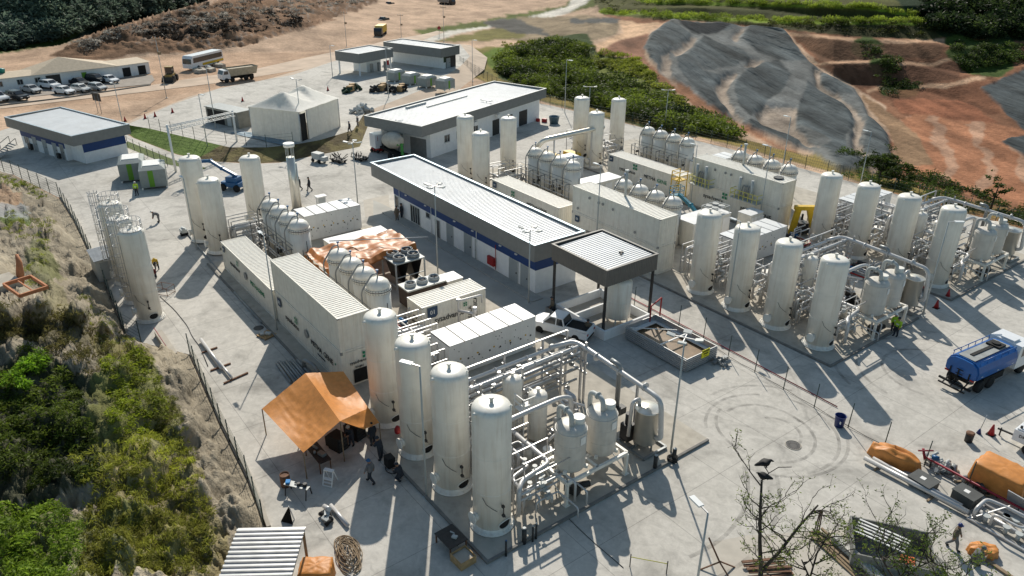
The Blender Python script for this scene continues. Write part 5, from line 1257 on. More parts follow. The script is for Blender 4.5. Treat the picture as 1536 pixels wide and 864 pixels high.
    m = MB(); m.pipe([L(-28.0, 20.2, 4.6), L(-28.6, 21.4, 5.0), L(-28.6, 25.2, 5.0), L(-28.4, 26.0, 4.9), L(-28.2, 26.0, 2.4)], .15, .5, 10); m.build('pipe', PIPE, t)
    # manifolds behind every tank
    for i in range(4):
        if i == 3: lab = 'beside the plinth end tank'
        else: lab = 'behind the %s tank of the row' % ordn[i]
        t = thing('valve_manifold', 'tangle of small valves and white pipes %s, %s' % (lab, where), 'pipework', base, 0, 'valve manifolds')
        x = TX[i] - (0 if y0 < 30 else .8); m = MB()
        for k in range(10):
            r = rr.choice((.05, .06, .08, .11)); z = rr.uniform(.5, 2.6); xa = x + rr.uniform(-1.6, 1.4); xb = xa + rr.uniform(.4, 1.8); ya = rr.uniform(20.3, 21.4); yb = rr.uniform(21.6, 24.2)
            if i == 3 and k > 7: continue
            m.pipe([L(xa, ya, .2), L(xa, ya, z), L(xa, yb, z), L(xb, yb, z), L(xb, yb, .3)], r, .22, 7)
            valve(L(xa, (ya + yb) / 2, z), t, GENSET)
        m.build('pipe', PIPE, t)
        f = MB()
        for k in range(3):
            xa = x - 1.2 + k * 1.1
            f.bar(L(xa, 21.4, 0), L(xa, 21.4, 2.9), .06); f.bar(L(xa, 24.0, 0), L(xa, 24.0, 2.9), .06); f.bar(L(xa, 21.4, 2.9), L(xa, 24.0, 2.9), .06)
        f.build('stand', STEEL, t)
    # low equipment on the slab
    t = thing('blower_skid', 'dark blowers and drums on the slab between rack and framed vessels, ' + where, 'machinery', base)
    for k in range(7): x, y = rr.uniform(-31.6, -28.9), rr.uniform(27.0, 30.3); MB().cyl(L(x, y, .45), L(x + .8, y, .45), .3, .3, 14).cbox(L(x + .4, y, .2), (.9, .6, .25)).build('blower', DARK, t)
    m = MB()
    for k in range(14):
        x, y = rr.uniform(-32, -28.6), rr.uniform(26.4, 30.6); z = rr.uniform(.7, 2.4); m.pipe([L(x, y, .2), L(x, y, z), L(x + rr.uniform(-1.4, 1.4), y, z), L(x + rr.uniform(-1, 1), y + rr.uniform(-1.2, 1.2), z)], rr.choice((.06, .09, .13, .17)), .25, 8); m.cyl(L(x, y, z * .5), L(x, y, z * .5 + .1), .2, .2, 10)
    m.build('pipe', PIPE, t)
    m = MB(); m.cbox(L(-25.9, 24.2, .45), (.9, .5, .5), .3); m.cyl(L(-25.9, 24.6, .5), L(-25.6, 25.3, .5), .2, .2, 12); m.build('pump', DARK, t)
    m = MB(); m.cyl(L(-30.0, 24.2, .1), L(-30.0, 24.2, 1.0), .4, .4, 16); m.cyl(L(-29.0, 24.8, .1), L(-29.0, 24.8, 1.2), .3, .3, 16); m.build('drum', WHITE, t)
pipe_train(19.05, 'near train')
pipe_train(52.1, 'middle train')
pipe_train(71.3, 'back train')
# pipes crossing at the back of each train
def cross_pipes(label, x0, x1, y0, y1, seed):
    rr = random.Random(seed); t = thing('pipe_bundle', label, 'pipework', ((x0 + x1) / 2, (y0 + y1) / 2, .14)); cx, cy = (x0 + x1) / 2, (y0 + y1) / 2
    m = MB()
    for k in range(16):
        z = rr.uniform(.5, 2.7); r = rr.choice((.06, .08, .1, .14)); y = rr.uniform(y0, y1) - cy; x = rr.uniform(x0, x1) - cx
        if k % 2: m.pipe([(x0 - cx, y, z), (x1 - cx - rr.uniform(0, 2), y, z), (x1 - cx - rr.uniform(0, 2), y, .2)], r, .25, 7)
        else: m.pipe([(x, y0 - cy, .3), (x, y0 - cy, z), (x, y1 - cy - rr.uniform(0, 1), z), (x, y1 - cy - rr.uniform(0, 1), .3)], r, .25, 7)
    m.build('pipe', PIPE, t); f = MB()
    for k in range(4):
        x = x0 - cx + k * (x1 - x0) / 3
        for y in (y0 - cy, y1 - cy): f.bar((x, y, 0), (x, y, 2.9), .08)
        f.bar((x, y0 - cy, 2.9), (x, y1 - cy, 2.9), .07); f.bar((x, y0 - cy, 1.5), (x, y1 - cy, 1.5), .06)
    f.build('stand', STEEL, t)
cross_pipes('grey pipes and stands between the first middle tank and the module', -43.8, -40.8, 53.6, 58.2, 1)
cross_pipes('grey pipes and stands between the back row tanks and the module', -43.0, -40.6, 73.2, 77.8, 2)
cross_pipes('grey pipes between the far module and the last back tanks', -39.6, -30.0, 78.5, 82.5, 3)
cross_pipes('grey pipes among the farthest three tanks', -83.5, -75.5, 73.0, 76.8, 4)
cross_pipes('grey pipes beside the tanks behind the blue banded building', -76.2, -72.6, 53.5, 57.0, 5)
cross_pipes('grey pipes and stands beside the near module and the first tank', -43.6, -40.6, 20.8, 24.6, 6)
cross_pipes('green and grey pipes beside the back end tank of the near train', -76.6, -73.9, 20.6, 23.6, 7)
cross_pipes('grey pipes along the near electrical container', -47.0, -44.2, 22.0, 26.2, 8)
# ==============================================================================================
# BUILDINGS
# ==============================================================================================
def parapet_roof(t, x0, x1, y0, y1, zb, zt, fm=FASCIA, th=.18, along='y', inset=.35, rim=None, pitch=.32, slope=.12):
    """Fascia band all round with a corrugated sheet roof set down behind it."""
    f = MB()
    f.box(x0, x1, y0, y0 + th, zb, zt); f.box(x0, x1, y1 - th, y1, zb, zt); f.box(x0, x0 + th, y0 + th, y1 - th, zb, zt); f.box(x1 - th, x1, y0 + th, y1 - th, zb, zt)
    f.build('fascia', fm, t)
    c = MB(); e = .05
    c.box(x0 - e, x1 + e, y0 - e, y0 + th + .02, zt + .003, zt + .05); c.box(x0 - e, x1 + e, y1 - th - .02, y1 + e, zt + .003, zt + .05)
    c.box(x0 - e, x0 + th + .02, y0 + th + .021, y1 - th - .021, zt + .003, zt + .05); c.box(x1 - th - .02, x1 + e, y0 + th + .021, y1 - th - .021, zt + .003, zt + .05)
    c.build('coping', rim or GENSET, t)
    r_ = MB(); r_.corr_roof(x0 + th, x1 - th, y0 + th, y1 - th, zt - inset, .05, pitch, along, slope); r_.build('roof_sheet', ROOFW, t)
    s = MB(); s.box(x0 + th, x1 - th, y0 + th, y1 - th, zb + .003, zb + .06); s.build('soffit', WALL, t)

def door(t, x, y, w, h, m=DOOR, face='y', glass=False, z0=.02):
    """A door leaf on a wall that faces -Y (face='y') or +X (face='x')."""
    d = MB()
    if face == 'y': d.box(x, x + w, y - .05, y - .006, z0, z0 + h)
    else: d.box(x + .006, x + .05, y, y + w, z0, z0 + h)
    o = d.build('door', m, t)
    f = MB()
    if face == 'y':
        f.box(x - .07, x - .003, y - .07, y - .004, z0, z0 + h + .07); f.box(x + w + .003, x + w + .07, y - .07, y - .004, z0, z0 + h + .07); f.box(x - .003, x + w + .003, y - .07, y - .004, z0 + h + .003, z0 + h + .07)
    else:
        f.box(x + .004, x + .07, y - .07, y - .003, z0, z0 + h + .07); f.box(x + .004, x + .07, y + w + .003, y + w + .07, z0, z0 + h + .07); f.box(x + .004, x + .07, y - .003, y + w + .003, z0 + h + .003, z0 + h + .07)
    f.build('frame', GENSET, o)
    k = MB()
    if face == 'y': k.box(x + w * .82, x + w * .9, y - .11, y - .052, z0 + 1.0, z0 + 1.14)
    else: k.box(x + .052, x + .11, y + w * .82, y + w * .9, z0 + 1.0, z0 + 1.14)
    k.build('handle', DARK, o)
def window(t, x, y, w, h, z0, face='y', bars=2):
    d = MB()
    if face == 'y': d.box(x, x + w, y - .03, y - .006, z0, z0 + h)
    else: d.box(x + .006, x + .03, y, y + w, z0, z0 + h)
    o = d.build('window', GLASS, t)
    f = MB()
    if face == 'y':
        for k in range(bars + 1): xx = x + w * k / bars; f.box(xx - .035, xx + .035, y - .07, y - .004, z0 - .05, z0 + h + .05)
        f.box(x - .05, x + w + .05, y - .09, y - .071, z0 - .1, z0 - .04); f.box(x, x + w, y - .068, y - .031, z0 + h, z0 + h + .05)
    else:
        for k in range(bars + 1): yy = y + w * k / bars; f.box(x + .004, x + .07, yy - .035, yy + .035, z0 - .05, z0 + h + .05)
        f.box(x + .071, x + .09, y - .05, y + w + .05, z0 - .1, z0 - .04); f.box(x + .031, x + .068, y, y + w, z0 + h, z0 + h + .05)
    f.build('frame', GENSET, o)

# ---- long building between the trains
t = thing('long_building', 'long white low building with blue band and grey fascia between the trains', 'building', (-61.5, 42, 0))
X0, X1, Y0_, Y1_ = -74.8 + 61.5, -48.5 + 61.5, 39.3 - 42, 44.2 - 42
mb = MB(); mb.box(X0, X1, Y0_, Y1_, 0, 3.45); mb.build('wall', WALL, t)
mb = MB(); e = .02
mb.box(X0 - e, X1 + e, Y0_ - e, Y0_ - .003, 2.35, 3.25); mb.box(X1 + .003, X1 + e, Y0_, Y1_, 2.35, 3.25); mb.box(X0 - e, X0 - .003, Y0_, Y1_, 2.35, 3.25); mb.build('blue_band', BLUE, t)
parapet_roof(t, -79.2 + 61.5, -48.1 + 61.5, 38.8 - 42, 44.7 - 42, 3.45, 5.05, rim=mat('blue_grey_coping', (.35, .45, .52), .4, metal=.4))
for x in (-63.4, -60.1, -52.4): door(t, x + 61.5, Y0_, 1.3 if x > -62 else 1.15, 2.25)
door(t, -65.7 + 61.5, Y0_, .85, 2.0, mat('dark_grey_door', (.1, .1, .1), .5)); door(t, -56.9 + 61.5 - 1.2, Y0_, .06, 2.2); door(t, -50.6 + 61.5, Y0_, 1.1, 2.25)
door(t, X1, -1.0, 1.2, 2.25, face='x') if False else None
window(t, -71.0 + 61.5, Y0_, 2.0, 1.95, .22, bars=4); window(t, -74.5 + 61.5, Y0_, .75, 1.2, 1.0, bars=1); window(t, -67.6 + 61.5, Y0_, .8, .5, 1.75, bars=1)
mb = MB()
for x in (-72, -67.8, -62.0, -58.7, -54.0, -51.5): mb.box(x + 61.5, x + 61.8, Y0_ - .14, Y0_ - .022, 2.95, 3.05)
mb.build('wall_lamp', LAMPW, t)
mb = MB()
for x in (-73.4, -66.5, -57.9): mb.cyl((x + 61.5, Y0_ - .06, .1), (x + 61.5, Y0_ - .06, 3.4), .04, .04, 6)
mb.build('downpipe', WALL, t)
mb = MB(); mb.box(X0 - .8, X1 + 1.2, Y0_ - 1.3, Y0_ - .02, 0.0, .10); mb.build('footpath', mat('footpath_concrete', (.36, .355, .33), .85, var=.1, bump=.15), t)
t = thing('hose_cabinet', 'red fire hose cabinet with a rising red pipe on the white wall', 'fire cabinet', (-55.7, 39.28, .55))
mb = MB(); mb.box(0, 1.05, -.3, -.02, 0, .85); mb.build('cabinet', RED, t); mb = MB(); mb.box(.06, .99, -.33, -.302, .06, .79); mb.build('door', RED, t); mb = MB(); mb.cyl((1.15, -.1, -.3), (1.15, -.1, 2.3), .035, .035, 8); mb.build('riser', RED, t)

# ---- flat canopy and its bunded tank
t = thing('fuel_canopy', 'brown grey flat canopy with white ribbed roof on slim posts', 'canopy', (-42.25, 41.65, 0))
xa, xb, ya, yb = -3.4, 3.4, -2.9, 2.9
f = MB(); f.corr((xa, ya), (xb, ya), 4.62, 6.05, .03, .2, 1); f.corr((xb, ya), (xb, yb), 4.62, 6.05, .03, .2, 1); f.corr((xb, yb), (xa, yb), 4.62, 6.05, .03, .2, 1); f.corr((xa, yb), (xa, ya), 4.62, 6.05, .03, .2, 1); f.build('fascia', FASCIA2, t)
r_ = MB(); r_.corr_roof(xa + .16, xb - .16, ya + .16, yb - .16, 5.82, .05, .30, 'y', .1); r_.build('roof_sheet', ROOFW, t)
c = MB(); c.box(xa - .06, xb + .06, ya - .06, ya + .14, 6.05, 6.1); c.box(xa - .06, xb + .06, yb - .14, yb + .06, 6.05, 6.1); c.box(xa - .06, xa + .14, ya + .141, yb - .141, 6.05, 6.1); c.box(xb - .14, xb + .06, ya + .141, yb - .141, 6.05, 6.1); c.build('coping', FASCIA2, t)
s = MB(); s.box(xa + .05, xb - .05, ya + .05, yb - .05, 4.7, 4.76); s.build('soffit', FASCIA, t)
for x in (xa + .2, xb - .2):
    for y in (ya + .2, yb - .2): m = MB(); m.box(x - .09, x + .09, y - .09, y + .09, 0, 4.7); m.cbox((x, y, .02), (.4, .4, .04)); m.build('post', DARK, t)
m = MB(); m.cbox((1.2, .8, 5.98), (.3, .3, .15)); m.cbox((1.5, .5, 5.96), (.15, .15, .12)); m.build('roof_vent', DARK, t)
t = thing('bund_wall', 'low white walled bund under the brown canopy', 'bund', (-41.3, 40.8, 0))
x0, x1, y0, y1 = -3.3, 2.9, -2.3, 3.0
m = MB()
for a, b, c_, d in ((x0, x1, y0, y0 + .18), (x0, x1, y1 - .18, y1), (x0, x0 + .18, y0 + .181, y1 - .181), (x1 - .18, x1, y0 + .181, y1 - .181), (-1.0, -.82, y0 + .181, y1 - .181)): m.box(a, b, c_, d, 0, .85)
m.build('wall', WALL, t); m = MB(); m.box(x0 + .19, x1 - .19, y0 + .19, y1 - .19, 0.0, .06); m.build('slab', PATCH, t)
t = thing('fuel_tank', 'white upright fuel tank on short legs inside the bund', 'tank', (-40.0, 41.5, .06))
m = MB(); m.lathe([(0, .55), (.8, .6), (1.05, .72), (1.05, 3.9), (.9, 4.15), (.4, 4.3), (0, 4.32)], n=32); m.lathe([(1.053, 2.3), (1.07, 2.33), (1.053, 2.36)], n=32); m.build('shell', WHITE, t)
for k in range(4): a = k * PI / 2 + .6; m = MB(); m.cyl((.85 * math.cos(a), .85 * math.sin(a), 0), (.85 * math.cos(a), .85 * math.sin(a), .8), .07, .07, 8); m.build('leg', WHITE, t)
t = thing('control_skid', 'dark open topped steel box beside the bund, pump parts inside', 'tray', (-44.0, 38.2, 0)); m = MB()
for a in ((-.9, .9, -.6, -.55), (-.9, .9, .55, .6), (-.9, -.85, -.549, .549), (.85, .9, -.549, .549)): m.box(*a, .05, .7)
m.box(-.85, .85, -.55, .55, .05, .09); m.build('tray', GPIPE, t); m = MB(); m.cyl((-.4, -.1, .4), (.4, .1, .45), .16, .16, 10); m.cbox((.4, .2, .3), (.4, .4, .35)); m.build('pump', BLACK, t)

# ---- ribbed steel skip with a yellow warning sign
t = thing('waste_skip', 'open ribbed grey steel skip holding brown liquid, yellow warning sign', 'skip', (-34.4, 41.9, 0)); m = MB(); lx, ly = 3.25, 1.75
m.corr((-lx, -ly), (lx, -ly), .12, 1.2, .05, 9, 1)
for z in np.arange(.2, 1.2, .17): m.box(-lx, lx, -ly - .1, -ly + .0, z, z + .08); m.box(-lx, lx, ly, ly + .1, z, z + .08); m.box(lx, lx + .065, -ly, ly, z, z + .08)
m.box(-lx, lx, -ly + .001, -ly + .06, .12, 1.2); m.box(-lx, lx, ly - .06, ly - .001, .12, 1.2); m.box(-lx, -lx + .06, -ly + .061, ly - .061, .12, 1.2); m.box(lx - .06, lx, -ly + .061, ly - .061, .12, 1.2); m.box(-lx + .061, lx - .061, -ly + .061, ly - .061, .12, .2)
m.build('body', STEEL, t)
m = MB(); m.box(-lx + .1, lx - .1, -ly + .1, ly - .1, .205, .5); m.build('sludge', mat('brown_sludge', (.20, .13, .07), .35, var=.25), t)
m = MB(); m.box(-lx + .07, lx - .07, ly - .35, ly - .07, .6, .68); m.box(.3, .42, -ly + .07, ly - .36, 1.02, 1.1); m.bar((-2.9, -1.6, 1.15), (-.4, 1.2, 1.15), .06); m.box(-lx + .07, -lx + .5, -ly + .3, ly - .36, .7, .76); m.build('cross_bar', PANEL, t)
m = MB(); m.box(lx + .07, lx + .1, -.15, .75, .75, 1.45); m.build('warning_sign', mat('sign_yellow', (.75, .68, .02), .5), t)
text('ATENÇÃO', .16, (lx + .115, .3, 1.3), 0, INK, t); text('PERIGO', .15, (lx + .115, .3, 1.08), 0, INK, t); text('\u2022 \u2022 \u2022', .2, (lx + .115, .3, .88), 0, INK, t)
m = MB(); m.box(lx + .3, lx + .6, .9, 2.6, .05, .25); 
rr = random.Random(4)
for k in range(26): m.cbox((lx + .2 + rr.random() * 1.0, 1.2 + rr.random() * 1.0, rr.random() * .35), (.25, .2, .12), rr.random() * 3, rr.random(), rr.random())
t2 = thing('scrap_heap', 'small heap of crumpled grey scrap at the skip corner', 'scrap', (-34.4, 41.9, 0)); m.build('scrap', GPIPE, t2)

# ---- office block with grey fascia, set at an angle
OR = R(108.8)
cx, cy, L_, W_ = fit_rect([(544, 174), (740, 122), (818, 132), (637, 190)], 5.2, OR)
def loc_office(x, y): c_, s_ = math.cos(OR), math.sin(OR); return ((x - cx) * c_ + (y - cy) * s_, -(x - cx) * s_ + (y - cy) * c_)
t = thing('office_building', 'white office block with wide grey fascia and white ribbed roof', 'building', (cx, cy, 0), OR)
hx_, hy_ = L_ / 2, W_ / 2
m = MB(); m.box(-hx_ + 2.6, hx_ - 1.0, -hy_ + .7, hy_ - .7, 0, 3.7); m.build('wall', WALL, t)
parapet_roof(t, -hx_, hx_, -hy_, hy_, 3.7, 5.2, along='y', pitch=.5)
for x in (-10.5, -7.6, -5.6, -3.6): window(t, x, -hy_ + .7, 1.2, 1.0, 1.6)
for x, w_ in ((1.5, 1.8), (5.0, 2.0), (9.0, 2.4)):
    m = MB(); m.box(x, x + w_, -hy_ + .66, -hy_ + .69, .05, 2.5); o = m.build('doorway', DARK, t)
m = MB(); m.box(-hx_ + 2.6 - .03, -hx_ + 2.597, -hy_ + 1.5, -hy_ + 4.5, 0, 2.6); m.build('end_opening', GPIPE, t)
m = MB(); m.box(-hx_ + 2.57, -hx_ + 2.598, hy_ - 5, hy_ - .75, 0, 3.6); m.build('end_panel', DOOR, t)
m = MB(); m.box(-6, 4, hy_ - 3.4, hy_ - 3.1, 5.05, 5.15); m.box(-8.6, -4.2, hy_ - 1.6, hy_ - 1.2, 5.0, 5.3); m.build('roof_duct', GENSET, t)
m = MB()
for x in (-3.5, 2.5): m.cbox((x, -hy_ + .3, 3.1), (.9, .5, .6))
m.build('air_conditioner', PANEL, t)
# little yellow work platform at its corner
gx, gy = G(615, 172, 5.4)
t = thing('work_platform', 'yellow folding work platform hanging at the office roof corner', 'platform', (gx, gy, 3.6), OR); m = MB()
for z in (0, .6, 1.1): m.bar((-.9, -.4, z), (.9, -.4, z), .06); m.bar((-.9, .4, z), (.9, .4, z), .06)
for x in (-.9, .9):
    for y in (-.4, .4): m.bar((x, y, 0), (x, y, 1.1), .06)
m.box(-.9, .9, -.4, .4, -.04, .02); m.build('rail_frame', YELLOW, t); m = MB(); m.bar((-.8, 0, -3.4), (-.8, 0, 0), .12); m.build('mast', YELLOW, t)

# ---- small office at upper left
t_rot = R(18.8)
cx, cy, L_, W_ = fit_rect([(10, 176), (88, 160), (191, 185), (109, 206)], 4.3, t_rot); hx_, hy_ = L_ / 2, W_ / 2
t = thing('gatehouse', 'small blue and white building with grey fascia and pale flat roof', 'building', (cx, cy, 0), t_rot)
m = MB(); m.box(-hx_ + 1.9, hx_ - 4.2, -hy_ + .8, hy_ - .6, 0, 2.9); m.box(hx_ - 4.199, hx_ - .8, -hy_ + 1.5, hy_ - .6, 0, 2.9); m.build('wall', WALL, t)
m = MB(); m.box(-hx_ + 1.88, hx_ - 4.25, -hy_ + .78, -hy_ + .797, 1.7, 2.9); m.box(hx_ - .797, hx_ - .78, -hy_ + 1.5, hy_ - .6, 1.55, 2.9); m.box(-hx_ + 1.88, -hx_ + 1.897, -hy_ + .8, hy_ - .6, 1.7, 2.9); m.build('blue_band', BLUE, t)
parapet_roof(t, -hx_, hx_, -hy_, hy_, 2.9, 4.3, rim=mat('pale_coping', (.45, .52, .56), .4, metal=.3), inset=.28, pitch=.6)
for x in (-4.0, -1.2, 1.6): door(t, x, -hy_ + .8, 1.0, 2.0, DOOR)
window(t, -6.4, -hy_ + .8, 1.2, .9, .8); door(t, 3.6, -hy_ + .8, .9, 2.1, GPIPE)
m = MB(); m.box(-5.2, -4.4, -hy_ + .4, -hy_ + .76, .1, .9); m.box(2.8, 3.4, -hy_ + .4, -hy_ + .76, .1, .8); m.build('air_conditioner', DARK, t)

# ---- two far kiosks on the platform
def kiosk(label, pxs, z, open_side, green):
    cx, cy, L_, W_ = fit_rect(pxs, z, OR); hx_, hy_ = L_ / 2, W_ / 2
    t = thing('kiosk_building', label, 'building', (cx, cy, Z1), OR); zt = z - Z1
    if open_side:
        m = MB(); m.box(-hx_ + 4.5, hx_ - 1.5, -hy_ + 2.4, hy_ - .6, 0, 2.7); m.build('wall', WALL, t)
        for x in (-hx_ + .5, hx_ - .5):
            for y in (-hy_ + .5, hy_ - .5): m = MB(); m.box(x - .12, x + .12, y - .12, y + .12, 0, 2.7); m.build('post', WALL, t)
        for x in (0, 2.2, 4.2): m = MB(); m.cbox((x, -hy_ + 1.6, .9), (.5, .5, 1.8)); m.build('pump_cabinet', GPIPE, t)
        m = MB(); m.cbox((5.4, -hy_ + 2.0, 1.3), (.9, .1, 1.0)); m.build('red_panel', RED, t)
    else:
        m = MB(); m.box(-hx_ + 2.0, hx_ - 1.2, -hy_ + 1.0, hy_ - .6, 0, 2.7); m.build('wall', WALL, t)
        m = MB(); m.box(-hx_ + 1.98, 2.2, -hy_ + .975, -hy_ + .997, 1.3, 2.7); m.box(hx_ - 3.6, hx_ - 1.18, -hy_ + .975, -hy_ + .997, 1.3, 2.7); m.build('green_band', DGREEN, t)
        m = MB(); m.box(3.0, hx_ - 3.8, -hy_ + .965, -hy_ + .997, 0, 2.6); m.build('open_bay', DARK, t)
        door(t, -hx_ + 3, -hy_ + 1.0, 1.2, 2.0)
    parapet_roof(t, -hx_, hx_, -hy_, hy_, 2.7, zt, inset=.3, pitch=.6)
kiosk('smaller far grey roofed kiosk with open posts and pumps', [(498.5, 76), (557, 68), (590, 72), (537.5, 81)], 5.6, True, False)
kiosk('larger far grey roofed kiosk with a dark green band', [(572, 63), (604, 58), (692, 68), (661, 72.5)], 5.6, False, True)
# rounded grey generator cabinets in front of them
def genbox(label, loc, rz, group, s=1.0):
    t = thing('generator_cabinet', label, 'generator', loc, rz, group); m = MB(); a, b, h = 1.75 * s, 1.25 * s, 2.0 * s
    m.box(-a, a, -b, b, .25, h); m.add([(-a, -b, h), (a, -b, h), (a, b, h), (-a, b, h), (-a * .7, -b * .75, h + .3), (a * .7, -b * .75, h + .3), (a * .7, b * .75, h + .3), (-a * .7, b * .75, h + .3)], [(0, 1, 5, 4), (1, 2, 6, 5), (2, 3, 7, 6), (3, 0, 4, 7), (4, 5, 6, 7)]); m.build('cabinet', MATS.get('grey_green_cabinet') or mat('grey_green_cabinet', (.27, .30, .29), .5, var=.08, dirt=.2), t)
    MB().box(-a * .25, a * .05, -b - .02, -b - .003, .3, h - .05).build('lime_stripe', LIME, t); MB().box(a + .003, a + .02, -b * .35, b * .05, .3, h - .05).build('lime_stripe', LIME, t)
    m = MB(); m.box(-a * .6, a * .6, -b * .65, b * .65, h + .303, h + .42); m.build('roof_hatch', PANEL, t)
    for x in (-a + .1, 0, a - .1):
        for y in (-b + .1, b - .1): MB().box(x - .1, x + .1, y - .1, y + .1, 0, .25).build('support', PANEL, t)
    m = MB()
    for k in range(4): m.box(-a + .15 + .55 * k + (1.0 if k > 1 else 0), -a + .55 + .55 * k + (1.0 if k > 1 else 0), -b - .02, -b - .003, .5, h - .4)
    m.build('louvre', mat('louvre_grey', (.3, .31, .31), .5) if 'louvre_grey' not in MATS else MATS['louvre_grey'], t)
    return t
for i, (x, y) in enumerate(((594, 121), (617, 126), (641, 130), (668, 134))):
    g_ = G(x, y, Z1); genbox(('darkest grey rounded generator in the row before the far kiosks', 'second grey generator in the far row, with a lime stripe', 'third grey generator in the far row, with a lime stripe', 'rightmost grey generator in the far row, nearest the office')[i], (*g_, Z1), OR, 'far row of generator cabinets', .92)
for i, (q, lab) in enumerate((((202, 266), 'grey generator box with lime stripe by the gatehouse, farther one'), ((233, 276), 'grey generator box with lime stripe on pale blocks, nearer one'))):
    g_ = G(*q); genbox(lab, (g_[0], g_[1], 0), R(-14), 'generator boxes by the gatehouse', 1.22)

# ---- white marquee
q0, q1, q2 = (Vector(G(*q, Z1)) for q in ((372, 203), (445, 212), (518, 191))); cx, cy = (q0 + q2) / 2; tr_ = math.atan2(q1.y - q0.y, q1.x - q0.x); hx_, hy_ = (q1 - q0).length / 2, (q2 - q1).length / 2
t = thing('marquee_tent', 'white canvas marquee with pointed hip roof and dark doorway', 'tent', (cx, cy, Z1), tr_); zt = 4.5
def drape(x0, y0, x1, y1, m_):
    n_ = 40; vs = []
    nx, ny = (y1 - y0), -(x1 - x0); ln = math.hypot(nx, ny); nx /= ln; ny /= ln
    for j in range(5):
        for i in range(n_ + 1):
            f = i / n_; w_ = .07 * math.sin(f * 37) * (1 - j / 4 * .5) + .05 * math.sin(f * 83 + 1); vs.append((x0 + (x1 - x0) * f + nx * w_, y0 + (y1 - y0) * f + ny * w_, zt * j / 4))
    m_.add(vs, [(j * (n_ + 1) + i, j * (n_ + 1) + i + 1, (j + 1) * (n_ + 1) + i + 1, (j + 1) * (n_ + 1) + i) for j in range(4) for i in range(n_)], True)
m = MB(); drape(-hx_, -hy_, hx_, -hy_, m); drape(hx_, -hy_ + 1.8, hx_, hy_, m); drape(hx_, hy_, -hx_, hy_, m); drape(-hx_, hy_, -hx_, -hy_, m); m.build('side_wall', CANVAS, t)
m = MB(); e = .25
def tent_z(u, v):
    x, y = -hx_ - e + u * 2 * (hx_ + e), -hy_ - e + v * 2 * (hy_ + e)
    z = 0
    for px_ in (-hy_ / 2, hy_ / 2):
        d = max(abs(y - px_) / (hy_ / 2 + e), abs(x) / (hx_ + e)); z = max(z, (1 - min(d, 1)) ** 1.25, .62 * (1 - min(1, max(abs(x) / (hx_ + e), (abs(y) - hy_ / 2) / (hy_ / 2 + e)))))
    return (x, y, zt + .02 + 2.2 * z + .02 * math.sin(x * 3 + y * 2))
m.grid(tent_z, 40, 24); m.build('roof', CANVAS, t)
m = MB(); m.box(hx_ - .25, hx_ - .2, -hy_ + .05, -hy_ + 1.8, 0, 4.0); m.build('doorway', BLACK, t)
m = MB()
for x, y in ((-hx_, -hy_), (hx_, -hy_), (hx_, hy_), (-hx_, hy_), (hx_, -hy_ + 1.8)): m.cyl((x, y, 0), (x, y, zt), .07, .07, 8)
m.build('pole', STEEL, t)
t = thing('groundsheet', 'crumpled blue grey plastic sheet along the marquee foot', 'sheet', (*G(395, 208, Z1), Z1)); m = MB()
m.grid(lambda u, v: (-6 + 12 * u, -1 + 2 * v + 4 * (u - .5), .1 + .12 * noise.noise(Vector((u * 9, v * 4, 1)))), 40, 8); m.build('sheet', mat('blue_grey_sheet', (.16, .24, .30), .5, var=.2), t)
# container office beside the marquee with a lattice gate in front
cxy = G(335, 188, Z1)
t = thing('site_hut', 'dark fronted grey hut beside the marquee under the lattice gate', 'hut', (*cxy, Z1), t_rot); m = MB(); m.box(-4, 4, 0, 2.6, 0, 2.5); m.build('wall', mat('hut_grey', (.22, .215, .19), .7, var=.12), t)
m = MB(); m.box(-3.6, .5, -.02, -.003, .1, 2.2); m.build('opening', BLACK, t); m = MB(); m.box(-4.1, 4.1, -.2, 2.7, 2.503, 2.6); m.build('roof', GPIPE, t); m = MB(); m.box(1.2, 2.2, -.02, -.003, .1, 2.1); m.build('door', GENSET, t)
a_, b_ = G(264, 258), G(357, 222)
t = thing('lattice_gate', 'white lattice truss gantry spanning two posts before the marquee', 'gantry', (*a_, 0)); dx, dy = b_[0] - a_[0], b_[1] - a_[1]; za, zb = 6.4, 5.6
MB().cyl((0, 0, 0), (0, 0, za), .16, .14, 10).build('post', PANEL, t); MB().cyl((dx, dy, 0), (dx, dy, zb), .16, .14, 10).build('post', PANEL, t)
m = MB(); P0, P1 = Vector((0, 0, za - .5)), Vector((dx, dy, zb - .5))
nn = Vector((-dy, dx, 0)).normalized() * .35
ch = [(nn, Vector((0, 0, .25))), (-nn, Vector((0, 0, .25))), (nn, Vector((0, 0, -.3))), (-nn, Vector((0, 0, -.3)))]
for q, z in ch: m.tube([P0 + q + z, P1 + q + z], .05, 6)
for k in range(14):
    f, f2 = k / 14, (k + 1) / 14; A = P0.lerp(P1, f); B = P0.lerp(P1, f2)
    m.tube([A + nn + ch[0][1], B - nn + ch[0][1]], .03, 5); m.tube([A - nn + ch[0][1], B - nn + ch[2][1]], .03, 5); m.tube([A + nn + ch[0][1], B + nn + ch[2][1]], .03, 5); m.tube([A - nn + ch[2][1], B + nn + ch[2][1]], .03, 5)
m.build('truss', PANEL, t)
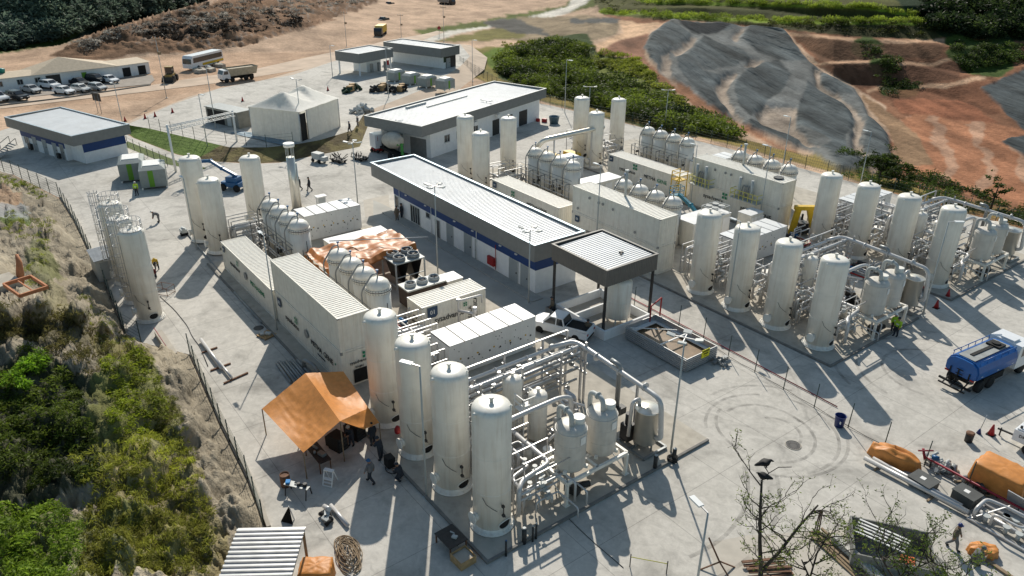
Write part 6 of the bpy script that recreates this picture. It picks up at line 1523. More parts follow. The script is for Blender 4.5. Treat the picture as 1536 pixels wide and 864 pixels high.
# ---- long barrack with tan hip roof
cx, cy = G(88, 118, 0); BR = R(70.0)
pa, pb = Vector(G(0, 139)), Vector(G(176, 118)); BR = math.atan2(pb.y - pa.y, pb.x - pa.x); mid = (pa + pb) / 2; Lb = (pb - pa).length
t = thing('site_barrack', 'long white barrack with a tan peaked canvas roof by the parked cars', 'building', (mid.x, mid.y, 0), BR)
x0, x1 = -Lb / 2 - 8, Lb / 2; m = MB(); m.box(x0, x1, 0, 7.0, 0, 2.6); m.build('wall', WALL, t)
m = MB(); m.add([(x0 - .3, -.4, 2.6), (2 - 6, -.4, 2.6), (2 - 6, 7.4, 2.6), (x0 - .3, 7.4, 2.6), (x0 - .3, 3.5, 3.1), (-4, 3.5, 3.1)], [(0, 1, 5, 4), (2, 3, 4, 5), (3, 0, 4), (1, 2, 5)])
m.add([(-5, -.6, 2.62), (x1 + .6, -.6, 2.62), (x1 + .6, 7.6, 2.62), (-5, 7.6, 2.62), (1.5, 3.5, 5.0)], [(0, 1, 4), (1, 2, 4), (2, 3, 4), (3, 0, 4)]); m.build('roof', TANROOF, t)
for x in (-11, -7.5, -4.4): window(t, x, 0, 1.0, .9, 1.1)
m = MB(); m.box(-2.4, .2, -.03, -.004, .05, 2.2); m.build('doorway', DARK, t); door(t, 4.2, 0, .9, 2.0, LIME)
for x in (-12.5, -9.0):
    o = MB().lathe([(.62, 0), (.72, .6), (.74, .66), (.3, .85), (0, .88)], (x, 3.5, 3.1), 18).build('water_tank', mat('teal_tank', (.02, .22, .20), .5) if 'teal_tank' not in MATS else MATS['teal_tank'], t)
pa, pb = Vector(G(172, 118)), Vector(G(226, 110)); mid = (pa + pb) / 2; L2 = (pb - pa).length; r2 = math.atan2(pb.y - pa.y, pb.x - pa.x)
t = thing('open_shed', 'low white shed with two dark openings beyond the barrack', 'shed', (mid.x, mid.y, 0), r2); m = MB(); m.box(-L2 / 2, L2 / 2, 0, 5.0, 0, 2.5); m.build('wall', WALL, t)
m = MB(); m.add([(-L2 / 2 - .3, -.3, 2.5), (L2 / 2 + .3, -.3, 2.5), (L2 / 2 + .3, 5.3, 2.9), (-L2 / 2 - .3, 5.3, 2.9)], [(0, 1, 2, 3)]); m.build('roof', TANROOF, t)
for x in (-2.0, 1.4): m = MB(); m.box(x, x + 1.7, -.03, -.004, .05, 1.9); m.build('opening', BLACK, t)
# ---- near metal roofed shed, bottom left
pts = [G(360, 792, 2.55), G(456, 790, 2.55), G(430, 872, 2.45), G(325, 872, 2.45)]
sr = math.atan2(pts[1][1] - pts[0][1], pts[1][0] - pts[0][0]); wd = math.dist(pts[0], pts[1]); ln = 4.4
t = thing('metal_shed', 'low shed with striped corrugated metal roof below the hill', 'shed', (*pts[0], 0), sr)
m = MB(); n_ = 15; q = ln / n_; pr = []
for k in range(n_):
    for f, h in ((0, 0), (.42, 0), (.55, .09), (.92, .09)): pr.append((-(q * (k + f)), h))
pr.append((-ln, 0)); mm_ = len(pr)
m.add([(x, y, 2.55 + h + .02 * y) for x in (-.1, wd + .1) for y, h in pr], [(i, mm_ + i, mm_ + i + 1, i + 1) for i in range(mm_ - 1)]); m.build('roof_sheet', STEEL, t)
for x in (.05, wd - .05):
    for y in (-.1, -ln + .1): m = MB(); m.bar((x, y, 0), (x, y, 2.5), .12); m.build('post', WOOD, t)
m = MB(); m.box(.02, .08, -ln + .2, -.2, 0, 2.4); m.build('back_wall', PLY, t); m = MB(); m.bar((0, -.1, 2.47), (wd, -.1, 2.47), .1); m.bar((0, -ln + .1, 2.4), (wd, -ln + .1, 2.4), .1); m.bar((wd, -.1, 2.44), (wd, -ln + .1, 2.36), .12); m.build('rafter', WOOD, t)
# ---- little tin roof by the slim tanks
t = thing('tin_shelter', 'small tin roofed pump shelter beside the slim tanks', 'shelter', (-76.0, 8.6, 0)); m = MB(); m.corr_roof(-1.8, 1.8, -1.0, 1.0, 2.15, .05, .28, 'y', .12); m.build('roof_sheet', STEEL, t)
m = MB(); m.box(-1.6, 1.6, -.9, .8, 0, 2.1); m.build('wall', GENSET, t)
m = MB(); m.box(1.602, 1.63, -.5, .4, .1, 1.9); m.build('door', DOOR, t)

# ==============================================================================================
# TARPAULINS
# ==============================================================================================
t = thing('orange_awning', 'orange tarpaulin awning stretched over poles beside the near tanks', 'awning', (-39.5, 14.8, 0))
A_ = {k: Vector(v) - Vector((-39.5, 14.8, 0)) for k, v in dict(r0=(-43.1, 15.1, 3.25), r1=(-36.9, 14.7, 3.1), nl=G3(393, 613, 2.1), nr=G3(455, 679, 2.0), fl=G3(515, 557, 2.5), fm=G3(553, 612, 2.1), fr=G3(569, 634, 1.7), lb=G3(546, 644, 1.8)).items()}
m = MB()
def sag(P, Qa, Rb, Sd, amt, n_=16):
    def fn(u, v):
        p = P.lerp(Qa, u).lerp(Sd.lerp(Rb, u), v); k = math.sin(PI * u) * math.sin(PI * v); w_ = noise.noise(Vector((u * 5 + amt * 9, v * 14, 2))) * .05 + noise.noise(Vector((u * 16, v * 6 + amt, 7))) * .05 + .035 * abs(2 * v - 1) * math.sin(u * 23 + v * 9 + 4 * noise.noise(Vector((u * 3, v * 3, amt))))
        p.z += -amt * k + w_ * (1 - abs(2 * v - 1)); return p
    return fn
m.grid(sag(A_['r0'], A_['r1'], A_['nr'], A_['nl'], .34), 28, 28); m.grid(sag(A_['fl'], A_['fm'], A_['r1'], A_['r0'], .45), 22, 22)
m.grid(sag(A_['fm'], A_['fr'], A_['lb'], A_['r1'], .22), 12, 12); m.build('tarpaulin', ORANGE, t)
for k in ('nl', 'nr', 'r1', 'r0', 'fr'):
    q = A_[k]; m = MB(); m.cyl((q.x, q.y, 0), (q.x, q.y, q.z - .03), .04, .04, 7); m.build('pole', WOOD, t)
t = thing('orange_cover', 'wide crumpled orange tarpaulin over the chillers of the near train', 'tarpaulin', (-60, 28, 0)); m = MB()
def tarp(u, v):
    x = -63.4 + 5.2 * u + 2.6 * u * (1 - v) * 0; y = 23.6 + 9.2 * v
    p = Vector((x, y, 2.95)); ridge = abs(((v * 3.1) % 1) - .5) * .8; p.z += ridge * .55 - .5 * (u > .93) - .3 * (v < .06) + noise.noise(Vector((u * 4, v * 6, 3))) * .28 + noise.noise(Vector((u * 11, v * 13, 5))) * .10
    return (p.x + 60, p.y - 28, p.z)
DORANGE = mat('burnt_orange_tarpaulin', (.46, .16, .035), .45, var=.15, scale=2, trans=.08, bump=.2, bscale=5)
m.grid(tarp, 36, 44); o = m.build('tarpaulin', DORANGE, t)
m = MB(); a = Vector((-58.2, 26.1, 3.0)) - Vector((60 * -1, 28, 0)); V2 = lambda *q: (q[0] + 60, q[1] - 28, q[2])
m.grid(lambda u, v: V2(-58.4 + 3.6 * u + .4 * v, 25.4 + 2.0 * v - .2 * u, 3.0 - 1.0 * u + .12 * math.sin(u * 7 + v * 5)), 14, 10); m.grid(lambda u, v: V2(-63.2 + 4.2 * u, 23.5 - .25 * v + .1 * math.sin(u * 20), 2.75 - 1.3 * v), 20, 8); m.build('hanging_flap', DORANGE, t)
m = MB(); m.tube([V2(-63.0, 26.0, 3.6), V2(-58.0, 33.8, 3.8)], .05, 7); m.tube([V2(-58.3, 26.5, 0), V2(-58.3, 26.5, 3.7)], .05, 7); m.tube([V2(-58.2, 32.0, 0), V2(-58.2, 32, 3.1)], .05, 7); m.tube([V2(-63, 24, 0), V2(-63, 24, 2.9)], .05, 7); m.tube([V2(-63, 32, 0), V2(-63, 32, 3.1)], .05, 7); m.build('pole', STEEL, t)
def shroud(label, loc, sx, sy, h, rz, seed, flat=False, group=None):
    """A tarpaulin thrown over a machine: faceted, pinched and trailing on the ground."""
    t = thing('covered_load', label, 'covered load', loc, rz, group); m = MB(); rr = random.Random(seed); n_, k_ = 40, 14
    vs = []
    for j in range(k_ + 1):
        f = j / k_
        for i in range(n_):
            a = 2 * PI * i / n_; ca, sa = math.cos(a), math.sin(a); q = 1 / max(abs(ca), abs(sa)) if flat else 1.0; q = 1 + (q - 1) * .85
            prof = [1.04, 1.0, .97, .93, .6, 0][min(5, int(f * 5))] if False else None
            if f < .6: rad = 1.06 - .08 * f / .6; z = h * (f / .6) * .94
            else: g_ = (f - .6) / .4; rad = .98 * (1 - g_); z = h * (.94 + .06 * math.sin(g_ * PI / 2)) + (0 if flat else .15 * h * (1 - rad))
            fold = 1 + (.05 * noise.noise(Vector((ca * 3, sa * 3, seed))) + .06 * math.sin(a * 11 + seed) * (1 - f)) * (1 if f < .7 else .4)
            zz = z * (1 + (0 if flat else .35) * noise.noise(Vector((ca * rad * 1.6, sa * rad * 1.6, seed + 4)))) + .05 * noise.noise(Vector((ca * rad * 5, sa * rad * 5, seed)))
            vs.append((sx * ca * q * rad * fold, sy * sa * q * rad * fold, max(zz, .01)))
    m.add(vs, [(j * n_ + i, j * n_ + (i + 1) % n_, (j + 1) * n_ + (i + 1) % n_, (j + 1) * n_ + i) for j in range(k_) for i in range(n_)], True); m.build('tarpaulin', ORANGE, t)
    m = MB()
    for k in range(4): m.bar((-sx * .8 + k * sx * .5, -sy * .7, .06), (-sx * .8 + k * sx * .5, sy * .7, .06), .1)
    m.build('timber_bearer', WOOD, t)
    return t
g_ = G(1340, 692); shroud('crumpled orange tarpaulin heap behind the long silver pipes', (g_[0], g_[1], 0), 1.5, .65, .8, .25, 2)
shroud('large square load under a taut orange tarpaulin at the right edge', (-11.0, 45.6, 0.35), 1.45, 1.05, 1.35, 0, 5, True)
g_ = G(1473, 830); shroud('low orange tarpaulin scrap beside the crouching worker', (g_[0], g_[1], 0), .75, .5, .45, .8, 8)
g_ = G(476, 868); shroud('small orange wrapped crate beside the metal shed', (g_[0], g_[1], 0), .85, .65, 1.0, sr, 9, True)
# ==============================================================================================
# VEHICLES
# ==============================================================================================
def wheel(t, x, y, r=.33, wd=.22, name='wheel'):
    m = MB(); s = 1 if y > 0 else -1
    m.lathe([(r * .55, -wd / 2), (r * .93, -wd / 2), (r, -wd * .3), (r, wd * .3), (r * .93, wd / 2), (r * .55, wd / 2)], n=22)
    m.v = [(p[0] + x, p[2] + y, p[1] + r) for p in m.v]; o = m.build('tyre', BLACK, t); o.name = name
    h = MB(); h.lathe([(r * .55, wd * .36), (r * .5, wd * .42), (r * .2, wd * .40), (0, wd * .46)], n=16); h.v = [(p[0] + x, s * p[2] + y, p[1] + r) for p in h.v]; h.build('rim', GENSET, o)
    return o
def car(label, loc, rz, paint, kind='hatch', group='parked cars', name='parked_car'):
    t = thing(name, label, 'car', loc, rz, group)
    if kind == 'sedan': L, W, H = 4.4, 1.74, 1.46; low = [(-2.2, .35), (-2.2, .85), (-1.6, .98), (1.0, .95), (2.0, .78), (2.2, .62), (2.2, .32)]; cab = [(-1.45, .97), (-.75, H), (.45, H), (1.15, .94)]
    elif kind == 'suv': L, W, H = 4.5, 1.82, 1.7; low = [(-2.25, .4), (-2.25, 1.05), (-1.9, 1.12), (1.1, 1.08), (2.1, .95), (2.25, .75), (2.25, .38)]; cab = [(-2.1, 1.1), (-1.75, H), (.5, H), (1.2, 1.07)]
    elif kind == 'pickup': L, W, H = 5.2, 1.85, 1.75; low = [(-2.6, .45), (-2.6, 1.0), (-.55, 1.05), (1.35, 1.08), (2.4, 1.0), (2.6, .8), (2.6, .42)]; cab = [(-.6, 1.05), (-.35, H), (.75, H), (1.5, 1.07)]
    else: L, W, H = 3.9, 1.68, 1.5; low = [(-1.95, .35), (-1.98, .8), (-1.75, .98), (.9, .96), (1.75, .8), (1.95, .6), (1.95, .32)]; cab = [(-1.8, .97), (-1.3, H), (.4, H), (1.15, .95)]
    b = MB(); h = W / 2
    def body(prof, y0, pinch):
        a = [(x, -y0 * (1 - pinch * (z > .6) * (z - .6)), z) for x, z in prof]; c = [(x, y0 * (1 - pinch * (z > .6) * (z - .6)), z) for x, z in prof]; b._ext(a, c, 0)
    body(low, h, .12); 
    ca = [(x, -h * (.90 if z < 1.2 else .74), z) for x, z in cab]; cb = [(x, h * (.90 if z < 1.2 else .74), z) for x, z in cab]; b._ext(ca, cb, 0)
    if kind == 'pickup':
        b.box(-2.58, -2.5, -h * .9, h * .9, 1.0, 1.22); b.box(-2.49, -.62, -h * .92, -h * .92 + .07, 1.04, 1.22); b.box(-2.49, -.62, h * .92 - .07, h * .92, 1.04, 1.22)
    b.build('body', paint, t)
    g = MB(); e = .012
    zb = cab[0][1]; zt = H - .06
    def sidepane(s, xa, xb):
        def yy(z): return s * (h * (.90 + (.74 - .90) * (z - zb) / (H - zb)) + e)
        z0, z1 = zb + .08, zt - .02
        def xl(z, left): 
            (x0, _), (x1, _), (x2, _), (x3, _) = cab; f = (z - zb) / (H - zb)
            return (x0 + (x1 - x0) * f + .1) if left else (x3 + (x2 - x3) * f - .12)
        A = [(max(xl(z0, True), xa), yy(z0), z0), (min(xl(z0, False), xb), yy(z0), z0), (min(xl(z1, False), xb), yy(z1), z1), (max(xl(z1, True), xa), yy(z1), z1)]
        g.add(A if s < 0 else A[::-1], [(0, 1, 2, 3)])
    mid_ = (cab[1][0] + cab[2][0]) / 2
    for s in (-1, 1): sidepane(s, -9, mid_ - .05); sidepane(s, mid_ + .05, 9)
    for (p, q, sg) in ((cab[3], cab[2], 1), (cab[0], cab[1], -1)):
        f0, f1 = .12, .9; P_ = lambda f, s: (p[0] + (q[0] - p[0]) * f + e * sg * 1.5, s * h * (.90 + (.74 - .90) * f) * .9, p[1] + (q[1] - p[1]) * f + e)
        A = [P_(f0, -1), P_(f0, 1), P_(f1, 1), P_(f1, -1)]; g.add(A if sg > 0 else A[::-1], [(0, 1, 2, 3)])
    g.build('window_glass', GLASS, t)
    wr = .36 if kind in ('suv', 'pickup') else .31
    for x in (-L * .31, L * .31):
        for y in (-h + .1, h - .1): wheel(t, x, y, wr, .22)
    for s in (-1, 1):
        m = MB(); m.cbox((L / 2 - .02, s * h * .68, .70), (.08, .36, .14)); m.build('headlight', LAMPW, t)
        m = MB(); m.cbox((-L / 2 + .0, s * h * .76, .85), (.06, .24, .16)); m.build('tail_light', RED, t)
        m = MB(); m.cbox((cab[3][0] - .2, s * (h + .06), zb + .08), (.12, .16, .11)); m.build('mirror', paint, t)
    MB().cbox((L / 2 + .005, 0, .48), (.05, W * .7, .2)).build('bumper_trim', BLACK, t); MB().cbox((-L / 2 - .005, 0, .45), (.05, W * .7, .14)).build('bumper_trim', BLACK, t)
    if kind == 'pickup': m = MB(); m.box(-2.48, -.63, -h * .84, h * .84, 1.045, 1.10); m.build('cargo_bed', BLACK, t)
    return t
# rows of cars in front of the barrack (noses face roughly towards the yard)
CA = BR - PI / 2 + .35
for px_, py_, paint, kd, lab in ((-4, 152, CARWHITE, 'pickup', 'white car cut by the left edge in front of the barrack'), (27, 150, CARDARK, 'suv', 'dark suv second from the left in front of the barrack'), (48, 139, CARSILVER, 'sedan', 'silver sedan standing apart before the barrack windows'),
                                (76, 133, CARWHITE, 'suv', 'white suv before the dark barrack doorway'), (97, 141, CARWHITE, 'sedan', 'white sedan at the front of the row, beneath the white suv'), (120, 128, CARDARK, 'sedan', 'dark sedan behind, first of the rear three'),
                                (122, 138, CARSILVER, 'hatch', 'silver hatchback in the middle of the front row'), (145, 124, CARDARK, 'suv', 'dark suv between the dark sedan and the last white car'), (147, 136, CARSILVER, 'hatch', 'grey hatchback at the right end of the front row'), (165, 124, CARWHITE, 'sedan', 'white sedan at the right end of the rear row')):
    g_ = G(px_, py_); car(lab, (*g_, .06), CA + rr.uniform(-.06, .06), paint, kd)
g1, g2 = G(808, 496), G(873, 513); g_ = ((g1[0] + g2[0]) / 2, (g1[1] + g2[1]) / 2); car('white double cab pickup with black cargo bed parked by the white module', (g_[0] - .3, g_[1] + .4, .02), math.atan2(g1[1] - g2[1], g1[0] - g2[0]), CARWHITE, 'pickup', None, 'pickup_truck')
# far dark pickups and a yellow box truck on the dirt
for px_, py_, lab in ((561, 12, 'dark pickup on the far dirt, left of two near the top edge'), (584, 10, 'dark pickup on the far dirt, right of two near the top edge'), (534, 13, 'small dark car on the far dirt beside the dark pickups'), (575, 34, 'dark truck on the far dirt track above the yellow box truck')):
    g_ = G(px_, py_); car(lab, (*g_, .1), R(-60), CARDARK, 'pickup', 'far vehicles at the dirt plain')
def lorry(label, px_, py_, rz, cabm, boxm, L=5.5, H=2.6, name='box_truck', tip=False):
    g_ = G(px_, py_); t = thing(name, label, 'truck', (*g_, .05), rz)
    m = MB(); m.profy([(L / 2 + .1, .7), (L / 2 + .1, 2.3), (L / 2 + .35, 2.5), (L / 2 + 1.4, 2.5), (L / 2 + 1.75, 1.6), (L / 2 + 1.8, .7)], -1.15, 1.15); m.build('cab', cabm, t)
    m = MB(); m.add([(L / 2 + 1.43, -1.0, 2.42), (L / 2 + 1.43, 1.0, 2.42), (L / 2 + 1.75, 1.0, 1.66), (L / 2 + 1.75, -1.0, 1.66)], [(3, 2, 1, 0)])
    for s in (-1, 1): m.add([(L / 2 + .5, s * 1.16, 1.65), (L / 2 + 1.5, s * 1.16, 1.65), (L / 2 + 1.3, s * 1.16, 2.3), (L / 2 + .5, s * 1.16, 2.3)], [(0, 1, 2, 3) if s < 0 else (3, 2, 1, 0)])
    m.build('window_glass', GLASS, t)
    m = MB()
    if tip:
        m.add([(-L / 2 - .3, -1.2, 1.2), (L / 2, -1.2, 1.2), (L / 2 + .5, -1.25, H), (-L / 2 - .8, -1.25, H), (-L / 2 - .3, 1.2, 1.2), (L / 2, 1.2, 1.2), (L / 2 + .5, 1.25, H), (-L / 2 - .8, 1.25, H)], [(0, 1, 2, 3), (7, 6, 5, 4), (1, 5, 6, 2), (4, 0, 3, 7), (4, 5, 1, 0)])
        m.add([(-L / 2 - .5, -1.1, H - .25), (L / 2 + .3, -1.1, H - .25), (L / 2 + .3, 1.1, H - .25), (-L / 2 - .5, 1.1, H - .25)], [(0, 1, 2, 3)])
        for k in range(5): m.box(-L / 2 + .2 + k * L / 5, -L / 2 + .34 + k * L / 5, -1.3, -1.2, 1.2, H - .05)
    else: m.box(-L / 2, L / 2, -1.2, 1.2, 1.0, H + .3)
    m.build('dump_body' if tip else 'cargo_box', boxm, t)
    m = MB(); m.box(-L / 2, L / 2 + 1.4, -.5, .5, .6, .95); m.build('chassis', BLACK, t)
    for x in (L / 2 + 1.0, -L / 2 + .8, -L / 2 + 2.1) + ((L / 2 - .3,) if tip else ()):
        for y in (-1.0, 1.0): wheel(t, x, y, .5, .3)
    return t
lorry('dark tipper lorry cut by the top edge, beside the power pole', 668, 8, R(20), CARDARK, GPIPE, 5.0, 2.4, 'dump_truck', True)
lorry('grey tipper lorry cut by the top edge, left of the dark pickups', 512, 6, R(60), CARDARK, GENSET, 5.0, 2.4, 'dump_truck', True)
lorry('yellow box truck driving on the far dirt track', 572, 53, R(-40), CARDARK, YELLOW)
g1, g2 = G(338, 121), G(383, 117)
lorry('white cab dump truck with a pale tipper body on the dirt road', 362, 120, math.atan2(g1[1] - g2[1], g1[0] - g2[0]) + .25, CARWHITE, mat('tipper_pale', (.42, .36, .26), .7, var=.15), 5.4, 2.7, 'dump_truck', True)
# bus
g1, g2 = G(281, 106), G(331, 95); g_ = ((g1[0] + g2[0]) / 2, (g1[1] + g2[1]) / 2)
t = thing('coach_bus', 'white and yellow coach bus with dark windows on the dirt', 'bus', (*g_, .05), math.atan2(g1[1] - g2[1], g1[0] - g2[0]) + .1); m = MB()
m.profy([(-5.5, .5), (-5.5, 2.8), (-5.2, 3.1), (5.0, 3.1), (5.4, 2.6), (5.6, 1.4), (5.6, .5)], -1.25, 1.25); m.build('body', CARWHITE, t)
m = MB()
for s in (-1, 1): m.add([(-5.2, s * 1.262, 1.6), (5.0, s * 1.262, 1.6), (4.9, s * 1.262, 2.65), (-5.2, s * 1.262, 2.65)], [(0, 1, 2, 3) if s < 0 else (3, 2, 1, 0)])
m.add([(5.46, -1.1, 2.5), (5.46, 1.1, 2.5), (5.63, 1.1, 1.45), (5.63, -1.1, 1.45)], [(3, 2, 1, 0)]); m.build('window_glass', GLASS, t)
m = MB(); m.box(-5.5, 2.0, -1.275, -1.262, .7, 1.2); m.box(-5.5, 2, 1.262, 1.275, .7, 1.2); m.build('yellow_stripe', YELLOW, t)
for x in (-3.4, 3.5):
    for y in (-1.12, 1.12): wheel(t, x, y, .48, .28)
# concrete slabs and rubble by the bus
for k, (px_, py_) in enumerate(((300, 108), (313, 106), (330, 100), (222, 76))):
    g_ = G(px_, py_); t = thing('concrete_block', ('pale slab heap below the coach bus', 'second pale slab heap beside the coach bus', 'long pale blocks between bus and dump truck', 'grey block alone below the waste hill')[k], 'block', (*g_, 0), .4 * k); m = MB()
    for q in range(7 if k < 3 else 1): m.cbox((rr.uniform(-1.6, 1.6) if k < 3 else 0, rr.uniform(-.8, .8) if k < 3 else 0, .35), (1.6, .8, .7) if k < 3 else (3.6, 1.6, 1.5), rr.uniform(-.6, .6), rr.uniform(-.2, .2))
    m.build('slab', KERB, t)
# wheel loader
g_ = G(257, 122); t = thing('wheel_loader', 'yellow wheel loader seen from behind on the dirt', 'loader', (*g_, .05), R(-30)); m = MB(); m.box(-1.6, 1.5, -.7, .7, .7, 1.5); m.box(-.8, .8, -.75, .75, 2.9, 3.0); m.build('body', mat('loader_ochre', (.30, .20, .06), .6, var=.2), t)
m = MB()
for x in (-.7, .7):
    for y in (-.65, .65): m.bar((x, y, 1.5), (x, y, 2.9), .1)
m.box(-.6, .6, -.6, .6, 1.6, 2.85); m.build('cab', GLASS, t)
m = MB(); m.add([(1.9, -1.2, .15), (1.9, 1.2, .15), (2.7, 1.2, .2), (2.7, -1.2, .2), (1.8, -1.2, 1.1), (1.8, 1.2, 1.1)], [(0, 1, 2, 3), (0, 4, 5, 1), (0, 3, 4), (1, 5, 2)]); m.bar((.8, -.5, 1.4), (1.9, -.5, .6), .18); m.bar((.8, .5, 1.4), (1.9, .5, .6), .18); m.build('bucket_arm', DARK, t)
for x in (-1.0, 1.0):
    for y in (-.95, .95): wheel(t, x, y, .65, .4)
# concrete mixer lorry
g_ = G(598, 243); t = thing('concrete_mixer', 'concrete mixer lorry with grey drum and bright green chute end', 'mixer truck', (*G(590, 236), .02), math.atan2(G(610, 246)[1] - G(570, 226)[1], G(610, 246)[0] - G(570, 226)[0])); m = MB()
m.lathe([(.35, -2.6), (.6, -2.5), (1.15, -1.0), (1.2, .3), (.85, 1.8), (.6, 2.2)], n=24); Mx = Matrix.Translation((0, 0, 2.5)) @ Matrix.Rotation(R(-100), 4, 'Y'); m.v = [tuple(Mx @ Vector(p)) for p in m.v]; m.build('drum', mat('mixer_drum', (.55, .50, .42), .5, var=.1, dirt=.4), t)
m = MB(); m.cbox((2.3, 0, 2.5), (.4, 1.0, .4)); m.bar((2.9, 0, 1.0), (2.7, 0, 2.6), .3); m.build('chute', mat('mixer_green', (.05, .27, .05), .5), t)
m = MB(); m.box(-4.6, 2.8, -.5, .5, .7, 1.0); m.bar((-2.4, 0, 1), (-2.4, 0, 2.2), .7); m.build('chassis', BLACK, t); m = MB(); m.box(-4.9, -3.1, -1.2, 1.2, .7, 2.7); m.build('cab', CARWHITE, t)
for x in (-4.0, 1.0, 2.2):
    for y in (-1.0, 1.0): wheel(t, x, y, .5, .3)
# boom lifts
def boom(label, loc, rz, m_, base, up, name='boom_lift'):
    t = thing(name, label, 'boom lift', loc, rz); m = MB(); m.box(-1.3, 1.3, -.8, .8, .5, 1.1); m.box(-.9, .7, -.6, .6, 1.1, 1.7); m.build('chassis', base, t)
    for x in (-1.0, 1.0):
        for y in (-.85, .85): wheel(t, x, y, .45, .32)
    m = MB(); pts = [Vector(p) for p in up]
    for a, b in zip(pts[:-1], pts[1:]): m.bar(a, b, .3, .36)
    for p in pts[1:-1]: m.cyl(p + Vector((0, -.25, 0)), p + Vector((0, .25, 0)), .22, .22, 10)
    m.bar(pts[0] + Vector((.2, 0, -.3)), pts[0].lerp(pts[1], .5) + Vector((0, 0, -.1)), .12); m.build('boom_arm', m_, t)
    e = pts[-1]; m = MB()
    for z in (0, .5, 1.0):
        for a, b in (((-.4, -.7), (.4, -.7)), ((.4, -.7), (.4, .7)), ((.4, .7), (-.4, .7)), ((-.4, .7), (-.4, -.7))): m.bar((e.x + .5 + a[0], e.y + a[1], e.z - .2 + z), (e.x + .5 + b[0], e.y + b[1], e.z - .2 + z), .06)
    for a in ((-.4, -.7), (.4, -.7), (.4, .7), (-.4, .7)): m.bar((e.x + .5 + a[0], e.y + a[1], e.z - .2), (e.x + .5 + a[0], e.y + a[1], e.z + .8), .06)
    m.box(e.x + .1, e.x + .9, e.y - .7, e.y + .7, e.z - .24, e.z - .2); m.build('basket', base, t); return t
g_ = G(352, 284); boom('blue boom lift with a folded arm between the back tanks', (g_[0], g_[1], 0), R(215), BOOMB, BOOMB, [(-.6, 0, 1.8), (1.4, 0, 2.6), (3.0, .0, 3.4), (5.2, 0, 3.1), (6.4, 0, 2.4)])
g_ = G(566, 228); boom('red boom lift beside the concrete mixer and the grass bank', (g_[0], g_[1], 0), R(20), RED, RED, [(-.4, 0, 1.7), (-.8, 0, 2.8), (.1, 0, 3.3)]).scale = (.6,) * 3
boom('blue boom lift folded low beside the lettered container and domed vessels', (-50.6, 63.6, .14), R(165), mat('teal_boom', (.01, .15, .22), .4), mat('teal_boom2', (.01, .15, .22), .4), [(-.5, 0, 1.7), (1.2, 0, 2.4), (3.6, 0, 2.9)])
# ---- blue water tanker
q0, q1 = Vector(G(1452, 598)), Vector(G(1540, 556)); dr = (q1 - q0).normalized(); ang = math.atan2(dr.y, dr.x); nb = Vector((-dr.y, dr.x)); c0 = q0 + nb * 1.2 + dr * 3.1
t = thing('tanker_truck', 'blue water tanker lorry with a white cab at the right edge', 'truck', (c0.x, c0.y, 0), ang)
prof = [(-1.2, 1.35), (-1.22, 1.9), (-1.05, 2.35), (-.7, 2.58), (0, 2.62), (.7, 2.58), (1.05, 2.35), (1.22, 1.9), (1.2, 1.35), (.9, 1.12), (-.9, 1.12)]
m = MB(); m.profx(prof, -2.6, 2.3); m.profx([(y * .93, 1.85 + (z - 1.85) * .9) for y, z in prof], -2.78, -2.6)
m.build('tank', TRUCKB, t)
m = MB(); m.box(-2.5, 2.0, -.62, .62, 2.625, 2.66); m.build('walkway', mat('walkway_grey', (.30, .31, .30), .6, var=.2), t)
m = MB(); m.box(-1.9, 1.6, -.12, .14, 2.664, 2.72); m.box(.7, 1.6, -.5, .5, 2.665, 2.80); m.cyl((1.15, 0, 2.8), (1.15, 0, 2.9), .3, .3, 14); m.build('hatch', BLACK, t)
m = MB()
for y in (-1.0, 1.0):
    m.tube([(-2.5, y, 2.75), (2.1, y, 2.75)], .035, 6)
    for k in range(6): m.cyl((-2.4 + .9 * k, y, 2.4), (-2.4 + .9 * k, y, 2.75), .025, .025, 5)
m.build('side_rail', TRUCKB, t)
m = MB(); m.box(-2.6, 4.6, -.45, .45, .75, 1.1); m.box(-1.4, 1.2, -1.1, -.7, .55, 1.1); m.build('chassis', BLACK, t)
m = MB(); m.bar((-3.1, -1.2, .62), (-3.1, 1.2, .62), .14); m.bar((-3.45, -1.0, .45), (-3.45, 1.0, .45), .1)
for y in (-.7, .1, .7): m.bar((-2.6, y, .95), (-3.45, y, .45), .08); m.bar((-2.85, y, .9), (-2.85, y, 1.7), .07)
for k in range(4): m.bar((-2.9, -.25, .7 + .35 * k), (-2.9, .25, .7 + .35 * k), .05)
m.cyl((-2.7, .0, 1.0), (-3.0, 0, 1.0), .16, .16, 10); m.build('rear_bumper', BLACK, t)
m = MB(); m.profy([(2.45, .75), (2.45, 2.35), (2.6, 2.65), (4.2, 2.65), (4.55, 1.75), (4.65, .75)], -1.18, 1.18); m.box(2.7, 3.5, -.5, .5, 2.655, 2.8); m.build('cab', CARWHITE, t)
m = MB(); m.add([(2.437, -.85, 1.75), (2.437, .85, 1.75), (2.437, .85, 2.3), (2.437, -.85, 2.3)], [(3, 2, 1, 0)])
for s in (-1, 1): m.add([(2.9, s * 1.19, 1.7), (4.2, s * 1.19, 1.7), (4.0, s * 1.19, 2.4), (2.9, s * 1.19, 2.4)], [(0, 1, 2, 3) if s < 0 else (3, 2, 1, 0)])
m.add([(4.24, -1.0, 2.58), (4.24, 1.0, 2.58), (4.56, 1.0, 1.8), (4.56, -1.0, 1.8)], [(3, 2, 1, 0)]); m.build('window_glass', GLASS, t)
for s in (-1, 1): m = MB(); m.cbox((4.3, s * 1.35, 2.0), (.1, .25, .45)); m.build('mirror', BLACK, t)
for x in (3.7, -.4, -1.7):
    for y in (-1.0, 1.0): wheel(t, x, y, .5, .34)
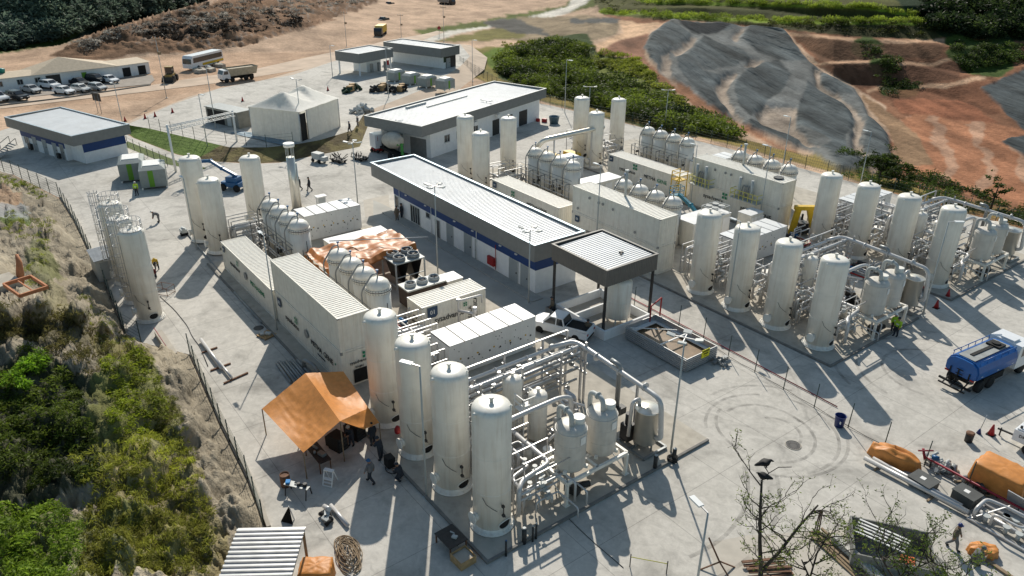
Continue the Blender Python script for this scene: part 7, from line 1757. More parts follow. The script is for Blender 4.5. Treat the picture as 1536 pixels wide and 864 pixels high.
for s in (-1, 1):
    m = MB(); m.cbox((-2.8, s * .95, 1.25), (.06, .3, .12)); m.build('tail_light', RED, t)
    m = MB(); m.box(-2.2, -2.0, s * 1.225 - .004, s * 1.225 + .004, 1.5, 1.56); m.box(-.2, 0, s * 1.225 - .004, s * 1.225 + .004, 1.5, 1.56); m.box(1.7, 1.9, s * 1.225 - .004, s * 1.225 + .004, 1.5, 1.56); m.build('reflector', LAMPW, t)
# ---- white trailer generator at the right edge
g_ = G(1512, 676); t = thing('trailer_generator', 'white towable compressor with dark lettering at the right edge', 'trailer', (g_[0] + .6, g_[1] + 1.2, 0), 0); m = MB(); m.box(-.8, 1.6, -.6, .8, .55, 1.35); m.box(-.7, .4, -.5, .7, 1.355, 1.45); m.build('housing', CARWHITE, t)
text('DRICUTS', .3, (.15, -.615, 1.0), SB, INK, t); m = MB(); m.box(.6, 1.2, -.3, .4, 1.355, 1.5); m.cyl((-.6, .5, 1.45), (-.6, .5, 1.75), .06, .06, 8); m.cyl((-.55, -.3, 1.45), (-.55, -.3, 1.6), .08, .08, 8); m.build('exhaust', DARK, t)
m = MB(); m.bar((-.8, .1, .5), (-1.9, .1, .45), .1); m.cyl((-1.7, .1, 0), (-1.7, .1, .6), .05, .05, 6); m.build('tow_bar', DARK, t)
for y in (-.7, .9): wheel(t, .3, y, .36, .22)

# ==============================================================================================
# LAMP POSTS, POLES, FENCES
# ==============================================================================================
def lamp(label, px_, h, style, z=0, face=0.0, group='floodlight posts', name='lamp_post'):
    g_ = G(*px_, z); t = thing(name, label, 'lamp post', (*g_, z), face, group); m = MB(); m.cyl((0, 0, 0), (0, 0, h), .075, .045, 10); m.cbox((0, 0, .03), (.36, .36, .05)); m.build('post', GENSET, t)
    if style == 'flood4' or style == 'flood2':
        a = MB(); a.bar((-.75, 0, h), (.75, 0, h), .06)
        if style == 'flood4': a.bar((0, -.6, h - .03), (0, .6, h - .03), .06)
        a.build('cross_arm', STEEL, t)
        for x, y in ((-.75, 0), (.75, 0)) + (((0, -.6), (0, .6)) if style == 'flood4' else ()):
            q = MB(); q.cbox((x * 1.15, y * 1.25, h + .03), (.5, .34, .10), 0, .2 * (1 if y > 0 else -1) * bool(y), .2 * (1 if x < 0 else -1) * bool(x)); q.build('lamp_head', GENSET, t)
    elif style == 'arm':
        a = MB(); a.bar((0, 0, h), (.5, 0, h + .02), .06); a.build('arm', STEEL, t); q = MB(); q.cbox((.85, 0, h + .03), (.75, .3, .09)); q.build('lamp_head', LAMPW, t)
    elif style == 'power':
        a = MB(); a.bar((-.9, 0, h - .5), (.9, 0, h - .5), .12); a.cbox((.25, 0, h - 3.0), (.5, .4, .5)); a.build('cross_arm', WOOD, t)
        q = MB()
        for x in (-.8, 0, .8): q.cyl((x, 0, h - .44), (x, 0, h - .2), .07, .05, 8)
        q.build('insulator', GENSET, t)
    return t
SF = R(-140)
LP = [((1006, 680), 8.6, 'flood4', 0, .5, 'floodlight post at the plinth corner in front of the skip'), ((640, 745), 9.1, 'arm', 0, R(180) + .5, 'slim lamp post with one lamp before the second near tank'), ((1039, 915), 6.3, 'arm', 0, R(169), 'lamp post rising from the bottom edge beside the thin trees'),
      ((793, 455), 7.1, 'flood4', 0, .4, 'floodlight post beside the end wall of the blue banded building'), ((657, 415), 9.1, 'flood4', 0, .4, 'tall floodlight post before the middle of the blue banded building'), ((537, 310), 7.8, 'flood4', 0, .8, 'floodlight post between white module and building porch'),
      ((185, 190), 6.9, 'flood2', 0, .3, 'slim lamp post behind the gatehouse'), ((324, 193), 9.6, 'arm', Z1, .3, 'slim lamp post beside the marquee hut, nearer the tent'), ((312, 224), 8.0, 'arm', .3, .3, 'slim lamp post at the grass bank under the lattice gate'),
      ((454, 206), 8.6, 'flood2', Z1, .3, 'slim lamp post in front of the marquee doorway'), ((499, 116), 6.4, 'arm', Z1, .3, 'slim lamp post left of the far kiosks'), ((583, 146), 8.7, 'arm', Z1, .3, 'slim lamp post in front of the far generators'), ((709, 122), 8.4, 'arm', 0, .3, 'slim lamp post right of the far kiosks by the fence'),
      ((847, 169), 9.1, 'arm', 0, .3, 'tall lamp post before the dark wood, beyond the office'), ((882, 193), 6.8, 'flood2', 0, .9, 'lamp post with two heads behind the farthest white tanks'), ((997, 193), 6.3, 'flood2', 0, .9, 'lamp post between wood and farthest vessel row'),
      ((1384, 474), 8.8, 'arm', 0, .9, 'slim post leaning across the last back row tank, near two workers'), ((597, 235), 5.4, 'arm', 0, .3, 'slim post beside the concrete mixer'), ((730, 200), 5.2, 'flood2', 0, .3, 'slim post before the office front wall')]
for px_, h, st, z, fc, lab in LP: lamp(lab, px_, h, st, z, fc)
for (x, y, h, lab) in ((-52.6, 50.6, 9.2, 'thin mast rising in front of the tall stacked container'), (-56.1, 69.2, 7.5, 'thin mast in front of the lettered containers of the back train'), (-46.2, 69.0, 9.6, 'thin mast at the yellow frame before the high container'), (-55.6, 17.6, 8.6, 'thin lamp mast in front of the stacked near containers'), (-35.9, 51.0, 8.4, 'thin mast touching the second middle tank'), (-54.5, 84.6, 9.0, 'thin lamp post behind the high container, towards the liner'), (-44.6, 86.0, 9.0, 'thin lamp post at the far scrub beyond the back row tanks'), (-77.2, 17.4, 7.6, 'thin post hugging the tank behind the single container')):
    t = thing('lamp_post', lab, 'lamp post', (x, y, 0), 0, 'slim masts'); m = MB(); m.cyl((0, 0, 0), (0, 0, h), .065, .04, 8); m.build('post', GENSET, t); m = MB(); m.bar((0, 0, h), (-.5, 0, h + .02), .05); m.cbox((-.75, 0, h + .02), (.6, .26, .08)); m.build('lamp_head', LAMPW, t)
for px_, h, lab in (((250, 147), 11.2, 'tall concrete power pole beside the wheel loader'), ((520, 70), 9.0, 'power pole on the dirt above the far kiosks'), ((602, 56), 6.5, 'short power pole between the far kiosks and yellow truck'), ((666, 62), 9.5, 'power pole behind the larger far kiosk')): lamp(lab, px_, h, 'power', 0, .6, 'power poles', 'power_pole')
t = thing('road_sign', 'small diamond road sign by the curving far road', 'sign', (*G(659, 55), 0)); m = MB(); m.cyl((0, 0, 0), (0, 0, 2.4), .05, .05, 6); m.build('post', STEEL, t); m = MB(); m.cbox((0, 0, 2.4), (.9, .05, .9), R(40), 0, PI / 4); m.build('sign_plate', RED, t)
t = thing('road_sign', 'grey board sign behind the gatehouse roof', 'sign', (*G(150, 170), 0), .4); [MB().cyl((x, 0, 0), (x, 0, 3.2), .06, .06, 6).build('post', STEEL, t) for x in (-.5, .5)]; m = MB(); m.cbox((0, 0, 2.8), (2.2, .08, 1.3)); m.build('board', DARK, t)

def fence(label, pts, h=2.2, step=2.4, wires=6, m=MESHG, name='wire_fence', green=False, rail=True):
    """Posts and strained wires along a polyline of site points (x, y, z)."""
    o = Vector(pts[0]); t = thing(name, label, 'fence', o[:]); pts = [Vector(p) - o for p in pts]; w = MB(); posts = []; d = 0
    for a, b in zip(pts[:-1], pts[1:]):
        L = (b - a).length; n_ = max(1, round(L / step))
        for k in range(n_): posts.append(a.lerp(b, k / n_))
    posts.append(pts[-1])
    for p in posts[:100]:
        q = MB(); q.cyl(p, p + Vector((0, 0, h)), .04, .04, 6)
        q.build('post', m, t)
    for i in range(wires):
        z = h * (i + .6) / wires
        for a, b in zip(posts[:-1], posts[1:]): w.bar(a + Vector((0, 0, z)), b + Vector((0, 0, z)), .018)
    if rail:
        for a, b in zip(posts[:-1], posts[1:]):
            n_ = 10
            for k in range(n_):
                p = a.lerp(b, k / n_); w.bar(p + Vector((0, 0, .1)), a.lerp(b, (k + 1) / n_) + Vector((0, 0, h * .95)), .012)
    w.build('wire', m, t); return t
fence('green wire fence along the rocky hill, upper stretch by the gatehouse', [(*G(*q), 0) for q in [(-20, 250), (20, 262), (90, 297)]], 2.0, 2.6)
fence('green wire fence along the foot of the rocky hill by the slim tanks', [(*G(*q), 0) for q in [(90, 297), (112, 332), (155, 420), (188, 500), (212, 514)]], 2.0, 2.6, rail=False)
fence('green wire fence along the foot of the hill, lower stretch to the metal shed', [(*G(*q), 0) for q in [(285, 530), (332, 638), (372, 718), (396, 786)]], 1.8, 2.4, rail=False)
t = thing('low_wall', 'pale concrete footing wall beside the hill fence', 'wall', (0, 0, 0)); m = MB(); pts = [G(*q) for q in [(92, 295), (114, 330), (157, 418), (190, 498)]]
for a, b in zip(pts[:-1], pts[1:]): m.bar((*a, .12), (*b, .12), .22, .28)
pts = [G(*q) for q in [(288, 530), (336, 638), (376, 718), (404, 794)]]
m2 = MB()
for a, b in zip(pts[:-1], pts[1:]): m2.bar((*a, .12), (*b, .12), .22, .28)
m.build('footing', KERB, t); t = thing('low_wall', 'pale concrete footing wall along the lower hill fence, below the loose pipes', 'wall', (0, 0, 0)); m2.build('footing', KERB, t)
t = thing('concrete_step', 'low pale concrete block at the fence corner above the loose pipes', 'step', (*G(250, 520), 0)); m = MB(); m.box(-2.3, 2.2, -.3, .3, 0, .42); m.build('block', KERB, t); m = MB(); m.tube([(-2.6, -.2, .6), (2.2, -.2, .6)], .03, 6); m.build('red_pipe', MAROON, t)
fence('wire fence behind the back train before wood and liner', [(*G(*q), 0) for q in [(690, 97), (745, 130), (825, 158), (900, 176), (1000, 197)]], 2.0, 3.2, 5)
fence('wire fence behind the back train along the red soil', [(*G(*q), 0) for q in [(1000, 197), (1090, 221), (1240, 262), (1340, 290), (1536, 343), (1600, 360)]], 2.0, 3.2, 5)
fence('low wire fence on the marquee platform edge', [(*G(*q, Z1), Z1) for q in [(225, 193), (310, 213), (400, 221), (440, 217)]], 1.9, 3.0, 4, rail=False)
fence('wire fence posts along the paved lane above the grass strip', [(*G(*q), 0) for q in [(183, 216), (222, 236), (262, 254)]], 1.7, 2.2, 3, rail=False)
# line of stakes beside the red pipe
posts_px = [(951, 460), (1018, 489), (1055, 508), (1092, 536), (1132, 558), (1175, 584), (1221, 611), (1272, 641), (1326, 670), (1386, 699), (1450, 731), (1526, 768)]
P_ = [G(*q) for q in posts_px]; o = P_[0]; t = thing('stake_fence', 'row of thin dark stakes with a low wire beside the dark red pipe', 'fence', (*o, 0))
for p in P_: m = MB(); m.cyl((p[0] - o[0], p[1] - o[1], 0), (p[0] - o[0] + .05, p[1] - o[1], 2.0), .035, .03, 6); m.build('stake', MESHG, t)
m = MB()
for a, b in zip(P_[:-1], P_[1:]): m.tube([(a[0] - o[0], a[1] - o[1], .12), ((a[0] + b[0]) / 2 - o[0], (a[1] + b[1]) / 2 - o[1], .05), (b[0] - o[0], b[1] - o[1], .12)], .02, 5)
m.build('wire', DARK, t)
t = thing('red_pipe', 'long dark red water pipe on the ground beside the stakes', 'pipe', (-43, 45.8, 0)); m = MB(); m.tube([(0, 0, .08), (21.3, -.4, .08)], .04, 8); m.build('pipe', MAROON, t)
t = thing('red_pipe', 'dark red pipe on low props beside the tarpaulin covered load', 'pipe', (-14.9, 44.2, 0)); m = MB(); m.tube([(0, 0, .55), (9, -.2, .55)], .07, 8); m.tube([(0, 0, .4), (-.3, .1, 1.0)], .08, 8); m.tube([(-.4, -.3, .95), (.2, .4, 1.0)], .05, 8); m.build('pipe', MAROON, t)
m = MB()
for x in (.4, 3, 6): m.cyl((x, 0, 0), (x, 0, .5), .05, .05, 6)
m.build('prop', DARK, t)
t = thing('red_gate', 'red pipe goalpost frame beside the skip', 'frame', (-37.6, 42.9, 0)); m = MB(); m.pipe([(0, 0, 0), (0, 0, 2.2), (-.6, 1.9, 2.2), (-.6, 1.9, 0)], .07, .1); m.build('frame', RED, t)
# grey bollards on the near plinth edge
for px_, lab in (((1010, 694), 'black bollard beside the floodlight post at the plinth corner'), ((982, 704), 'black bollard under the steel vessel shadow'), ((786, 815), 'pale topped black bollard at the near plinth corner'), ((799, 812), 'thin black bollard second from the near plinth corner'), ((804, 808), 'thin black bollard third from the near plinth corner'), ((759, 834), 'thin black post with a blue tip in front of the corner tank')):
    t = thing('bollard', lab, 'bollard', (*G(*px_), 0), 0, 'bollards on the near plinth edge'); m = MB(); r_ = .13 if 'thin' not in lab else .06; m.cyl((0, 0, 0), (0, 0, 1.1), r_, r_, 12); m.build('post', DARK, t); m = MB(); m.cyl((0, 0, 1.1), (0, 0, 1.14), r_ * .9, r_ * .7, 12); m.build('cap', BOOMB if 'blue' in lab else GENSET, t)
t = thing('cable_spool', 'dark cable coil at the foot of the corner bollard', 'coil', (*G(1008, 692), 0)); m = MB(); m.tube([(.3 * math.cos(a), .3 * math.sin(a), .1 + .02 * a) for a in np.linspace(0, 14, 60)], .05, 6); m.build('cable', BLACK, t)

# ==============================================================================================
# LOOSE THINGS IN THE YARD
# ==============================================================================================
def cone(label, px_, z=0, s=1.0):
    t = thing('traffic_cone', label, 'traffic cone', (*G(*px_, z), z), 0, 'traffic cones'); m = MB(); m.lathe([(.2 * s, .05), (.04 * s, .75 * s), (0, .76 * s)], n=14); m.build('cone', RED, t); m = MB(); m.lathe([(.145 * s, .28 * s), (.10 * s, .46 * s)], n=14); m.build('white_band', PANEL, t); m = MB(); m.cbox((0, 0, .025), (.45 * s, .45 * s, .05)); m.build('base', BLACK, t)
for px_, z, lab in (((218, 178), Z1, 'orange cone on the platform, farthest left of three'), ((233, 175), Z1, 'orange cone on the platform, middle one'), ((259, 169), Z1, 'orange cone beside the dark hut, right one'), ((188, 182), 0, 'orange cone behind the gatehouse corner'), ((364, 152), Z1, 'orange cone behind the marquee corner'), ((492, 136), Z1, 'orange cone between marquee and far kiosk'), ((1404, 462), 0, 'orange cone near the two workers at the plinth'), ((1421, 446), 0, 'orange cone farther right beside the back row plinth'), ((1486, 652), 0, 'orange cone near the white towed compressor')): cone(lab, px_, z, 1.1)
t = thing('bucket', 'dark blue open barrel standing alone by the stakes', 'barrel', (*G(1258, 639), 0)); m = MB(); m.lathe([(0, .03), (.3, .02), (.36, .85), (.39, .86), (.36, .87), (.33, .8), (.28, .1), (0, .1)], n=24); m.build('barrel', DBLUE, t); m = MB(); m.cbox((.2, -.3, .5), (.12, .05, .2), -.6); m.build('label', PANEL, t)
g_ = G(1190, 668); t = thing('manhole_cover', 'round patterned iron manhole cover in the yard', 'manhole', (*g_, 0)); m = MB(); m.cyl((0, 0, .002), (0, 0, .014), .45, .45, 24)
for k in range(16): a = k * PI / 8; m.cbox((.3 * math.cos(a), .3 * math.sin(a), .02), (.16, .05, .014), a)
m.build('lid', mat('cast_iron', (.10, .095, .09), .7), t); m = MB(); m.tube([(.5 * math.cos(a), .5 * math.sin(a), .01) for a in np.linspace(0, 2 * PI, 25)], .03, 5); m.build('rim', KERB, t)
g_ = G(388, 492); t = thing('manhole_cover', 'plain dark manhole cover in the container shadow', 'manhole', (*g_, 0)); m = MB(); m.cyl((0, 0, .004), (0, 0, .02), .42, .42, 24); m.build('lid', DARK, t)
# long silver pipes, crates and skid parts at lower right
t = thing('silver_pipe', 'longest silver pipe lying in front of the dark crates', 'pipe', (-14.2, 41.35, 0)); m = MB(); m.tube([(-3.1, 0, .3), (3.2, .25, .3)], .15, 14); m.build('pipe', PIPE, t); m = MB(); m.bar((-2.2, -.3, .05), (-2.2, .8, .05), .12); m.bar((1.2, -.4, .05), (1.2, .9, .05), .12); m.build('timber', WOOD, t)
t = thing('silver_pipe', 'shorter silver pipe behind the longest one, by the crates', 'pipe', (-14.3, 41.75, 0)); m = MB(); m.tube([(-2.7, .1, .24), (2.8, .2, .24)], .12, 14); m.build('pipe', PIPE, t)
def crate(label, c, sx, sy, h, rz):
    t = thing('equipment_case', label, 'case', (*c, 0), rz, 'dark lidded cases'); m = MB(); m.cbox((0, 0, h / 2 + .05), (sx, sy, h)); m.build('case', mat('dark_case', (.075, .078, .075), .6, var=.15) if 'dark_case' not in MATS else MATS['dark_case'], t); m = MB(); m.cbox((0, 0, h + .08), (sx + .08, sy + .08, .06)); m.build('lid', MATS['dark_case'], t); m = MB(); m.cbox((-.05, 0, h + .115), (.3, .3, .012), .1); m.build('paper_label', PANEL, t)
    m = MB()
    for x in (-sx * .4, sx * .4): m.bar((x, -sy / 2, .03), (x, sy / 2, .03), .08)
    m.build('runner', BLACK, t)
crate('dark lidded case beside the orange heap, left one', G(1383, 728), 1.35, 1.15, .42, -.08); crate('dark lidded case nearer the pipe skid, right one', G(1447, 752), 1.25, 1.0, .62, -.1)
g_ = G(1503, 790); t = thing('pipe_skid', 'galvanised pipework skid lying at the lower right edge', 'pipework', (*g_, 0), R(0)); m = MB()
m.pipe([(-1.3, -.7, .2), (-1.3, -.7, .8), (-1.3, .6, .8), (-.2, .8, .8), (2.6, .8, .8)], .1, .3, 10); m.pipe([(-1.2, -.2, .35), (2.6, -.3, .35)], .12, .3, 10); m.pipe([(-.4, -.8, .3), (-.4, -.8, 1.1), (1.0, -.8, 1.1), (1.4, .3, 1.1)], .08, .3, 8); m.build('pipe', PIPE, t)
for k in range(9): x, y = rr.uniform(-1, 2), rr.uniform(-.7, .6); MB().cyl((x, y, .1), (x, y, .5), .12, .12, 10).cyl((x, y, .5), (x, y, .55), .2, .2, 12).build('valve', GENSET, t)
m = MB(); m.bar((-1.5, -1.0, .08), (2.7, -1.1, .08), .14); m.bar((-1.5, 1.0, .08), (2.7, 1.0, .08), .14); m.bar((-1.4, -1.0, .08), (-1.4, 1.0, .08), .14); m.bar((1.4, -1.0, .08), (1.4, 1.0, .08), .14); m.bar((-1.4, -1, .1), (-.2, .9, .9), .07); m.build('skid_frame', STEEL, t)
t = thing('glass_panel', 'pale framed panel leaning on the pipework skid', 'panel', (*G(1522, 768), .3)); m = MB(); m.cbox((.2, 0, .5), (1.7, .06, .9), -.1, .35); m.build('frame', STEEL, t)
for k, (px_, py_, lab) in enumerate(((1408, 700, 'heap of pump parts with a blue motor behind the red pipe'), (1430, 715, 'tangle of small valves under the red pipe'), (1475, 735, 'machine parts in shade below the covered load'))):
    t = thing('machine_parts', lab, 'machine parts', (*G(px_, py_), 0)); m = MB()
    for q in range(12): x, y = rr.uniform(-.9, .9), rr.uniform(-.5, .5); m.cyl((x, y, .1), (x + rr.uniform(-.3, .3), y + rr.uniform(-.3, .3), rr.uniform(.3, .6)), rr.uniform(.06, .16), None, 10)
    m.tube([(-1.2, .2, .2), (1.2, .1, .25)], .05, 7); m.build('casting', (GENSET, GPIPE, DARK)[k], t); m = MB(); m.cyl((-.6, .2, .3), (-.2, .3, .32), .17, .17, 12); m.build('motor', BOOMB if k == 0 else DARK, t); m = MB(); m.bar((.3, -.5, .06), (1.0, .5, .06), .14); m.build('timber', WOOD, t)
t = thing('barrel', 'short dark barrel casting a long shadow near the towed compressor', 'barrel', (*G(1452, 662), 0)); m = MB(); m.lathe([(.24, 0), (.26, .7), (.2, .72), (0, .70)], n=20); m.build('shell', DARK, t); m = MB(); m.lathe([(.265, .62), (.27, .70), (.2, .735)], n=20); m.build('rim', RUST, t)
t = thing('marker_stand', 'thin marker pole on a dark foot near the short barrel', 'marker', (*G(1468, 650), 0)); m = MB(); m.cyl((0, 0, .15), (.1, .1, 1.5), .025, .025, 6); m.build('pole', STEEL, t); m = MB(); m.lathe([(.16, 0), (.05, .35), (0, .36)], n=12); m.build('foot', DBLUE, t)
# scrap timber and panels at bottom right
def sheet_thing(name, label, cat, px_, parts, rz=0.0):
    t = thing(name, label, cat, (*G(*px_), 0), rz)
    for nm, mt, f in parts: m = MB(); f(m); m.build(nm, mt, t)
    return t
GREYP = mat('grey_board', (.20, .20, .185), .85, var=.25, scale=3)
sheet_thing('panel_bin', 'big grey open topped crate under bare trees, slatted lid inside', 'crate', (1330, 838), [('side', GREYP, lambda m: (m.box(-2.0, 2.0, 1.25, 1.33, 0, 1.3), m.box(1.92, 2.0, -1.3, 1.249, 0, 1.3), m.box(-2.0, -1.92, -1.3, 1.249, 0, 1.3), m.box(-1.919, 1.919, -1.3, -1.22, 0, 1.0), m.box(-1.9, 1.9, -1.2, 1.2, .02, .08))), ('slatted_lid', PANEL, lambda m: [m.cbox((-.7 + .1 * k, -.9 + .5 * k * .5 + .6, 1.32), (2.6, .09, .05), -.35, .1) for k in range(5)])], R(35))
sheet_thing('long_beam', 'long pale dirty beam lying against the grey crate', 'beam', (1290, 850), [('beam', mat('pale_beam', (.50, .49, .46), .8, var=.3, scale=6), lambda m: m.cbox((0, 0, .35), (3.8, .42, .35), 0, 0, .04))], R(-12))
sheet_thing('timber_stack', 'stack of weathered planks leaning beside the long beam', 'timber', (1262, 838), [('plank', WOOD, lambda m: [m.cbox((rr.uniform(-.3, .3), -.35 + .16 * k, .1 + .05 * (k % 3)), (3.6, .13, .06), rr.uniform(-.04, .04), 0, .03) for k in range(7)]), ('leaning_pole', RUST, lambda m: [m.bar((-1.8, -.3 + .2 * k, .1), (-2.4, .6 + .1 * k, 1.1), .07) for k in range(3)])], R(-12))
sheet_thing('timber_stack', 'low stack of reddish planks at the foot of the tree with birds', 'timber', (1152, 856), [('plank', RUST, lambda m: [m.cbox((rr.uniform(-.2, .2), -.4 + .18 * k, .08 + .09 * (k % 3)), (2.3, .16, .06), rr.uniform(-.05, .05)) for k in range(6)])], R(58))
sheet_thing('grey_boards', 'loose grey boards right of the grey crate, under branches', 'boards', (1385, 850), [('board', GREYP, lambda m: [m.cbox((rr.uniform(-.8, .8), rr.uniform(-.6, .6), .08 + .07 * k), (1.9, 1.1, .05), rr.uniform(-.7, .7), rr.uniform(-.15, .15)) for k in range(5)])], .5)
sheet_thing('orange_bin', 'small orange plastic bins between grey boards', 'bin', (1358, 856), [('bin', mat('orange_plastic', (.6, .13, .04), .5), lambda m: (m.box(-.35, .35, -.25, .25, 0, .5), m.box(-.25, .45, .3, .7, 0, .42)))], .6)
sheet_thing('timber_plank', 'long timber plank on the ground before the crouching worker', 'plank', (1486, 846), [('plank', WOOD, lambda m: m.cbox((0, 0, .08), (2.6, .22, .1)))], R(-8))
sheet_thing('tripod_frame', 'rusty folding tripod frame at the bottom edge beside the lamp post', 'tripod', (1075, 852), [('leg', RUST, lambda m: (m.bar((-.9, .5, 1.2), (.1, 0, .5), .07), m.bar((.1, 0, .5), (-.6, -.7, 0), .06), m.bar((.1, 0, .5), (1.0, -.3, 0), .06), m.bar((.1, 0, .55), (.7, .7, 0), .06)))], .2)
sheet_thing('stake_line', 'two short dark stakes with yellow tape at the bottom edge', 'stakes', (975, 858), [('stake', DARK, lambda m: (m.cyl((-.9, -.6, 0), (-.9, -.6, .9), .03, .03, 6), m.cyl((.6, .6, 0), (.6, .6, .9), .03, .03, 6))), ('tape', YPALE, lambda m: m.bar((-.9, -.6, .7), (.6, .6, .72), .01, .06))])
# under and around the awning
g_ = G(490, 712); sheet_thing('step_stool', 'white two step stool at the end of the dark workbench', 'steps', (494, 726), [('frame', PANEL, lambda m: (m.bar((-.3, -.25, 0), (-.3, .12, 1.0), .06), m.bar((.3, -.25, 0), (.3, .12, 1.0), .06), m.bar((-.3, -.25, .04), (.3, -.25, .04), .06), m.bar((-.3, .5, 0), (-.3, .12, 1.0), .05), m.bar((.3, .5, 0), (.3, .12, 1.0), .05))), ('tread', PANEL, lambda m: (m.box(-.32, .32, -.16, .04, .42, .46), m.box(-.32, .32, .0, .25, .96, 1.0), m.box(-.32, .32, -.2, -.1, .2, .23)))], R(35))
sheet_thing('workbench', 'dark workbench with tools under the edge of the orange awning', 'workbench', (478, 694), [('top', DARK, lambda m: m.box(-1.2, 1.2, -.4, .4, .82, .88)), ('leg', RUST, lambda m: [m.bar((x, y, 0), (x, y, .82), .06) for x in (-1.1, 1.1) for y in (-.35, .35)]), ('tool', GPIPE, lambda m: (m.cyl((-.6, 0, .95), (-.2, .1, .95), .09, .09, 10), m.cbox((.5, .1, .98), (.5, .3, .2), .3), m.cyl((.1, -.2, .88), (.1, -.2, 1.1), .08, .08, 10)))], R(0))
sheet_thing('oil_drum', 'rusty open drum with water beside the blue topped bench', 'drum', (429, 728), [('shell', RUST, lambda m: m.lathe([(.29, 0), (.3, .3), (.29, .32), (.3, .6), (.29, .85), (.26, .85), (.26, .78)], n=24)), ('water', mat('drum_water', (.05, .08, .09), .08), lambda m: m.cyl((0, 0, .6), (0, 0, .76), .255, .255, 20))])
sheet_thing('pipe_stand', 'grey bench with a blue cloth and threaded pipes beside the drum', 'bench', (448, 742), [('top', GPIPE, lambda m: m.box(-.8, .8, -.22, .22, .7, .75)), ('leg', DARK, lambda m: [m.bar((x, y * 1.5, 0), (x, y * .8, .7), .05) for x in (-.7, .7) for y in (-.22, .22)]), ('cloth', mat('sky_blue_cloth', (.03, .25, .6), .7), lambda m: m.cbox((-.62, 0, .82), (.26, .3, .12), .4)), ('clamp', DARK, lambda m: (m.cyl((.1, 0, .75), (.1, 0, .92), .1, .1, 10), m.cyl((.5, .05, .75), (.5, .05, .95), .12, .12, 10), m.cyl((-.2, .05, .82), (.4, .05, .82), .04, .04, 8)))], R(35))
sheet_thing('dark_tent_flap', 'small dark folded board beside the metal shed roof', 'board', (433, 782), [('board', BLACK, lambda m: m.add([(-.4, -.2, 0), (.4, -.1, 0), (.1, .1, 1.1)], [(0, 1, 2), (2, 1, 0)])), ('prop', PANEL, lambda m: m.bar((.2, .25, 0), (.1, .08, 1.1), .05))], .5)
sheet_thing('pipe_offcuts', 'white pipe offcuts and black fittings lying near the shed', 'pipes', (500, 780), [('white_pipe', PIPE, lambda m: (m.tube([(-1.1, .25, .14), (1.0, .5, .14)], .12, 12), m.tube([(-1.2, -.1, .14), (-.4, -.05, .5)], .14, 12))), ('clear_bag', GENSET, lambda m: (m.cbox((-.1, -.3, .15), (.6, .4, .25), .4, .2), m.cbox((-.4, -.2, .2), (.4, .3, .3), -.4))), ('black_fitting', BLACK, lambda m: [m.cyl((rr.uniform(-.8, .3), rr.uniform(-.6, 0), .1), (rr.uniform(-.8, .3), rr.uniform(-.6, 0), .25), .12, .12, 10) for _ in range(6)])], R(-5))
g_ = G(523, 832); t = thing('hose_coil', 'oval heap of brown hoses and reinforcing rods by the shed', 'hose heap', (*g_, 0), R(-14)); m = MB()
for k in range(16): ra, rb_ = 1.5 - .06 * k, .62 - .03 * k; ox, oy = rr.uniform(-.12, .12), rr.uniform(-.1, .1); m.tube([(ox + ra * math.cos(a), oy + rb_ * math.sin(a) + .1 * math.sin(a * 3 + k), .05 + .02 * k + .03 * math.sin(a * 2 + k)) for a in np.linspace(0, 2 * PI * .94, 36)], .028, 5)
m.build('hose', WOOD, t)
sheet_thing('steel_table', 'dark steel plate table in the tank shadow at the plinth edge', 'table', (677, 818), [('top', DARK, lambda m: m.box(-.75, .75, -.6, .6, .62, .67)), ('leg', RUST, lambda m: [m.bar((x, y, 0), (x, y, .62), .07) for x in (-.68, .68) for y in (-.52, .52)]), ('tool', GENSET, lambda m: (m.cbox((.2, .1, .72), (.3, .22, .1), .5), m.cbox((-.15, .2, .7), (.3, .06, .05), .3)))], R(2))
sheet_thing('wooden_box', 'open wooden box filled with grit beside the steel table', 'box', (695, 842), [('side', PLY, lambda m: (m.box(-.5, .5, -.5, -.46, 0, .5), m.box(-.5, .5, .46, .5, 0, .5), m.box(-.5, -.46, -.459, .459, 0, .5), m.box(.46, .5, -.459, .459, 0, .5))), ('grit', KERB, lambda m: m.box(-.455, .455, -.455, .455, .02, .36))], R(3))
sheet_thing('pallet', 'wooden pallet with scraps beside the lettered container', 'pallet', (400, 504), [('slat', PLY, lambda m: [m.box(-.6, .6, -.55 + .2 * k, -.42 + .2 * k, .12, .15) for k in range(6)]), ('bearer', WOOD, lambda m: [m.box(x, x + .1, -.56, .58, 0, .118) for x in (-.55, -.05, .45)]), ('scrap', GENSET, lambda m: (m.cbox((.1, .1, .25), (.5, .3, .16), .4), m.cbox((-.3, -.2, .22), (.3, .4, .12), 1.0)))], .3)
t = thing('pipe_pile', 'pile of grey pipes and elbows in the container shadow', 'pipes', (*G(440, 560), 0)); m = MB()
for k in range(9): m.tube([(-2.0 + .1 * k, -.5 + .2 * k, .12 + .1 * (k % 2)), (1.4 + rr.uniform(-.4, .6), -.7 + .22 * k, .12 + .1 * (k % 2))], .11, 10)
m.pipe([(0, .9, .2), (0, .9, .9), (1.2, 1.2, .9), (1.6, 1.4, .2)], .16, .5, 10); m.build('pipe', GPIPE, t)
t = thing('loose_pipe', 'long white pipe on steel sleepers beside the lower hill fence', 'pipe', (*G(318, 530), 0)); m = MB(); a, b = G(302, 513), G(333, 556); c = G(318, 530); m.tube([(a[0] - c[0], a[1] - c[1], .25), (b[0] - c[0], b[1] - c[1], .25)], .14, 12); a, b = G(329, 546), G(348, 570); m.tube([(a[0] - c[0], a[1] - c[1], .22), (b[0] - c[0], b[1] - c[1], .22)], .1, 12); m.build('pipe', PIPE, t)
m = MB()
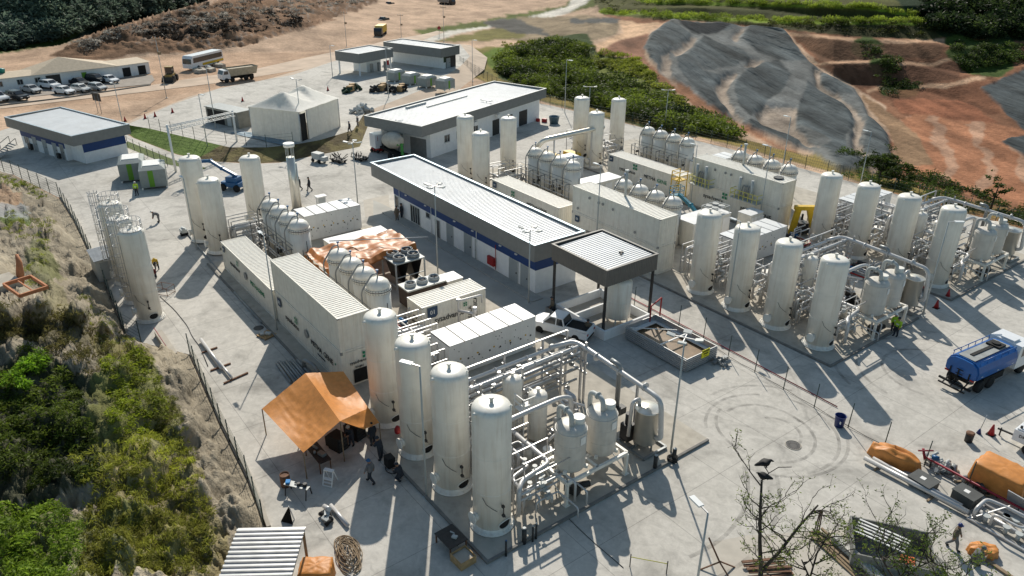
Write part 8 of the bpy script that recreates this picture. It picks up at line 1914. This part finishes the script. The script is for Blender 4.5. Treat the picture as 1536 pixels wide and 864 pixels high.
for pa_, pb_ in (((303, 530), (326, 522)), ((316, 557), (346, 546)), ((336, 576), (372, 560))): a, b = G(*pa_), G(*pb_); m.bar((a[0] - c[0], a[1] - c[1], .06), (b[0] - c[0], b[1] - c[1], .06), .12)
m.build('sleeper', RUST, t)
t = thing('scaffold_frame', 'thin orange wire frame standing on the paving below the slim tanks', 'frame', (*G(248, 440), 0), .6); m = MB()
for x in (-.7, .7):
    for y in (-.5, .5): m.bar((x, y, 0), (x, y, .8), .035)
for z in (.1, .8): m.bar((-.7, -.5, z), (.7, -.5, z), .035); m.bar((-.7, .5, z), (.7, .5, z), .035); m.bar((-.7, -.5, z), (-.7, .5, z), .035); m.bar((.7, -.5, z), (.7, .5, z), .035)
m.build('bar', RUST, t)
t = thing('hose_line', 'long cable snaking over the paving from the tanks to the loose pipes', 'cable', (0, 0, 0)); m = MB(); m.tube(fillet([(*G(*q), .03) for q in [(240, 445), (262, 465), (282, 490), (288, 505), (300, 520), (312, 550)]], 1.0), .03, 6); m.tube(fillet([(*G(*q), .025) for q in [(810, 748), (845, 770), (880, 805), (935, 852)]], 1.0), .02, 5); m.build('cable', DARK, t)
t = thing('ground_pipe', 'thin grey pipe lying on the paving along the container kerb', 'pipe', (0, 0, 0)); a, b = G(282, 352), G(332, 412); m = MB(); m.tube([(*a, .1), (*b, .1)], .09, 8); a, b = G(352, 440), G(393, 486); m.tube([(*a, .12), (*b, .12)], .1, 8); m.build('pipe', GPIPE, t)
t = thing('pump_cart', 'small pump cart at the end of the thin grey pipe', 'pump', (*G(276, 352), 0)); m = MB(); m.cbox((0, 0, .45), (.9, .6, .5)); m.cyl((-.3, 0, .7), (.4, 0, .7), .16, .16, 12); m.build('pump', GENSET, t); m = MB(); m.cyl((.3, -.4, .2), (.3, .4, .2), .2, .2, 14); m.build('wheel', BLACK, t)
# machines by the bank and behind the office
for px_, lab, mt in (((478, 243), 'grey mobile compressor parked below the grass bank', GENSET), ((508, 243), 'dark flat cart with machine parts below the grass bank', DARK), ((540, 240), 'dark tangle of scaffold tubes beside the red boom lift', DARK)):
    t = thing('site_machine', lab, 'machine', (*G(*px_), 0), .3); m = MB()
    if mt is GENSET: m.cbox((0, 0, .9), (1.6, 1.0, .9)); m.cbox((1.2, 0, .7), (.9, .8, .6))
    else:
        m.cbox((0, 0, .4), (2.4, 1.2, .15))
        for k in range(14): x = rr.uniform(-1.2, 1.2); m.bar((x, rr.uniform(-.6, .6), .4), (x + rr.uniform(-.8, .8), rr.uniform(-.6, .6), rr.uniform(.6, 1.3)), .08)
    m.build('body', mt, t)
    for x in (-.6, .7):
        for y in (-.5, .5): wheel(t, x, y, .28, .16)
for px_, lab, k in (((525, 137), 'green tarpaulin heap on the platform before the far kiosk', 0), ((572, 136), 'dark open topped debris bin on the platform', 1), ((600, 137), 'dark mound of bags beside the office roof edge', 2), ((540, 168), 'grey scrap scattered behind the marquee', 3)):
    t = thing('debris_heap', lab, 'heap', (*G(px_[0], px_[1], Z1), Z1), OR); m = MB()
    for q in range(22): m.cbox((rr.uniform(-2.4, 2.4), rr.uniform(-1.0, 1.0), rr.uniform(.1, .8)), (rr.uniform(.4, 1.3), rr.uniform(.3, .9), rr.uniform(.2, .5)), rr.random() * 3, rr.random(), rr.random())
    m.build('debris', (DGREEN, DARK, BLACK, GENSET)[k], t)
    if k < 3: m = MB(); m.cbox((-.3, -.5, .7), (1.4, .9, 1.0), .2); m.cbox((1.2, .5, .8), (1.0, .8, .9), -.3); m.build('plywood_box', PLY, t)
t = thing('plastic_tote', 'blue tub with red and dark bits beside the far office end', 'tub', (*G(831, 185), 0)); m = MB(); m.lathe([(.7, 0), (.9, 1.2), (.95, 1.22), (.85, 1.2), (.65, .1), (0, .1)], n=20); m.build('tub', mat('slate_tub', (.10, .16, .20), .5), t); m = MB(); m.cbox((-1.6, -.8, .3), (.8, .5, .6), .4); m.cbox((-2.6, -1.4, .25), (.5, .5, .5)); m.build('red_crate', RED, t)
# items on the hill side at the left edge
t = thing('steel_tray', 'orange steel frame tray sunk among weeds on the hill', 'frame', tuple(hill(44, 452) + np.array([0, 0, .3])), .25); m = MB(); 
for a, b in (((-1.4, -.9), (1.4, -.9)), ((1.4, -.9), (1.4, .9)), ((1.4, .9), (-1.4, .9)), ((-1.4, .9), (-1.4, -.9))): m.bar((*a, .5), (*b, .5), .12, .25)
m.bar((-1.4, 0, .5), (1.4, 0, .5), .08); m.build('frame', mat('faded_orange_steel', (.5, .2, .09), .7, var=.2), t)
t = thing('orange_chute', 'curved faded orange chute standing on the hill at the left', 'chute', tuple(hill(32, 430) + np.array([0, 0, .2])), .3); m = MB(); m.tube([(.0, 0, 0), (.1, .1, .9), (.0, .3, 1.8), (-.3, .4, 2.4)], [.22, .3, .22, .12], 10); m.build('chute', MATS['faded_orange_steel'], t)
t = thing('concrete_box', 'pale concrete box half buried at the left edge of the hill', 'box', tuple(hill(8, 436) + np.array([0, 0, -.3])), .25); m = MB(); m.box(-1.2, 1.2, -.9, .9, 0, 1.0); m.build('box', KERB, t); m = MB(); m.box(-.3, -.1, -.95, -.905, .2, .7); m.build('bracket', STEEL, t)
t = thing('stair_ramp', 'metal stair and railings at the left edge beside the gatehouse', 'stair', (*G(18, 232), 0), t_rot); m = MB()
for k in range(8): m.box(-1.0, 1.0, -2.2 + .35 * k, -1.95 + .35 * k, .2 * k, .2 * k + .05)
m.build('tread', GPIPE, t); m = MB()
for x in (-1.0, 1.0): m.bar((x, -2.2, .9), (x, .6, 2.4), .06); m.bar((x, -2.2, 0), (x, -2.2, .9), .06); m.bar((x, .6, 1.4), (x, .6, 2.4), .06); m.bar((x, -.8, .8), (x, -.8, 1.7), .06)
m.build('railing', DARK, t)

# ==============================================================================================
# PEOPLE
# ==============================================================================================
def person(label, px_, rz, pose='walk', top=CLDARK, legs=CLDARK, helmet=CLDARK, z=0.0, h=1.74, ref=None):
    g_ = G(px_[0], px_[1], z); t = thing('person', label, 'person', (g_[0], g_[1], z), rz, None)
    s = h / 1.74
    hipz, kneez = .92, .49
    bend = dict(walk=.06, stand=.02, bend=1.05, crouch=.45, work=.3)[pose]
    if pose == 'crouch': hipz = .42
    J = []; E = []; Rr = []
    def a(p, r, par=None):
        J.append(Vector(p) * s); Rr.append(r * s * (1.42 if r > .03 else 1.1))
        if par is not None: E.append((par, len(J) - 1))
        return len(J) - 1
    bx = lambda d: math.sin(bend) * d; bz = lambda d: math.cos(bend) * d
    pel = a((0, 0, hipz), .135); wst = a((bx(.17), 0, hipz + bz(.17)), .128, pel); ch = a((bx(.40), 0, hipz + bz(.40)), .155, wst); nk = a((bx(.55), 0, hipz + bz(.55)), .062, ch)
    hb = bend * .7; hx0, hz0 = bx(.55), hipz + bz(.55)
    j1 = a((hx0 + math.sin(hb) * .08 + .01, 0, hz0 + math.cos(hb) * .08), .068, nk); hd = a((hx0 + math.sin(hb) * .17 + .025, 0, hz0 + math.cos(hb) * .17), .098, j1); tp = a((hx0 + math.sin(hb) * .25 + .01, 0, hz0 + math.cos(hb) * .25), .075, hd)
    nose = a((hx0 + math.sin(hb) * .15 + .125, 0, hz0 + math.cos(hb) * .15), .014, hd)
    foot_z = .05
    for sd_, ph in ((-1, 1), (1, -1)):
        hip = a((0, sd_ * .10, hipz - .04), .10, pel)
        if pose == 'walk': kn = (.10 + .10 * ph, sd_ * .10, kneez + (.02 if ph > 0 else 0)); an = (.26 * ph - (.06 if ph < 0 else 0), sd_ * .09, .09 if ph > 0 else .13)
        elif pose == 'crouch': kn = (.34, sd_ * .17, .46 if ph > 0 else .12); an = (.12 if ph > 0 else -.12, sd_ * .16, .09)
        elif pose in ('bend',): kn = (.02, sd_ * .13, kneez); an = (0, sd_ * .15, .09)
        else: kn = (.03, sd_ * .11, kneez); an = (0.0 + .05 * ph, sd_ * .12, .09)
        k = a(kn, .068, hip); n = a(an, .048, k); f = a((an[0] + .06, an[1], foot_z), .048, n); a((an[0] + .19, an[1] + sd_ * .02, foot_z - .005), .038, f)
        sh = a((bx(.47), sd_ * .19, hipz + bz(.47)), .072, ch)
        if pose == 'walk': el = (bx(.30) - .12 * ph, sd_ * .25, hipz + .21); wr = (bx(.30) + .06 - .16 * ph, sd_ * .25, hipz - .02)
        elif pose == 'bend': el = (bx(.47) + .08, sd_ * .21, hipz + bz(.47) - .26); wr = (bx(.47) + .16, sd_ * .13, hipz + bz(.47) - .50)
        elif pose in ('crouch', 'work'): el = (bx(.47) + .10, sd_ * .24, hipz + bz(.47) - .25); wr = (bx(.47) + .32, sd_ * .12, hipz + bz(.47) - .27)
        else: el = (bx(.4) - .02, sd_ * .26, hipz + .20); wr = (.08, sd_ * .26, hipz - .04)
        e = a(el, .05, sh); w_ = a(wr, .034, e); d = (Vector(wr) - Vector(el)).normalized(); sdv = Vector((0, 1, 0)) if abs(d.y) < .9 else Vector((1, 0, 0)); lat = d.cross(Vector((0, 1, 0))).normalized() if abs(d.y) < .9 else Vector((1, 0, 0))
        palm = a(Vector(wr) + d * .06, .032, w_)
        for q, ln in ((-1.5, .070), (-.5, .085), (.5, .080), (1.5, .062)):
            f0 = a(Vector(wr) + d * .10 + lat * .017 * q, .0098, palm); f1 = a(Vector(wr) + d * (.10 + ln * .6) + lat * .018 * q - sdv * sd_ * .008, .009, f0); a(Vector(wr) + d * (.10 + ln) + lat * .016 * q - sdv * sd_ * .028, .0075, f1)
        th = a(Vector(wr) + d * .05 + lat * .042, .011, palm); a(Vector(wr) + d * .085 + lat * .058 - sdv * sd_ * .015, .009, th)
    me = bpy.data.meshes.new('body'); me.from_pydata([tuple(v) for v in J], E, []); o = bpy.data.objects.new('body', me); COL.objects.link(o)
    md = o.modifiers.new('skin', 'SKIN'); md.use_smooth_shade = True
    for i, sv in enumerate(me.skin_vertices[0].data): sv.radius = (Rr[i], Rr[i] * (1.0 if i > 3 else 1.15)); sv.use_root = (i == 0)
    sb = o.modifiers.new('sub', 'SUBSURF'); sb.levels = 1; sb.render_levels = 1
    bpy.context.view_layer.update(); m2 = bpy.data.meshes.new_from_object(o.evaluated_get(bpy.context.evaluated_depsgraph_get())); m2.name = 'body'
    bpy.data.objects.remove(o); bpy.data.meshes.remove(me)
    m2.materials.clear()
    for mt in (top, legs, SKIN, BLACK): m2.materials.append(mt)
    neck = J[nk]; wrists = [J[i] for i in range(len(J)) if abs(Rr[i] - .032 * s * 1.42) < 1e-6]
    for p in m2.polygons:
        c = p.center; k = 0
        if c.z < .11 * s: k = 3
        elif c.z < hipz * s + .02 and (c - J[pel]).length > .02 and not any((c - q).length < .35 * s and abs(c.y) > .2 * s for q in wrists): k = 1
        if (c - J[hd]).length < .17 * s and (c - neck).dot(J[hd] - neck) > .0006: k = 2
        if any((c - q).length < .11 * s for q in wrists): k = 2
        p.material_index = k; p.use_smooth = True
    o = bpy.data.objects.new('body', m2); COL.objects.link(o); o.parent = t
    hdv = J[hd]; ax = (J[tp] - J[hd]).normalized()
    m = MB(); m.lathe([(.135 * s, .02), (.14 * s, .03), (.112 * s, .05), (.108 * s, .10), (.085 * s, .145), (.04 * s, .165), (0, .168)], n=18); m.cbox((.13 * s, 0, .025), (.07, .16, .012))
    mt_ = Matrix.Translation(hdv) @ Vector((0, 0, 1)).rotation_difference(ax).to_matrix().to_4x4(); m.v = [tuple(mt_ @ Vector(v)) for v in m.v]; m.build('hard_hat', helmet, t)
    if top in (CLVIS, CLYEL):
        m = MB()
        for f in (.18, .34): c = J[pel].lerp(J[ch], f + .35); m.lathe([(.185 * s, -.02), (.187 * s, .02)], c, 16)
        m.build('reflective_band', LAMPW, t)
    return t
def toward(px_a, px_b): a, b = G(*px_a), G(*px_b); return math.atan2(b[1] - a[1], b[0] - a[0])
HELW = PANEL
person('person in khaki coverall walking past the white pickup', (881, 507), R(-60), 'walk', CLKHAKI, CLKHAKI, CLDARK)
person('person in dark coverall walking at the canopy left post', (828, 472), R(-120), 'walk', CLKHAKI, CLDARK, CLDARK)
person('person in black walking in the paved yard, left of a pair', (450, 285), R(-80), 'walk', CLDARK, CLDARK, BLACK)
person('person in black walking in the paved yard, right of a pair', (465, 286), R(-110), 'walk', CLDARK, CLDARK, BLACK)
person('person in khaki standing left beside the glass doors of the long building', (596, 331), R(-60), 'stand', CLKHAKI, CLKHAKI, CLDARK)
person('person in dark clothes standing right beside the glass doors of the long building', (603, 327), R(-150), 'stand', CLDARK, CLDARK, CLDARK)
person('person in a lime hi vis vest standing before the generator boxes', (206, 293), R(-30), 'stand', CLVIS, CLDARK, HELW)
person('person in grey bending over wet paving in the left yard', (239, 333), R(-90), 'bend', CLGREY, CLGREY, HELW)
person('person in a yellow vest bending beside the slim tank', (236, 404), R(-20), 'bend', CLYEL, CLDARK, CLYEL)
person('person in a dark red shirt crouching beside the slim tank', (232, 416), R(-20), 'crouch', CLRED, CLDARK, CLDARK)
person('person with a lime belt walking in shade before the awning', (557, 724), R(-150), 'walk', CLGREY, CLDARK, BOOMB)
person('person in dark clothes standing under the awning edge', (528, 668), R(-60), 'work', CLDARK, CLDARK, GENSET)
person('person in black bending between awning and second near tank', (572, 690), R(200), 'work', CLDARK, CLDARK, CLDARK)
person('person in black crouching by the kerb beside the third near tank', (602, 720), R(200), 'crouch', CLDARK, CLDARK, CLDARK)
person('person in black standing deep in shade right of the awning', (560, 668), R(180), 'stand', CLDARK, CLDARK, BLACK)
person('person in a lime hi vis vest at the middle plinth, left one', (1338, 498), R(-40), 'stand', CLVIS, CLDARK, HELW)
person('person in a lime hi vis vest at the middle plinth, right one', (1343, 504), R(-100), 'stand', CLVIS, CLDARK, DARK)
person('person in khaki walking head down at the lower right', (1427, 822), R(20), 'walk', CLKHAKI, CLGREY, DBLUE)
person('person in grey crouching before the low orange tarpaulin', (1459, 846), R(60), 'crouch', CLGREY, CLGREY, CLGREY)
person('person in dark blue walking beside the marquee end', (525, 199), R(-90), 'walk', CLDARK, CLDARK, DBLUE, Z1)
person('person in pale clothes standing behind the marquee end', (537, 190), R(-90), 'stand', CLGREY, CLGREY, HELW, Z1)
# dark tools and hoses in the shade between awning and tanks
t = thing('welding_set', 'black welding machine with cables in shade beside the near tanks', 'welder', (*G(585, 700), 0)); m = MB(); m.box(-.3, .3, -.25, .25, .1, .8); m.build('cabinet', BLACK, t); m = MB(); m.tube([(.3 + .5 * math.cos(a), .4 * math.sin(a), .04) for a in np.linspace(0, 9, 40)], .025, 5); m.build('cable', BLACK, t)
for px_, lab in (((535, 655), 'black machine cabinet deep in shade under the orange awning'), ((508, 672), 'black toolbox stack under the near pole of the orange awning')):
    sheet_thing('tool_cabinet', lab, 'cabinet', px_, [('cabinet', BLACK, lambda m: (m.box(-.5, .5, -.4, .4, 0, 1.1), m.box(-.9, -.52, -.3, .3, 0, .7))), ('drawer', DARK, lambda m: [m.box(.502, .53, -.36, .36, .1 + .25 * k, .3 + .25 * k) for k in range(4)])], .3)
t = thing('red_extinguisher', 'red bag hung beside the first near tank foot', 'bag', (*G(597, 656), .3)); m = MB(); m.lathe([(.05, 0), (.2, .1), (.22, .35), (.1, .6), (0, .62)], n=14); m.build('bag', RED, t)

# ==============================================================================================
# BARE TREES AND BIRDS
# ==============================================================================================
def tree(label, px_, segs, seed, spread, leaves, leaf_cols, tips=None):
    """segs: main limbs as lists of (dx, dy, z, r)."""
    g_ = G(*px_); t = thing('bare_tree', label, 'tree', (*g_, 0)); rr = random.Random(seed); m = MB(); br = MB(); ends = []
    RT = Vector((_rt[0], _rt[1], 0)).normalized(); FW = Vector((_fw[0], _fw[1], 0)).normalized()
    def P(q): return RT * q[0] + FW * q[1] + Vector((0, 0, q[2]))
    limbs = []
    for sgm in segs:
        pts = [P(q) for q in sgm]; m.tube(pts, [q[3] for q in sgm], 8); limbs.append((pts, [q[3] for q in sgm]))
    def twig(p, d, L, r, lev):
        pts = [p]; n_ = 5; q = p.copy(); dd = d.copy()
        for k in range(n_):
            dd = (dd + Vector((rr.uniform(-.38, .38), rr.uniform(-.38, .38), rr.uniform(-.22, .36)))).normalized(); q = q + dd * (L / n_); pts.append(q.copy())
            if lev > 0 and k > 0 and rr.random() < .85: twig(q.copy(), (dd + Vector((rr.uniform(-1, 1), rr.uniform(-1, 1), rr.uniform(-.5, .7)))).normalized(), L * rr.uniform(.4, .65), r * .55, lev - 1)
            if lev <= 1: ends.append(q.copy())
        br.tube(pts, [r * (1 - .75 * k / n_) for k in range(n_ + 1)], 5)
    for pts, rs in limbs[(1 if len(limbs) > 1 else 0):] + limbs[:1]:
        for i in range(1, len(pts)):
            a, b = pts[i - 1], pts[i]
            for k in range(spread):
                f = rr.random(); p = a.lerp(b, f)
                if p.z < 2.2: continue
                d = Vector((rr.uniform(-1, 1), rr.uniform(-1, 1), rr.uniform(-.1, .8))).normalized(); twig(p, d, rr.uniform(1.0, 2.2), .038, 2)
    m.build('trunk', BARK, t); br.build('branches', BARK, t)
    n_ = leaves; e = [ends[rr.randrange(len(ends))] for _ in range(n_)]; e = np.array([tuple(v) for v in e]) + np.random.default_rng(seed).normal(scale=.09, size=(n_, 3))
    cc = np.array(leaf_cols[0])[None] + (np.array(leaf_cols[1]) - np.array(leaf_cols[0]))[None] * np.random.default_rng(seed + 1).random((n_, 1))
    o = leaf_cloud('leaves', e, .5, .045, cc, t)
    return t
LC2 = ((.06, .09, .02), (.22, .30, .04))
tree('bare forked tree carrying two black birds at the bottom edge', (1133, 905), [[(0, 0, 0, .16), (0, 0, 1.4, .14), (-.05, .0, 2.2, .12)], [(-.05, 0, 2.2, .11), (-.35, .1, 4.0, .09), (-.6, .2, 6.0, .07), (-.75, .3, 7.6, .05)], [(-.05, 0, 2.2, .10), (.7, .1, 3.4, .08), (1.5, .3, 4.9, .06), (2.3, .6, 5.9, .04)]], 5, 4, 900, LC2)
tree('thin twiggy tree in front of the weathered planks', (1210, 930), [[(0, 0, 0, .1), (-.05, 0, 1.6, .08), (-.35, 0, 2.8, .065)], [(-.35, 0, 2.8, .05), (-.2, .2, 4.2, .04), (.2, .3, 5.4, .025)], [(-.35, 0, 2.8, .05), (-.9, .1, 3.9, .03)]], 8, 5, 1300, LC2)
tree('thin leafy tree in front of the grey crate', (1322, 950), [[(0, 0, 0, .1), (0, 0, 1.8, .085), (.05, 0, 3.2, .07)], [(.05, 0, 3.2, .05), (-.7, .2, 4.3, .035), (-1.3, .3, 5.3, .02)], [(.05, 0, 3.2, .05), (.8, .2, 4.1, .035), (1.5, .2, 4.6, .02)]], 14, 6, 2000, ((.05, .08, .02), (.15, .22, .035)))
tree('small shrubby tree at the lower right edge of the boards', (1400, 960), [[(0, 0, 0, .08), (.1, 0, 1.8, .06), (.2, 0, 2.9, .04)], [(.2, 0, 2.9, .03), (.9, .1, 3.6, .02)], [(.1, 0, 1.8, .04), (-.7, .1, 3.0, .02)]], 19, 6, 1800, LC2)
def bird(label, base, head, rz):
    t = thing('black_bird', label, 'bird', base, rz); J = [(0, 0, .30), (-.16, 0, .25), (-.34, 0, .17), (-.52, 0, .10), (.13, 0, .34), (.22, 0, .42), head, (head[0] + .10, 0, head[2] - .02), (0.02, -.07, .14), (.04, -.08, .0), (.02, .07, .14), (.04, .08, .0), (-.05, -.13, .28), (-.3, -.11, .2), (-.05, .13, .28), (-.3, .11, .2)]
    E = [(0, 1), (1, 2), (2, 3), (0, 4), (4, 5), (5, 6), (6, 7), (0, 8), (8, 9), (0, 10), (10, 11), (0, 12), (12, 13), (0, 14), (14, 15)]; Rr = [.15, .14, .10, .035, .12, .06, .052, .014, .04, .012, .04, .012, .10, .045, .10, .045]
    me = bpy.data.meshes.new('body'); me.from_pydata(J, E, []); o = bpy.data.objects.new('body', me); COL.objects.link(o); md = o.modifiers.new('skin', 'SKIN'); md.use_smooth_shade = True
    for i, sv in enumerate(me.skin_vertices[0].data): sv.radius = (Rr[i], Rr[i]); sv.use_root = (i == 0)
    o.modifiers.new('sub', 'SUBSURF').levels = 2; bpy.context.view_layer.update(); m2 = bpy.data.meshes.new_from_object(o.evaluated_get(bpy.context.evaluated_depsgraph_get())); bpy.data.objects.remove(o); bpy.data.meshes.remove(me)
    m2.materials.clear(); m2.materials.append(FEATHER); m2.name = 'body'; o = bpy.data.objects.new('body', m2); COL.objects.link(o); o.parent = t
    m = MB(); m.tube([(-.06, -.02, .0), (.12, -.02, .0)], .012, 5); m.tube([(-.06, .06, .0), (.12, .06, .0)], .012, 5); m.build('claw', GPIPE, t); return t
g_ = G(1133, 905); RTv = Vector((_rt[0], _rt[1], 0)).normalized(); FWv = Vector((_fw[0], _fw[1], 0)).normalized()
q = Vector((*g_, 0)) + RTv * -.75 + FWv * .3 + Vector((0, 0, 7.62)); bird('black vulture perched on the tree tip, lower of two', q[:], (.24, 0, .46), math.atan2(-RTv.y, -RTv.x))
q = q + RTv * .12 + FWv * .2 + Vector((0, 0, .62)); bird('black vulture perched above its mate, higher of two', q[:], (.27, 0, .36), math.atan2(RTv.y, RTv.x))
t = thing('dead_branch', 'thin dead branch holding the upper bird above the tree tip', 'branch', (q - RTv * .12 - FWv * .2 - Vector((0, 0, .62)))[:]); m = MB(); m.tube([tuple(RTv * .02), tuple(RTv * .3 + FWv * .1 + Vector((0, 0, .35))), tuple(RTv * .12 + FWv * .2 + Vector((0, 0, .61))), tuple(RTv * .1 + FWv * .25 + Vector((0, 0, .7)))], .025, 6); m.tube([tuple(RTv * .3 + FWv * .1 + Vector((0, 0, .35))), tuple(RTv * .7 + FWv * .1 + Vector((0, 0, .7))), tuple(RTv * 1.3 + FWv * .1 + Vector((0, 0, .72)))], .02, 6); m.build('twig', BARK, t)
# two trees standing alone before the red pit
def bush_tree(label, px_, z, r, h, n_, cols):
    g_ = G(*px_, z); t = thing('leafy_tree', label, 'tree', (*g_, z)); m = MB(); m.tube([(0, 0, -.5), (.05, 0, h * .4), (.1, .1, h * .75)], [.14, .1, .05], 7); m.tube([(0, 0, h * .3), (.5, .2, h * .6)], .06, 6); m.tube([(0, 0, h * .35), (-.5, -.2, h * .65)], .06, 6); m.build('trunk', BARK, t)
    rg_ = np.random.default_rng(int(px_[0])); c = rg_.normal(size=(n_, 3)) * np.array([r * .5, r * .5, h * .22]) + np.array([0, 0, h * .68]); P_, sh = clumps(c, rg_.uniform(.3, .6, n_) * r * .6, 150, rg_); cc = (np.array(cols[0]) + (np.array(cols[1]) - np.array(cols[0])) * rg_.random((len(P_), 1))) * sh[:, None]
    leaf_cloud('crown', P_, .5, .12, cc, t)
bush_tree('small dark tree standing alone before the red pit floor', (1487, 310), -.5, 1.3, 3.4, 26, ((.03, .05, .012), (.10, .15, .025)))
bush_tree('dark bushy tree at the liner foot behind the back row', (1318, 270), -.3, 2.2, 3.2, 40, ((.03, .05, .012), (.08, .12, .02)))
bush_tree('round dark shrub beside the bushy tree at the liner foot', (1346, 278), -.3, 1.8, 2.6, 30, ((.03, .05, .012), (.10, .14, .02)))
